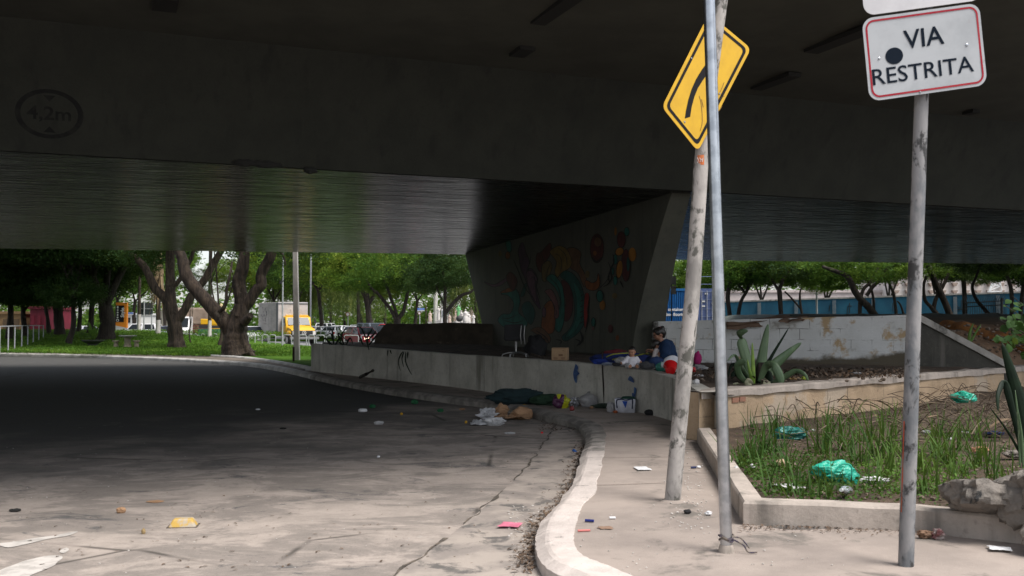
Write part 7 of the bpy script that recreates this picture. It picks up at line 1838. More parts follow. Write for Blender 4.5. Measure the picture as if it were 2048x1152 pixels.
card = mat("damp_cardboard", (0.16, 0.10, 0.065), (0.12, 0.075, 0.05), 3, rough=.95, bump=.2, bscale=10)
def card_sheet(label, quad, Y):
    P = [at(a, b2, Y + d) for a, b2, d in quad]; c = sum(P, Vector()) / 4
    mb = MB(); mb.grid(lambda u, v: P[0].lerp(P[1], u).lerp(P[3].lerp(P[2], u), v) + Vector((0, 0, .03 * noise.noise(Vector((u * 4, v * 2, quad[0][0]))) - .02 * math.sin(u * 6))), 16, 5)
    o = mb.build("cardboard_sheet", card, origin=c, smooth=60); solid(o, .008); tag(o, label, "cardboard", "cardboard on the block wall")
card_sheet("long sagging brown cardboard sheet hung over the white block wall", [(1452, 650, -.1), (1572, 637, -.1), (1580, 631, .3), (1452, 641, .3)], 21.9); card_sheet("shorter brown cardboard flap lying on the block wall's top, right end", [(1556, 643, -.15), (1606, 643, -.15), (1618, 633, .3), (1576, 632, .3)], 21.5)
card_sheet("dark hanging cardboard panel below the long sheet on the white wall", [(1454, 658, -.12), (1520, 655, -.12), (1570, 640, -.05), (1452, 644, -.05)], 21.95)

# ================================================================== LITTER
def fabric(name, c, c2=None, rough=.85, transl=0.0, bump=.3): return mat(name, c, c2 or tuple(x * .7 for x in c), 6, 0.35, 0.65, rough=rough, bump=bump, bscale=30, transl=transl)
def plastic(name, c, c2=None): return mat(name, c, c2 or tuple(x * .75 for x in c), 5, 0.35, 0.65, rough=.35, bump=.35, bscale=22, transl=.15)
def crumple(name, label, cat, px, py, z, wpx, hpx, m_, seed, dep=.8, cr=.35, fr=1.7, rz=0.0, group=None, knot=False, Y=None, mats=None, flat=.12, box=0.0):
    c = gnd(px, py, z) if Y is None else at(px, py, Y); k = c.y / F; w_, h_ = wpx * k * .5, hpx * k
    mb = MB(); rg = random.Random(seed)
    def fn(p, q):
        if box: s = max(abs(p.x), abs(p.y)); p = p.lerp(Vector((p.x / max(s, .3), p.y / max(s, .3), p.z)), box * (1 - abs(p.z)))
        n1 = noise.noise(p * fr + Vector((seed * 1.3, 0, 0))); n2 = abs(noise.noise(p * fr * 2.6 + Vector((0, seed * 2.1, 0)))); n3 = abs(noise.noise(p * fr * 5.2 + Vector((0, 0, seed))))
        f = 1 + cr * n1 - cr * .8 * n2 - cr * .5 * n3 - cr * .2 * abs(noise.noise(p * fr * 10 + Vector((seed, 0, seed))))
        return Vector((p.x * w_ * f * 1.1, p.y * w_ * dep * f * 1.1, max(-.02, (p.z * .5 + .5 - flat)) / (1 - flat) * h_ * (1 + cr * .5 * n1 - cr * .3 * n2)))
    mb.ellip(c, (1, 1, 1), 40 if w_ * h_ < .004 else 64, 24 if w_ * h_ < .004 else 40, Matrix.Rotation(rz, 3, 'Z'), fn=fn)
    mi = 0
    if mats:
        for i, f in enumerate(mb.f):
            q = sum((mb.v[j] for j in f), Vector()) / len(f) - c; mb.m[i] = 1 if noise.noise(Vector((q.x / w_ * 1.1 + seed, q.z / h_ * 1.1, q.y))) + q.x / w_ * .6 < 0 else 0
    if knot:
        for _ in range(5): a = rg.uniform(0, 6.28); blade_mb(mb, c + Vector((0, 0, h_ * .93)), c + Vector((math.cos(a) * w_ * .3, math.sin(a) * w_ * .3, h_ * 1.16)), w_ * .3, .1, 4)
    o = mb.build(name, mats or m_, origin=c, smooth=70, recalc=True); tag(o, label, cat, group); return o
def sheet(name, label, cat, px, py, z, wpx, dpx, m_, seed, amp=.25, fr=2.2, rz=0.0, group=None, n_=22, Y=None, edge=.25):
    c = gnd(px, py, z) if Y is None else at(px, py, Y); k = c.y / F; w_ = wpx * k * .5; d_ = dpx * k * .5 if dpx else w_ * .7; rot = Matrix.Rotation(rz, 3, 'Z')
    def fn(u, v):
        x, y = u * 2 - 1, v * 2 - 1; s = Vector((x, y, 0)); r_ = 1 + edge * noise.noise(Vector((math.atan2(y, x) * 1.1 + seed, seed, 0)))
        ph = abs(noise.noise(Vector((x * fr + seed, y * fr, seed)))) + .5 * abs(noise.noise(Vector((x * fr * 2.2, y * fr * 2.2 + seed, 1)))); q = Vector((x * w_ * r_, y * d_ * r_, 0))
        return c + rot @ q + Vector((0, 0, .004 + amp * w_ * ph * (1 - .5 * max(abs(x), abs(y)) ** 3)))
    o = MB().grid(fn, n_, n_).build(name, m_, origin=c, smooth=50); solid(o, .0015); tag(o, label, cat, group); return o
wp = plastic("white_film", (0.66, 0.66, 0.68)); wpaper = fabric("white_paper", (0.66, 0.65, 0.65)); kraft = fabric("kraft_paper", (0.42, 0.25, 0.14), (0.34, 0.20, 0.11))
tealp = plastic("teal_plastic", (0.02, 0.40, 0.27), (0.05, 0.5, 0.36)); tealnet = plastic("dull_teal_net", (0.02, 0.20, 0.17)); greenp = plastic("green_plastic", (0.02, 0.16, 0.06)); yellowp = plastic("yellow_plastic", (0.62, 0.36, 0.02))
greyp = plastic("pale_grey_plastic", (0.42, 0.41, 0.41), (0.33, 0.32, 0.33)); blackp = fabric("black_cloth", (0.015, 0.015, 0.017)); redc = fabric("red_cloth", (0.30, 0.05, 0.05)); pinkc = fabric("pink_cloth", (0.72, 0.20, 0.30)); foam = mat("white_foam", (0.74, 0.74, 0.75), rough=.7)
# pile on the road by the kerb
sheet("paper_bag", "torn brown kraft paper bag lying open on the road by the kerb", "paper bag", 1026, 836, .03, 72, 60, kraft, 3.1, .42, 1.6, R(4), None, 30)
crumple("paper_bag", "smaller folded brown paper behind the torn kraft bag on the road", "paper bag", 1004, 830, .01, 26, 22, kraft, 9, .6, .45, 1.5)
crumple("paper_bag", "bulging right end of brown paper beside the yellow bag", "paper bag", 1044, 838, .0, 40, 24, kraft, 12, .7, .4, 1.4)
sheet("plastic_sheet", "crumpled white plastic sheet left of the torn kraft bag", "plastic sheet", 972, 848, .01, 58, 60, wp, 5.3, .45, 1.9, 0, None, 30)
crumple("plastic_sheet", "white plastic peak standing up at the left of the litter pile", "plastic sheet", 975, 838, .0, 34, 22, wp, 15, .6, .7, 1.9); crumple("plastic_sheet", "white bunched paper at the front of the litter pile", "plastic sheet", 990, 851, .0, 38, 16, wpaper, 17, .6, .55, 2.2)
crumple("yellow_bag", "yellow plastic bag with a dark band behind the kraft bag", "bag", 1044, 824, .0, 30, 17, None, 6, .7, .3, 1.6, mats=[yellowp, M['trim']])
crumple("dark_bag", "flat black bag behind the brown papers at the kerb", "bag", 1022, 818, .05, 40, 12, blackp, 7, .6, .3, 1.6)
# things along the foot of the low wall
crumple("teal_blanket", "dark teal blanket heaped over a long low mound at the foot of the low wall", "blanket", 1036, 808, KZ, 110, 31, fabric("teal_blanket", (0.013, 0.032, 0.036), (0.008, 0.022, 0.025), .95), 4, .35, .34, 1.8)
crumple("dark_cushion", "dark rounded bundle at the right end of the teal blanket", "bundle", 1082, 797, KZ, 26, 22, blackp, 8, .7, .2, 1.3)
crumple("green_cloth", "dark green cloth bundle between the teal blanket and the yellow bag", "cloth", 1090, 810, KZ, 54, 22, fabric("dark_green_cloth", (0.015, 0.045, 0.02)), 14, .5, .4, 1.6)
crumple("carrier_bag", "bright yellow and purple carrier bag by the low wall", "bag", 1123, 816, KZ, 32, 28, None, 21, .7, .32, 1.5, mats=[plastic("acid_yellow", (0.60, 0.62, 0.02), (0.5, 0.5, 0.02)), plastic("plum", (0.09, 0.02, 0.07))])
crumple("teal_bag", "dark teal knotted bag behind the yellow and purple bag", "bag", 1147, 802, KZ, 22, 22, tealnet, 22, .8, .25, 1.6, knot=True)
crumple("foil_bag", "silvery foil bag between the teal bag and the pale grey refuse bag", "bag", 1150, 812, KZ, 20, 18, mat("silver_foil", (0.6, 0.6, 0.62), (0.3, 0.3, 0.32), 20, rough=.25, metal=.6, bump=.6, bscale=40), 23, .7, .6, 2.4)
crumple("refuse_bag", "round pale grey knotted refuse bag by the low wall", "bag", 1177, 813, KZ, 36, 26, greyp, 24, .8, .16, 1.6, knot=True)
crumple("red_cloth", "small red cloth bundle by the foot of the leaning stick", "cloth", 1210, 812, KZ, 16, 12, redc, 25, .8, .35, 1.8); crumple("dark_rag", "dark green rag between the red bundle and the cooler bag", "cloth", 1205, 816, KZ, 40, 9, fabric("mossy_rag", (0.03, 0.05, 0.035)), 26, .6, .4, 1.8)
crumple("grey_carrier", "limp translucent grey carrier bag against the cooler bag's left side", "bag", 1222, 824, KZ, 17, 20, greyp, 27, .8, .4, 1.7); crumple("orange_scrap", "orange scrap in front of the cooler bag", "litter", 1231, 826, KZ, 9, 5, plastic("orange_plastic", (0.5, 0.13, 0.04)), 28, .8, .4, 1.8)
crumple("black_box", "small black battered case on the pavement right of the cooler bag", "case", 1300, 830, KZ, 20, 11, blackp, 29, .8, .12, 1.2, box=.9)
crumple("red_carton", "red cup lying in front of the yellow and purple bag", "cup", 1144, 821, KZ, 9, 9, mat("dark_red_card", (0.22, 0.03, 0.03), rough=.6), 30, .8, .2, 1.2, box=.5); sheet("white_card", "small white card in front of the red cup", "litter", 1145, 824, KZ, 9, 12, wpaper, 31, .1); crumple("brown_scrap", "brown scrap on the pavement before the grey refuse bag", "litter", 1183, 817, KZ, 7, 5, kraft, 32, .8, .4)
# the white and blue cooler bag
c = gnd(1250, 824, KZ); k = c.y / F; cb = thing("cooler_bag", "white cooler bag with a blue triangle on the pavement by the low wall", "bag", c, None, R(-6)); w_, h_ = 41 * k, 27 * k
mb = MB(); nn = 14
def cbf(u, v, s): x = (u - .5) * w_; bul = .05 * math.sin(math.pi * v); return Vector((x * (1 - .08 * (1 - v)), s * (.13 * w_ / .38 + bul) * 1.0, v * h_ * (1 + .05 * noise.noise(Vector((u * 3, s, 2))) * v)))
for s in (-1, 1): mb.grid(lambda u, v: cbf(u, v, s), nn, 8)
for u in (0, 1): mb.grid(lambda a, v: cbf(u, v, -1).lerp(cbf(u, v, 1), a), 6, 8)
mb.add([cbf(0, 0, -1), cbf(1, 0, -1), cbf(1, 0, 1), cbf(0, 0, 1)], [(0, 1, 2, 3)]); mb.grid(lambda a, v: cbf(a, .93, -1).lerp(cbf(a, .93, 1), v) - Vector((0, 0, .01)), 8, 4)
mb.build("body", fabric("white_tarpaulin", (0.62, 0.62, 0.68)), cb, smooth=50)
mb = MB(); tri = [(.36, .86), (.62, .86), (.52, .36)]; mb.poly([cbf(u, v, -1) + Vector((0, -.022 - .03 * math.sin(math.pi * .7), 0)) for u, v in tri]); mb.build("blue_triangle", fabric("royal_blue_print", (0.02, 0.08, 0.40)), cb, smooth=0)
for s in (-1, 1):
    mb = MB(); mb.tube(spline([cbf(u, v, s) + Vector((0, s * .012, 0)) for u, v in ((.1, .35), (.1, .9), (.3, .98), (.55, .93), (.8, .99), (.86, .9), (.86, .3))], 5), .012, 6); mb.build("handle", fabric("navy_webbing", (0.012, 0.02, 0.06)), cb)
mb = MB(); mb.ellip((.06, .02, h_ * .96), (.14, .08, .05), fn=lambda p, q: q * (1 + .3 * noise.noise(p * 3))); mb.build("dark_contents", fabric("bottle_green", (0.01, 0.06, 0.04)), cb)
# leaning stick
a, b2 = gnd(1209, 813, KZ), None; q = wall_pt(1206, 735); P = [a + Vector((0, -.02, 0)), Vector((q.x, q.y - .05, q.z)), at(1205, 699, q.y + .15)]
o = MB().tube(P, .014, 6).build("stick", M['bark'], origin=a); tag(o, "thin straight stick leaning upright against the low wall", "stick")
a, b2 = gnd(722, 757, KZ), gnd(746, 742, .4)
o = MB().tube([gnd(720, 758, KZ) + Vector((0, 0, .05)), at(733, 748, 26.2), at(746, 741, 26.5)], .045, 6).build("plank", M['bark2'], origin=a); tag(o, "dark broken plank propped on the far kerbside pavement", "plank")
# ledge finds on the terrace edge: box, chair, blanket and so on
def ztop(px): i = min(range(len(wl)), key=lambda i: abs(wl[i].x / wl[i].y - (px - CX) / F)); return wl[i], wl_in[i]
p, q = ztop(1108); c = p.lerp(q, .55) + Vector((0, 0, .012)); k = c.y / F
cbx = thing("cardboard_box", "closed brown cardboard box with printed lines standing on the low wall", "box", c, None, R(-12))
mb = MB(); W_, D_, H_ = 31 * k, .26, 25 * k; mb.box((0, 0, H_ / 2), (W_, D_, H_)); bx_ = mb.build("carton", mat("corrugated_card", (0.34, 0.225, 0.13), (0.29, 0.19, 0.11), 3, rough=.9), cbx, smooth=0); bevel(bx_, .006)
mb = MB()
for z, w2, x0 in ((.92, .8, 0), (.22, .26, -.24), (.16, .26, -.24), (.10, .24, -.24), (.22, .26, .24), (.16, .26, .24), (.10, .22, .24), (.78, .1, .26)): mb.box((x0 * W_, -D_ / 2 - .001, z * H_), (w2 * W_, .003, .028 * H_))
mb.box((0.03, -D_ / 2 - .001, .42 * H_), (.27 * W_, .003, .13 * H_)); mb.build("printed_marks", mat("brown_print", (0.14, 0.07, 0.04), rough=.9), cbx, smooth=0)
c = at(1032, 716, 22.9); c.z = .97; oc = thing("office_chair", "wrecked office chair with a chrome star base standing on the terrace under the mural", "chair", c)
chrome = mat("dull_chrome", (0.26, 0.26, 0.26), rough=.45, metal=.9)
for k in range(5):
    a = k * 1.2566 + .5; MB().tube([Vector((0, 0, .11)), Vector((math.cos(a) * .16, math.sin(a) * .16, .10)), Vector((math.cos(a) * .31, math.sin(a) * .31, .06)), Vector((math.cos(a) * .32, math.sin(a) * .32, .0))], [.022, .02, .016, .014], 7).build("leg", chrome, oc)
MB().tube([(0, 0, .08), (0, 0, .36)], .024, 8).build("column", chrome, oc)
mb = MB(); mb.box((-.04, 0, .42), (.46, .44, .09)); bevel(mb.build("seat", blackp, oc, smooth=0), .03); mb = MB(); mb.prism([(-.28, -.2, .4), (.2, -.2, .4), (.16, -.24, .76), (-.26, -.24, .74)], (0, .06, 0)); bevel(mb.build("backrest", blackp, oc, smooth=0), .02)
for x in (.12, .2): MB().tube([(x, -.26, .3), (x - .02, -.3, .5), (x, -.26, .72)], .012, 6).build("armrest", chrome, oc)
o = MB().tube([at(1062, 708, 22.4), at(1075, 712, 22.2), at(1086, 716, 22.0)], .03, 6).build("broken_plank", M['bark'], origin=at(1075, 712, 22.2)); tag(o, "short weathered plank between the chair and the cardboard box", "plank")
crumple("black_bundle", "black bundle of bags in the dark beside the office chair", "bundle", 1072, 713, .95, 42, 44, blackp, 33, .6, .3, 1.4, Y=24)
# ---- red bowl, white tub, pink bag and small things near the woman
c = at(1341, 747, 17.5); c.z = .885; k = 17.5 / F
tub = MB(); rot = Matrix.Rotation(R(62), 3, 'X') @ Matrix.Rotation(R(-10), 3, 'Y')
o = crumple("white_sack", "white sack with dark scribbled print behind the red bowl", "sack", 1344, 744, 0, 33, 34, None, 35, .6, .12, 1.3, Y=17.75, mats=None) if False else None
o = crumple("white_sack", "white sack with faint grey print standing behind the red bowl", "sack", 1344, 743, 0, 33, 33, fabric("white_sackcloth", (0.66, 0.66, 0.70), (0.6, 0.6, 0.63)), 35, .6, .10, 1.3, Y=17.75)
mk = MB(); 
for L_ in ([(-.03, .17), (-.01, .18), (.0, .165), (.02, .175)], [(.04, .185), (.05, .15), (.06, .17), (.075, .14)], [(.0, .145), (.03, .15)]): mk.tube([Vector((x, -.135, z)) for x, z in L_], .004, 4)
mk.build("print", M['trim'], o)
rb_ = thing("red_bowl", "glossy red plastic bowl tipped on its side in front of the white sack", "bowl", at(1341, 736, 17.3))
redg = mat("glossy_red_plastic", (0.60, 0.012, 0.015), rough=.25, coat=.4); rot = Matrix.Rotation(R(-58), 3, 'X') @ Matrix.Rotation(R(8), 3, 'Y'); s = k * 13
MB().lathe((0, 0, 0), [(.55 * s, -.85 * s), (.72 * s, -.8 * s), (.9 * s, 0), (1.0 * s, .55 * s), (1.08 * s, .57 * s), (1.08 * s, .62 * s), (.95 * s, .6 * s), (.68 * s, -.7 * s)], 28, rot=rot).build("bowl", redg, rb_)
mb = MB(); mb.box(rot @ Vector((1.1 * s, 0, .58 * s)), (.4 * s, .5 * s, .12 * s), rot); mb.build("handle_lug", redg, rb_, smooth=0)
crumple("striped_bag", "clear striped carrier bag with green contents left of the red bowl", "bag", 1322, 742, 0, 20, 17, None, 36, .7, .3, 1.6, Y=17.6, mats=[plastic("clear_white_film", (0.5, 0.52, 0.52)), plastic("sea_green_film", (0.03, 0.2, 0.15))])
crumple("dark_grey_bundle", "dark grey bundle between the baby and the woman's feet", "bundle", 1294, 738, 0, 30, 14, fabric("charcoal_cloth", (0.07, 0.07, 0.075)), 37, .7, .3, 1.5, Y=17.95)
crumple("pink_bag", "magenta bag leaning at the foot of the white block wall", "bag", 1395, 728, 0, 15, 26, fabric("magenta_cloth", (0.45, 0.02, 0.16)), 38, .8, .2, 1.4, Y=21.5)
crumple("clear_bag", "pale translucent bag on the soil right of the leaning post", "bag", 1397, 742, 0, 26, 13, greyp, 39, .7, .4, 1.9, Y=19.2); crumple("white_scrap", "white crumpled scrap on the terrace soil", "litter", 1413, 741, 0, 11, 7, wpaper, 40, .8, .5, 2, Y=19.3)
crumple("red_pot", "red plastic scrap beside the leaning post on the terrace", "litter", 1388, 744, 0, 8, 10, redg, 41, .8, .3, 1.5, Y=18.2); crumple("white_rag", "white trailing rag on the terrace right of the leaning post", "rag", 1396, 757, 0, 22, 9, wpaper, 42, .6, .5, 2.0, Y=17.4)
crumple("white_cup", "white folded carton at the inner corner of the low wall", "litter", 1393, 768, 0, 12, 10, wpaper, 43, .8, .25, 1.4, Y=15.2)
o = MB().tube(spline([at(1338, 755, 16.7), at(1337, 768, 16.6), at(1341, 779, 16.55), at(1345, 766, 16.6), at(1345, 756, 16.65)], 5), .012, 6).build("leather_strap", mat("brown_leather", (0.16, 0.06, 0.03), rough=.6), origin=at(1340, 765, 16.6)); tag(o, "brown strap hanging over the low wall below the red bowl", "strap")
sheet("blue_cloth", "blue cloth draped in the corner below the leaning post on the terrace", "cloth", 1440, 764, 0, 60, 30, fabric("dusty_navy", (0.03, 0.045, 0.07)), 44, .12, 2, 0, None, 20, Y=16.6)
for k, (px, py, w_, h_, m_, lab, Y) in enumerate([(1577, 760, 10, 5, yellowp, "yellow fruit peel by the big-leaved plant", 17.0), (1593, 761, 17, 8, fabric("tan_bread", (0.55, 0.36, 0.18)), "tan bread-like lump right of the yellow peel", 17.0), (1607, 760, 10, 8, mat("lime_green", (0.30, 0.40, 0.03), rough=.5), "round lime green fruit right of the tan lump", 17.0), (1715, 748, 18, 4, wpaper, "white paper strip on the soil before the block wall", 18.2), (1700, 744, 10, 5, kraft, "brown stone-like lump on the soil by the block wall", 18.8), (1830, 752, 26, 7, M['rubble'], "grey rubble lump at the foot of the wing wall", 18.9)]):
    crumple("litter_piece", lab, "litter", px, py, 0, w_, h_, m_, 50 + k, .8, .25, 1.5, Y=Y, group="scraps on the terrace soil")
# planter litter
def rise(o, h_): o.location.z += h_; return o
crumple("teal_carrier", "bright teal plastic carrier bag slumped in the middle of the planter", "bag", 1668, 962, .3, 82, 42, tealp, 61, .6, .42, 1.5)
mb = MB(); c = gnd(1690, 940, .5); mb.tube(spline([c + Vector((-.08, 0, .0)), c + Vector((-.02, 0, .05)), c + Vector((.05, 0, .035)), c + Vector((.06, 0, -.05))], 6), .008, 6); o = mb.build("carrier_handle", tealp); o.parent = bpy.data.objects["teal_carrier"]; o.matrix_parent_inverse = Matrix.Translation(o.parent.location).inverted()
crumple("carrier_tail", "teal carrier bag's twisted end trailing to the right", "bag", 1703, 968, .3, 34, 24, tealp, 62, .5, .3, 1.4)
crumple("teal_netting", "dull teal crushed netting at the back left of the planter", "netting", 1580, 879, .29, 68, 26, tealnet, 63, .5, .4, 2.2); crumple("teal_scrap", "teal plastic scrap lying on the dry stalks by the tan wall", "bag", 1928, 805, .45, 44, 22, tealp, 64, .6, .4, 1.7)
bo = gnd(1697, 985, .33); bt = thing("plastic_bottle", "clear crushed plastic bottle lying at the planter's front", "bottle", bo, None, R(-35)); pet, ptn, pP = newmat("clear_bottle"); pP.inputs["Base Color"].default_value = (.75, .78, .82, 1); pP.inputs["Roughness"].default_value = .12; pP.inputs["Transmission Weight"].default_value = .75
MB().lathe((0, 0, .02), [(.032, 0), (.036, .01), (.033, .05), (.036, .09), (.034, .13), (.015, .17), (.013, .19)], 16, rot=Matrix.Rotation(R(82), 3, 'X')).build("body", pet, bt); MB().lathe((0, -.188, .046), [(.015, 0), (.015, .02)], 12, rot=Matrix.Rotation(R(82), 3, 'X')).build("cap", M['white'], bt)
sheet("white_paper", "crumpled white paper with a dark fold at the planter's left front", "paper", 1580, 974, .31, 40, 60, wpaper, 66, .35, 1.6, .3); crumple("tissue", "line of white tissue right of the bottle", "tissue", 1748, 966, .3, 56, 12, wpaper, 67, .35, .6, 2.6); crumple("tan_stone", "tan angular stone among the weeds at the planter's left", "stone", 1565, 935, .29, 26, 17, M['tanblock'], 68, .8, .2, 1.2, box=.4)
crumple("foam_block", "white foam block tucked under the broken slab", "foam", 1939, 1006, .32, 30, 20, foam, 69, .7, .12, 1.1, box=.6); sheet("foam_piece", "long white foam piece on the pavement below the rubble", "foam", 2000, 1098, .16, 40, 34, foam, 70, .12, 1.5, R(-20))
crumple("snack_wrapper", "crushed red-brown wrapper at the planter kerb's foot", "wrapper", 1877, 1078, KZ, 26, 20, mat("maroon_foil", (0.16, 0.05, 0.05), (0.35, 0.3, 0.28), 14, rough=.4, bump=.5, bscale=30), 71, .7, .5, 2.2); crumple("rag", "brown crumpled rag left of the red-brown wrapper", "rag", 1850, 1076, KZ, 30, 16, fabric("brown_rag", (0.22, 0.13, 0.08)), 72, .6, .5, 2.0)
sheet("dry_leaf", "dry tan leaf by the kerb right of the scraped sign post", "leaf", 1930, 1062, KZ + .02, 30, 50, kraft, 73, .2, 1.2, .4); crumple("cavity_shade", "near-black lump filling in the shade of the cavity under the concrete rubble", "bag", 1998, 1072, KZ, 84, 34, fabric("cavity_black", (0.004, 0.008, 0.016)), 74, .5, .3, 1.6)  # near-black lump added to paint the shade in the cavity under the rubble
for k, (px, py, w_, h_, m_, lab) in enumerate([(1990, 870, 34, 8, fabric("navy_white", (0.03, 0.05, 0.16)), "blue and white packaging among the stalks"), (1930, 872, 18, 10, plastic("clear_grey", (0.4, 0.42, 0.45)), "clear plastic scrap among the grass by the stalks"), (1852, 868, 18, 8, wpaper, "pale paper scrap behind the scraped sign post"), (1960, 905, 34, 12, mat("brick_lump", (0.34, 0.17, 0.10), rough=.9), "broken red brick lump at the planter's right"), (2030, 915, 40, 14, M['rubble'], "grey stone behind the broken slab"), (1900, 880, 10, 6, wpaper, "tiny white scrap in the middle of the grass"), (1505, 938, 12, 10, wpaper, "small white scrap in the clover at the planter's left edge"), (1472, 940, 8, 8, wpaper, "small white scrap beside the planter's left kerb"), (1625, 862, 10, 4, wpaper, "white strip by the teal netting")]):
    crumple("litter_piece", lab, "litter", px, py, .31, w_, h_, m_, 80 + k, .8, .35, 1.7, group="scraps in the planter")
# pavement litter
sheet("foam_tray", "white foam tray lying on the middle of the pavement", "tray", 1284, 937, KZ + .005, 27, 46, foam, 91, .10, 1.0, .1)
def capsule(name, label, cat, px, py, z, L_, r_, rz, m_, mats=None):
    c = gnd(px, py, z); d = Vector((math.cos(rz), math.sin(rz), 0)) * L_ / 2; mb = MB(); up = Vector((0, 0, r_)); mb.tube([c - d + up, c - d * .96 + up, c + d * .96 + up, c + d + up], [r_ * .6, r_, r_, r_ * .6], 10); o = mb.build(name, m_, origin=c); tag(o, label, cat)
capsule("blue_pen", "dark blue lighter lying near the kerb bend", "lighter", 1179, 1044, KZ, .075, .011, -.3, mat("dark_blue_plastic", (0.01, 0.02, 0.16), rough=.3)); capsule("pink_straw", "pink plastic tube on the pavement near the kerb bend", "tube", 1168, 1063, KZ, .10, .008, .15, mat("salmon_plastic", (0.65, 0.2, 0.18), rough=.4)); capsule("white_tablet", "white oval cap on the pavement before the leaning post", "cap", 1225, 1038, KZ, .052, .010, 0, foam)
crumple("black_scrap", "black plastic clip on the pavement beside the leaning post", "litter", 1375, 1027, KZ, 15, 9, blackp, 94, .6, .25, 1.4); crumple("white_lump", "white lump of foam near the galvanised pole's left side", "foam", 1417, 1030, KZ, 14, 8, foam, 95, .7, .5, 2.0); capsule("blue_lighter", "blue and white tube near the planter's side kerb", "tube", 1387, 937, KZ, .06, .012, .1, mat("navy_plastic", (0.01, 0.02, 0.09), rough=.4)); crumple("white_tuft", "white scrap just right of the blue tube", "litter", 1397, 936, KZ, 9, 5, foam, 96, .7, .4)
sheet("white_shard", "white plastic shard leaning at the kerb foot by the bend", "litter", 1088, 1122, .02, 14, 22, wpaper, 97, .7, 1.1, .6); sheet("brown_leaf", "flat brown leaf on the pavement near the white cap", "leaf", 1212, 1056, KZ, 28, 24, mat("rusty_leaf", (0.30, 0.19, 0.13), rough=.9), 98, .03, 1.5, .2, None, 14, None, .6)
# road litter
sd_ = thing("road_stud", "worn yellow raised road stud on the near asphalt", "road stud", gnd(364, 1055, 0), None, R(8)); mb = MB(); mb.box((0, .06, .032), (.235, .15, .075), None, 0, .66); bevel(mb.build("body", mat("worn_yellow", (0.56, 0.36, 0.08), (0.46, 0.40, 0.32), 14, .42, .56, rough=.8, bump=.3, bscale=50), sd_, smooth=0), .012); mb = MB(); mb.box((0, .06, .002), (.255, .17, .006)); mb.build("adhesive_pad", M['crack'], sd_, smooth=0)
sheet("pink_sock", "bright pink crumpled packet on the gutter near the kerb bend", "packet", 1022, 1050, .025, 42, 44, pinkc, 101, .14, 1.3, -.25)
for k, (px, py, w_, h_, m_, lab) in enumerate([(725, 824, 18, 7, foam, "white foam bowl on the dark asphalt"), (829, 808, 14, 9, greenp, "green crushed bottle on the dark asphalt beyond the foam bowl"), (745, 816, 12, 8, greenp, "green crushed bottle right of the foam bowl"), (881, 824, 12, 7, greenp, "green bottle nearest the litter pile"), (757, 849, 20, 7, wpaper, "torn white wrapper on the asphalt"), (803, 830, 6, 5, yellowp, "small yellow scrap on the asphalt"), (932, 847, 5, 6, yellowp, "yellow bottle cap left of the litter pile"), (924, 820, 12, 4, kraft, "brown wisp beyond the litter pile"), (1084, 867, 5, 4, redg, "red bottle cap on the gutter joint"), (757, 915, 6, 4, foam, "white crumb of foam on the pale asphalt"), (900, 803, 42, 12, M['bark2'], "dark flattened board on the road near the kerb"), (566, 858, 13, 3, M['dark_paint'], "small dark disc on the asphalt"), (516, 820, 9, 3, foam, "white fleck on the far dark asphalt"), (242, 1026, 17, 12, kraft, "curled brown leaf on the near asphalt"), (287, 1068, 8, 12, fabric("straw_leaf", (0.35, 0.25, 0.12)), "small straw coloured leaf left of the road stud"), (30, 1023, 22, 6, M['dark_paint'], "dark twig at the left edge of the near asphalt"), (618, 741, 16, 3, foam, "white scraps on the far pavement by the wall's end"), (648, 743, 12, 5, greenp, "green scrap at the low wall's far end"), (1020, 868, 20, 4, wpaper, "thin white strip on the pale asphalt"), (310, 1004, 30, 2.5, kraft, "brown flattened strip on the asphalt")]):
    crumple("road_litter", lab, "litter", px, py, .0 if px < 1050 else .012, w_, h_, m_, 110 + k, .8, .3, 1.7, group="scraps scattered on the road") if py > 750 else crumple("road_litter", lab, "litter", px, py, KZ, w_, h_, m_, 110 + k, .8, .3, 1.7, group="scraps scattered on the road")
c = gnd(1148, 904, .012); bl_ = thing("bottle_cap", "dark blue bottle cap in the gutter by the kerb", "cap", c); MB().lathe((0, 0, 0), [(.032, 0), (.034, .02), (.03, .032), (.0, .034)], 16, rot=Matrix.Rotation(R(35), 3, 'Y')).build("cap", mat("blue_cap", (0.01, 0.09, 0.33), rough=.35), bl_)
rg = random.Random(71); mb = MB()
def crumb(p, s): mb.ellip(p + Vector((0, 0, s * .35)), (s, s * rg.uniform(.6, 1.3), s * .5), 6, 4, Matrix.Rotation(rg.uniform(0, 3), 3, 'Z'), fn=lambda a, q: q * (1 + .5 * noise.noise(a * 2 + p)))
for _ in range(150):
    px = rg.gauss(1392, 28); py = rg.uniform(905, 1060); crumb(gnd(px, py, KZ), rg.uniform(.004, .011)) if 1330 < px < 1418 else None
for _ in range(120): px, py = rg.uniform(1150, 1700), rg.uniform(940, 1150); crumb(gnd(px, py, KZ), rg.uniform(.003, .008)) if px > 1160 and not (px > 1470 and py < 1060) else None
for _ in range(130): px, py = rg.uniform(1015, 1095), rg.uniform(1010, 1150); crumb(gnd(px, py, .01), rg.uniform(.004, .012)) if px < 1080 else None
for _ in range(90): px, py = rg.uniform(0, 1000), rg.uniform(870, 1150); crumb(gnd(px, py, .0), rg.uniform(.003, .009))
o = mb.build("white_crumbs", mat("foam_crumbs", (0.62, 0.58, 0.54), (0.4, 0.37, 0.34), 30, rough=.9)); tag(o, "countless white crumbs strewn over pavement and gutter", "crumbs", kind="stuff")
mb = MB()
kb_ = [Vector((p.x, p.y, .02)) for p in offset(KS, -.07) if 7.0 < p.y < 14.6 and p.x < 1.3]
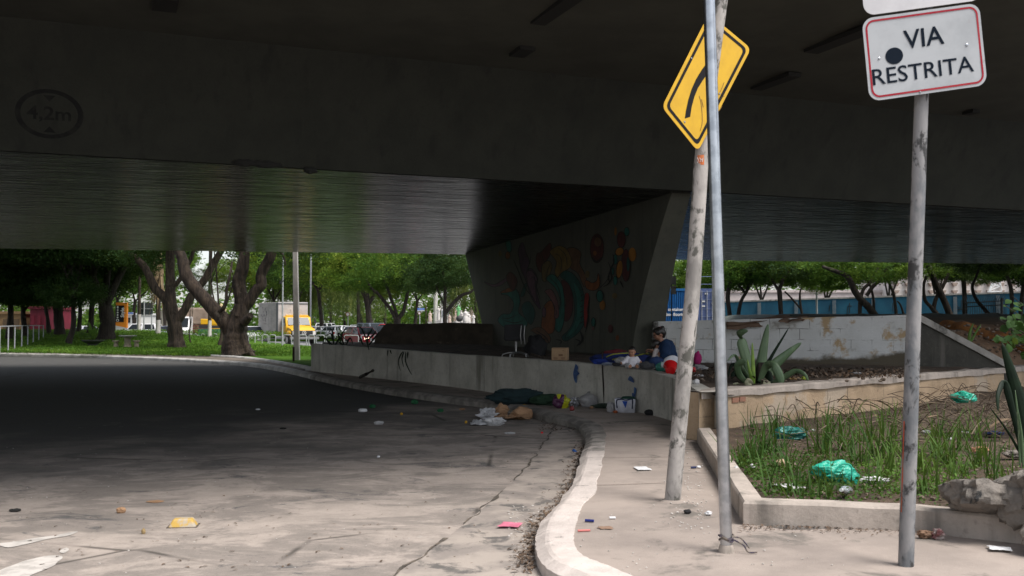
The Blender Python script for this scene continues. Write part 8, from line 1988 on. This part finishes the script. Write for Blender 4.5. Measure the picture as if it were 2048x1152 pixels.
for _ in range(900):
    p = rg.choice(kb_) + Vector((-abs(rg.gauss(0, .07)), rg.gauss(0, .08), .0)); a = rg.uniform(0, 6.28); l = rg.uniform(.015, .06); blade_mb(mb, p, p + Vector((math.cos(a) * l, math.sin(a) * l, rg.uniform(.0, .02))), l * rg.uniform(.2, .6), .15, 3)
for _ in range(420):
    px, py = rg.uniform(40, 1080), rg.uniform(830, 1140); p = gnd(px, py, .004); a = rg.uniform(0, 6.28); l = rg.uniform(.01, .05); blade_mb(mb, p, p + Vector((math.cos(a) * l, math.sin(a) * l, .004)), l * rg.uniform(.15, .5), .1, 3)
for _ in range(900):
    px, py = rg.uniform(1350, 1830), rg.uniform(742, 775); q = at(px, py, rg.uniform(16, 19.5)); p = Vector((q.x, q.y, .86)); a = rg.uniform(0, 6.28); l = rg.uniform(.03, .12); blade_mb(mb, p, p + Vector((math.cos(a) * l, math.sin(a) * l, rg.uniform(0, .05))), l * .5, .15, 3)
for _ in range(420):
    px = rg.uniform(1480, 2040); p = gnd(px, 1050 + (px - 1480) * .022 + abs(rg.gauss(0, 6)), KZ + .003); a = rg.uniform(0, 6.28); l = rg.uniform(.01, .04); blade_mb(mb, p, p + Vector((math.cos(a) * l, math.sin(a) * l, .008)), l * .5, .15, 3)
for _ in range(160):
    px, py = rg.uniform(1080, 1190), rg.uniform(838, 862); p = gnd(px, py, .012); a = rg.uniform(0, 6.28); l = rg.uniform(.03, .09); blade_mb(mb, p, p + Vector((math.cos(a) * l, math.sin(a) * l, .02)), l * .4, .15, 3)
o = mb.build("leaf_litter", mat("dead_leaf_bits", (0.07, 0.047, 0.032), (0.17, 0.11, 0.07), 12, rough=.95), recalc=False); tag(o, "dead leaf bits and grit gathered in the gutter and on the soil", "debris", kind="stuff")
mb = MB(); rg = random.Random(88)
for _ in range(130):
    px, py = rg.uniform(1340, 1840), rg.uniform(738, 778); q = at(px, py, rg.uniform(15.5, 20)); p = Vector((q.x, q.y, .84)); s = rg.uniform(.012, .05); mb.ellip(p, (s, s * rg.uniform(.6, 1.2), s * .6), 7, 5, Matrix.Rotation(rg.uniform(0, 3), 3, 'Z'), fn=lambda a, q_: q_ * (1 + .4 * noise.noise(a * 1.7 + p)))
for _ in range(260):
    px, py = rg.uniform(1850, 2048), rg.uniform(650, 720); q = at(px, py, rg.uniform(22, 25)); p = Vector((q.x, q.y, q.z)); s = rg.uniform(.02, .06); mb.ellip(p, (s, s, s * .6), 7, 5, fn=lambda a, q_: q_ * (1 + .4 * noise.noise(a * 1.7 + p)))
for _ in range(260):
    c = gnd(rg.uniform(1470, 2048), rg.uniform(840, 1000), .3)
    if in_planter(c.x, c.y): s = rg.uniform(.008, .03); mb.ellip(c, (s, s * rg.uniform(.6, 1.2), s * .6), 7, 5, fn=lambda a, q_: q_ * (1 + .4 * noise.noise(a * 1.7 + c)))
o = mb.build("soil_rubble", mat("small_rubble", (0.22, 0.17, 0.13), (0.10, 0.075, 0.055), 9, .4, .6, (0.4, 0.37, 0.33), 7, .62, .7, rough=.95)); tag(o, "small clods and stones scattered on the bare soil", "rubble", kind="stuff")

# ================================================================== PEOPLE
SKIN = mat("warm_brown_skin", (0.30, 0.15, 0.095), (0.26, 0.125, 0.08), 8, rough=.55); HAIR = mat("black_hair", (0.010, 0.008, 0.007), (0.02, 0.016, 0.013), 30, rough=.45, stretch=(3, 3, 1))
EYE_M = mat("dark_eye", (0.02, 0.015, 0.012), rough=.2); LIP = mat("lip", (0.25, 0.09, 0.07), rough=.5)
def head_parts(mb, c, r, R3):
    """skull, jaw, nose, ears; R3 turns the head so that local -Y is where it looks"""
    E = lambda p, s, **k: mb.ellip(c + R3 @ (Vector(p) * r), tuple(x * r for x in s), 14, 10, R3, **k)
    E((0, .08, .18), (.78, .95, .88)); E((0, -.22, -.28), (.62, .62, .72)); E((0, -.42, -.72), (.34, .30, .26)); E((0, -.86, -.18), (.12, .20, .14)); E((0, -.76, .02), (.08, .14, .25))
    E((.34, -.62, -.22), (.26, .22, .22)); E((-.34, -.62, -.22), (.26, .22, .22)); E((0, -.72, -.50), (.24, .14, .10))
    for x in (-1, 1): E((x * .76, .06, -.12), (.09, .18, .26))
def face_bits(parent, c, r, R3, origin):
    for x in (-1, 1): MB().ellip(c + R3 @ (Vector((x * .30, -.80, .05)) * r), (.11 * r, .06 * r, .06 * r), 10, 7, R3).build("eye", EYE_M, parent, origin)
    for x in (-1, 1): MB().ellip(c + R3 @ (Vector((x * .32, -.82, .22)) * r), (.18 * r, .05 * r, .035 * r), 8, 6, R3).build("eyebrow", HAIR, parent, origin)
    MB().ellip(c + R3 @ (Vector((0, -.86, -.50)) * r), (.19 * r, .05 * r, .05 * r), 10, 6, R3).build("lips", LIP, parent, origin)
def hand(mb, wr_, d, up, s, curl=.6):
    """palm, four unequal bent fingers and a thumb"""
    d = d.normalized(); sd2 = d.cross(up).normalized(); nn = sd2.cross(d)
    pc = wr_ + d * s * .45; mb.ellip(pc, (s * .24, s * .5, s * .13), 10, 7, Matrix((sd2, d, nn)).transposed())
    for k, (x, l) in enumerate(((-.17, .72), (-.06, .84), (.06, .78), (.17, .6))):
        p0 = wr_ + d * s * .75 + sd2 * s * x; p1 = p0 + d * s * l * .42 - nn * s * .05 * curl; p2 = p1 + (d * (1 - curl * .6) - nn * curl).normalized() * s * l * .34; p3 = p2 + (d * (1 - curl) - nn * curl * 1.2).normalized() * s * l * .24
        mb.tube([p0, p1, p2, p3], [s * .07, s * .065, s * .055, s * .04], 6)
    t0 = wr_ + d * s * .3 + sd2 * s * .2; t1 = t0 + (d * .5 + sd2 * .8 - nn * .2).normalized() * s * .32; t2 = t1 + (d * .9 + sd2 * .2 - nn * .4).normalized() * s * .26; mb.tube([t0, t1, t2], [s * .08, s * .07, s * .045], 6)

# -- seated woman, seen from her left side, looking down to the left; scale from the photograph
WY = 18.5; W0 = at(1332, 739, WY); W0.z = .885
wom = thing("person", "seated woman in dark blue shawl and jeans, hair tied up with pink, looking down left", "person", W0)
def wv_(cx, cz, dy=0.0): return W0 + Vector(((cx - 1075) / 1033, dy, (950 - cz) / 1033 - 0.0))
hc = wv_(938, 268); hR = Matrix.Rotation(R(-80), 3, 'Z') @ Matrix.Rotation(R(22), 3, 'X')
body = MB(); head_parts(body, hc, .112, hR)
body.tube([wv_(990, 440), wv_(975, 380), wv_(955, 320)], [.062, .054, .05], 10)
body.tube([wv_(1075, 830), wv_(1070, 700), wv_(1055, 560), wv_(1030, 460), wv_(1000, 410)], [.19, .165, .16, .15, .08], 14)
for s in (-1, 1):
    body.tube([wv_(1055, 455, s * .17), wv_(1040, 600, s * .22), wv_(985, 700, s * .18)], [.06, .048, .042], 9)
    wr_ = wv_(905 if s > 0 else 880, 640 if s > 0 else 600, s * .09 if s > 0 else -.12); body.tube([wv_(985, 700, s * .18), wr_], [.042, .03], 9); hand(body, wr_, Vector((-.8, -.1 * s, .25)), Vector((0, 0, 1)), .15, .7)
    body.tube([wv_(1080, 850, s * .12), wv_(900, 800, s * .24), wv_(820, 790, s * .26)], [.10, .085, .07], 10)
fuse(body.build("body", SKIN, wom, W0), .010, 4)
face_bits(wom, hc, .112, hR, W0)
hr = MB(); E = lambda p, s: hr.ellip(hc + hR @ (Vector(p) * .112), tuple(x * .112 for x in s), 16, 11, hR)
E((0, .22, .34), (.88, .95, .84)); E((.0, -.30, .72), (.70, .50, .36)); E((0, .75, .0), (.72, .55, .7)); E((.55, -.05, .32), (.34, .62, .5)); E((-.55, -.05, .32), (.34, .62, .5)); E((0, .62, -.5), (.55, .4, .45))
hr.ellip(wv_(1008, 160), (.055, .06, .05)); hr.ellip(wv_(1020, 185), (.04, .05, .05)); fuse(hr.build("hair", HAIR, wom, W0), .011, 3)
mb = MB(); mb.ellip(wv_(972, 148), (.036, .05, .022), rot=Matrix.Rotation(R(20), 3, 'Y'), fn=lambda p, q: q * (1 + .4 * noise.noise(p * 4))); mb.build("pink_hair_tie", fabric("pink_elastic", (0.75, 0.25, 0.33)), wom, W0)
sh_ = MB(); sh_.tube([wv_(1085, 870), wv_(1082, 760), wv_(1072, 650), wv_(1060, 540), wv_(1040, 450), wv_(1010, 395)], [.225, .215, .20, .195, .165, .08], 18)
for s in (-1, 1): sh_.tube([wv_(1045, 440, s * .12), wv_(1045, 520, s * .20), wv_(1020, 620, s * .24), wv_(985, 700, s * .2)], [.085, .09, .085, .07], 10)
for k in range(9):
    a = k * .8 - 2.2; sh_.tube([wv_(1040, 440) + Vector((math.cos(a) * .12, math.sin(a) * .14, 0)), wv_(1075, 640) + Vector((math.cos(a) * .195, math.sin(a) * .2, 0)), wv_(1085, 860) + Vector((math.cos(a) * .22, math.sin(a) * .225, 0))], [.02, .028, .03], 6)
fuse(sh_.build("shawl", fabric("dark_blue_shawl", (0.004, 0.02, 0.06), (0.007, 0.032, 0.09), .95), wom, W0), .012, 3)
tr2 = MB()
for s in (-1, 1): tr2.tube(spline([wv_(1090, 880, s * .1), wv_(960, 830, s * .19), wv_(815, 790, s * .25), wv_(800, 815, s * .24)], 5), [.118] * 5 + [.11] * 5 + [.095] * 6, 12); tr2.tube(spline([wv_(805, 800, s * .25), wv_(880, 860, s * .08), wv_(960, 895, -s * .05)], 5), [.088] * 5 + [.075] * 6, 12)
tr2.ellip(wv_(1085, 880), (.2, .21, .13)); fuse(tr2.build("jeans", fabric("dark_denim", (0.008, 0.025, 0.085), (0.012, 0.035, 0.11)), wom, W0), .014, 5)
for s in (-1, 1):
    ft = MB(); p = wv_(850 if s < 0 else 930, 880, -.2 * (1 if s < 0 else -.3)); ft.tube([p + Vector((.06, .06, .0)), p + Vector((0, 0, .01)), p + Vector((-.08, -.06, -.02)), p + Vector((-.13, -.09, -.03))], [.04, .045, .042, .025], 9); ft.build("foot", SKIN if s > 0 else fabric("pale_sock", (0.5, 0.47, 0.45)), wom, W0)
# -- small child held against her, dark hair, pale sleeve
C0 = wv_(870, 790, -.10); ch = thing("person", "small dark-haired child in a pale sleeve held against the seated woman's chest", "person", C0)
cc = wv_(882, 478, -.07); cR = Matrix.Rotation(R(95), 3, 'Z') @ Matrix.Rotation(R(10), 3, 'X')
cbm = MB(); head_parts(cbm, cc, .085, cR); cbm.tube([cc + Vector((.01, .0, -.06)), wv_(905, 600, -.06), wv_(915, 720, -.05), wv_(910, 800, -.04)], [.04, .075, .085, .09], 12)
cbm.tube([wv_(880, 580, -.12), wv_(840, 640, -.16), wv_(812, 715, -.17)], [.032, .028, .024], 8); hand(cbm, wv_(812, 715, -.17), Vector((-.15, 0, -1)), Vector((-1, 0, 0)), .075, .5)
cbm.tube([wv_(895, 800, -.06), wv_(820, 850, -.12), wv_(790, 900, -.14)], [.055, .045, .035], 8); fuse(cbm.build("body", SKIN, ch, C0), .009, 4); face_bits(ch, cc, .085, cR, C0)
hm_ = MB(); E = lambda p, s: hm_.ellip(cc + cR @ (Vector(p) * .085), tuple(x * .085 for x in s), 14, 10, cR); E((0, .2, .3), (.92, 1.0, .9)); E((0, -.3, .72), (.7, .5, .35)); E((0, .6, -.2), (.75, .55, .7)); fuse(hm_.build("hair", HAIR, ch, C0), .010, 3)
sl_ = MB(); sl_.tube(spline([wv_(885, 560, -.11), wv_(842, 640, -.165), wv_(818, 695, -.175)], 5), [.048] * 4 + [.042] * 3 + [.036] * 4, 10); sl_.tube([wv_(900, 570, -.06), wv_(912, 690, -.06), wv_(905, 790, -.05)], [.085, .096, .10], 12); sl_.tube([wv_(826, 690, -.17), wv_(800, 745, -.18)], [.036, .034], 9); fuse(sl_.build("pale_top", fabric("pale_cotton", (0.50, 0.45, 0.43)), ch, C0), .010, 4)

# -- baby in a white top, sitting on the wall edge of the terrace
BY = 18.15; B0 = at(1265, 733, BY); BZ = 1033.0 * .98
def bv(cx, cz, dy=0.0): return B0 + Vector(((cx - 435) / BZ, dy, (885 - cz) / BZ))
bb = thing("person", "baby in a white top sitting by the low wall's edge, reaching to a black shoe", "person", B0)
hb_ = bv(428, 615); bR = Matrix.Rotation(R(-28), 3, 'Z') @ Matrix.Rotation(R(16), 3, 'X'); k_h = .085
bm_ = MB(); head_parts(bm_, hb_, k_h, bR); bm_.tube([bv(425, 720), bv(425, 670)], [.045, .04], 10); bm_.tube([bv(435, 880), bv(432, 800), bv(428, 720)], [.11, .10, .075], 14)
bm_.tube([bv(345, 735), bv(285, 795, -.05), bv(210, 825, -.08)], [.042, .036, .028], 9); hand(bm_, bv(210, 825, -.08), Vector((-1, -.2, -.15)), Vector((0, 0, 1)), .07, .7)
bm_.tube([bv(505, 735), bv(545, 790, -.05), bv(585, 812, -.08)], [.042, .036, .028], 9); hand(bm_, bv(585, 812, -.08), Vector((1, -.3, -.1)), Vector((0, 0, 1)), .07, .5)
for s in (-1, 1): bm_.tube([bv(435 + s * 45, 870), bv(435 + s * 95, 868, -.10), bv(435 + s * 60, 878, -.17)], [.06, .05, .035], 9)
fuse(bm_.build("body", mat("baby_skin", (0.40, 0.20, 0.12), (0.34, 0.17, 0.10), 8, rough=.55), bb, B0), .008, 4); face_bits(bb, hb_, k_h, bR, B0)
hm_ = MB(); E = lambda p, s: hm_.ellip(hb_ + bR @ (Vector(p) * k_h), tuple(x * k_h for x in s), 14, 10, bR); E((0, .26, .36), (.82, .92, .80)); E((0, -.22, .76), (.66, .5, .30)); E((0, .62, -.05), (.68, .5, .6)); fuse(hm_.build("hair", HAIR, bb, B0), .009, 3)
tp_ = MB(); tp_.tube([bv(436, 885), bv(433, 800), bv(430, 735), bv(428, 705)], [.128, .118, .095, .055], 16)
for L_ in ([bv(370, 725), bv(330, 750, -.02), bv(285, 797, -.05), bv(225, 822, -.075)], [bv(490, 725), bv(515, 755, -.02), bv(545, 792, -.05), bv(570, 808, -.07)]): tp_.tube(spline(L_, 4), [.05] * 5 + [.044] * 4 + [.038] * 4, 10)
fuse(tp_.build("white_top", mat("white_printed_cotton", (0.68, 0.66, 0.69), (0.60, 0.58, 0.62), 9, .4, .6, (0.34, 0.26, 0.30), 22, .63, .70, rough=.9), bb, B0), .008, 5)
lg2 = MB()
for s in (-1, 1): lg2.tube([bv(435 + s * 40, 872), bv(435 + s * 98, 868, -.10), bv(435 + s * 62, 880, -.16)], [.068, .058, .045], 10)
fuse(lg2.build("grey_leggings", fabric("pale_grey_cotton", (0.42, 0.42, 0.43)), bb, B0), .010, 4)
crumple("black_shoe", "black shoe under the baby's hand on the low wall", "shoe", 1233, 732, 0, 17, 7, blackp, 131, .5, .15, 1.2, Y=18.0)
crumple("grey_blanket", "pale grey blanket bunched behind the baby", "blanket", 1245, 732, 0, 28, 19, fabric("pale_grey_fleece", (0.34, 0.34, 0.34)), 132, .6, .3, 1.6, Y=18.5)
crumple("blue_blanket", "royal blue blanket with yellow stripes heaped between the wall and the woman", "blanket", 1245, 731, 0, 116, 27, None, 133, .45, .22, 1.5, Y=19.4, mats=[fabric("royal_blue_fleece", (0.008, 0.022, 0.13), (0.006, 0.016, 0.09))] * 2)
yb = MB()
for L_ in ([(1213, 714), (1225, 709), (1240, 707), (1256, 706)], [(1225, 719), (1234, 717), (1243, 716)], [(1268, 712), (1282, 709), (1296, 707)]):
    P = [at(a, b2, 18.72 + .2 * abs(i - 1)) for i, (a, b2) in enumerate(L_)]; yb.tube(spline(P, 4), .012, 6)
o = yb.build("yellow_piping", fabric("acid_yellow_piping", (0.42, 0.45, 0.05))); o.parent = bpy.data.objects["blue_blanket"]; o.matrix_parent_inverse = Matrix.Translation(o.parent.location).inverted()
crumple("red_bundle", "dark red clothes bundle behind the blue blanket by the pier", "clothes", 1232, 716, 0, 50, 17, fabric("dark_red_cloth", (0.12, 0.012, 0.018)), 134, .6, .3, 1.5, Y=20.4)
crumple("blue_bag", "bright blue bag at the left end of the blanket heap", "bag", 1200, 728, 0, 30, 10, fabric("bright_blue_nylon", (0.012, 0.04, 0.26)), 135, .6, .3, 1.6, Y=18.9); crumple("white_wrapper", "crinkled white and blue wrapper before the blanket heap", "wrapper", 1216, 731, 0, 24, 6, plastic("white_blue_film", (0.35, 0.4, 0.5)), 136, .6, .5, 2.2, Y=18.5)
bpy.context.view_layer.update()
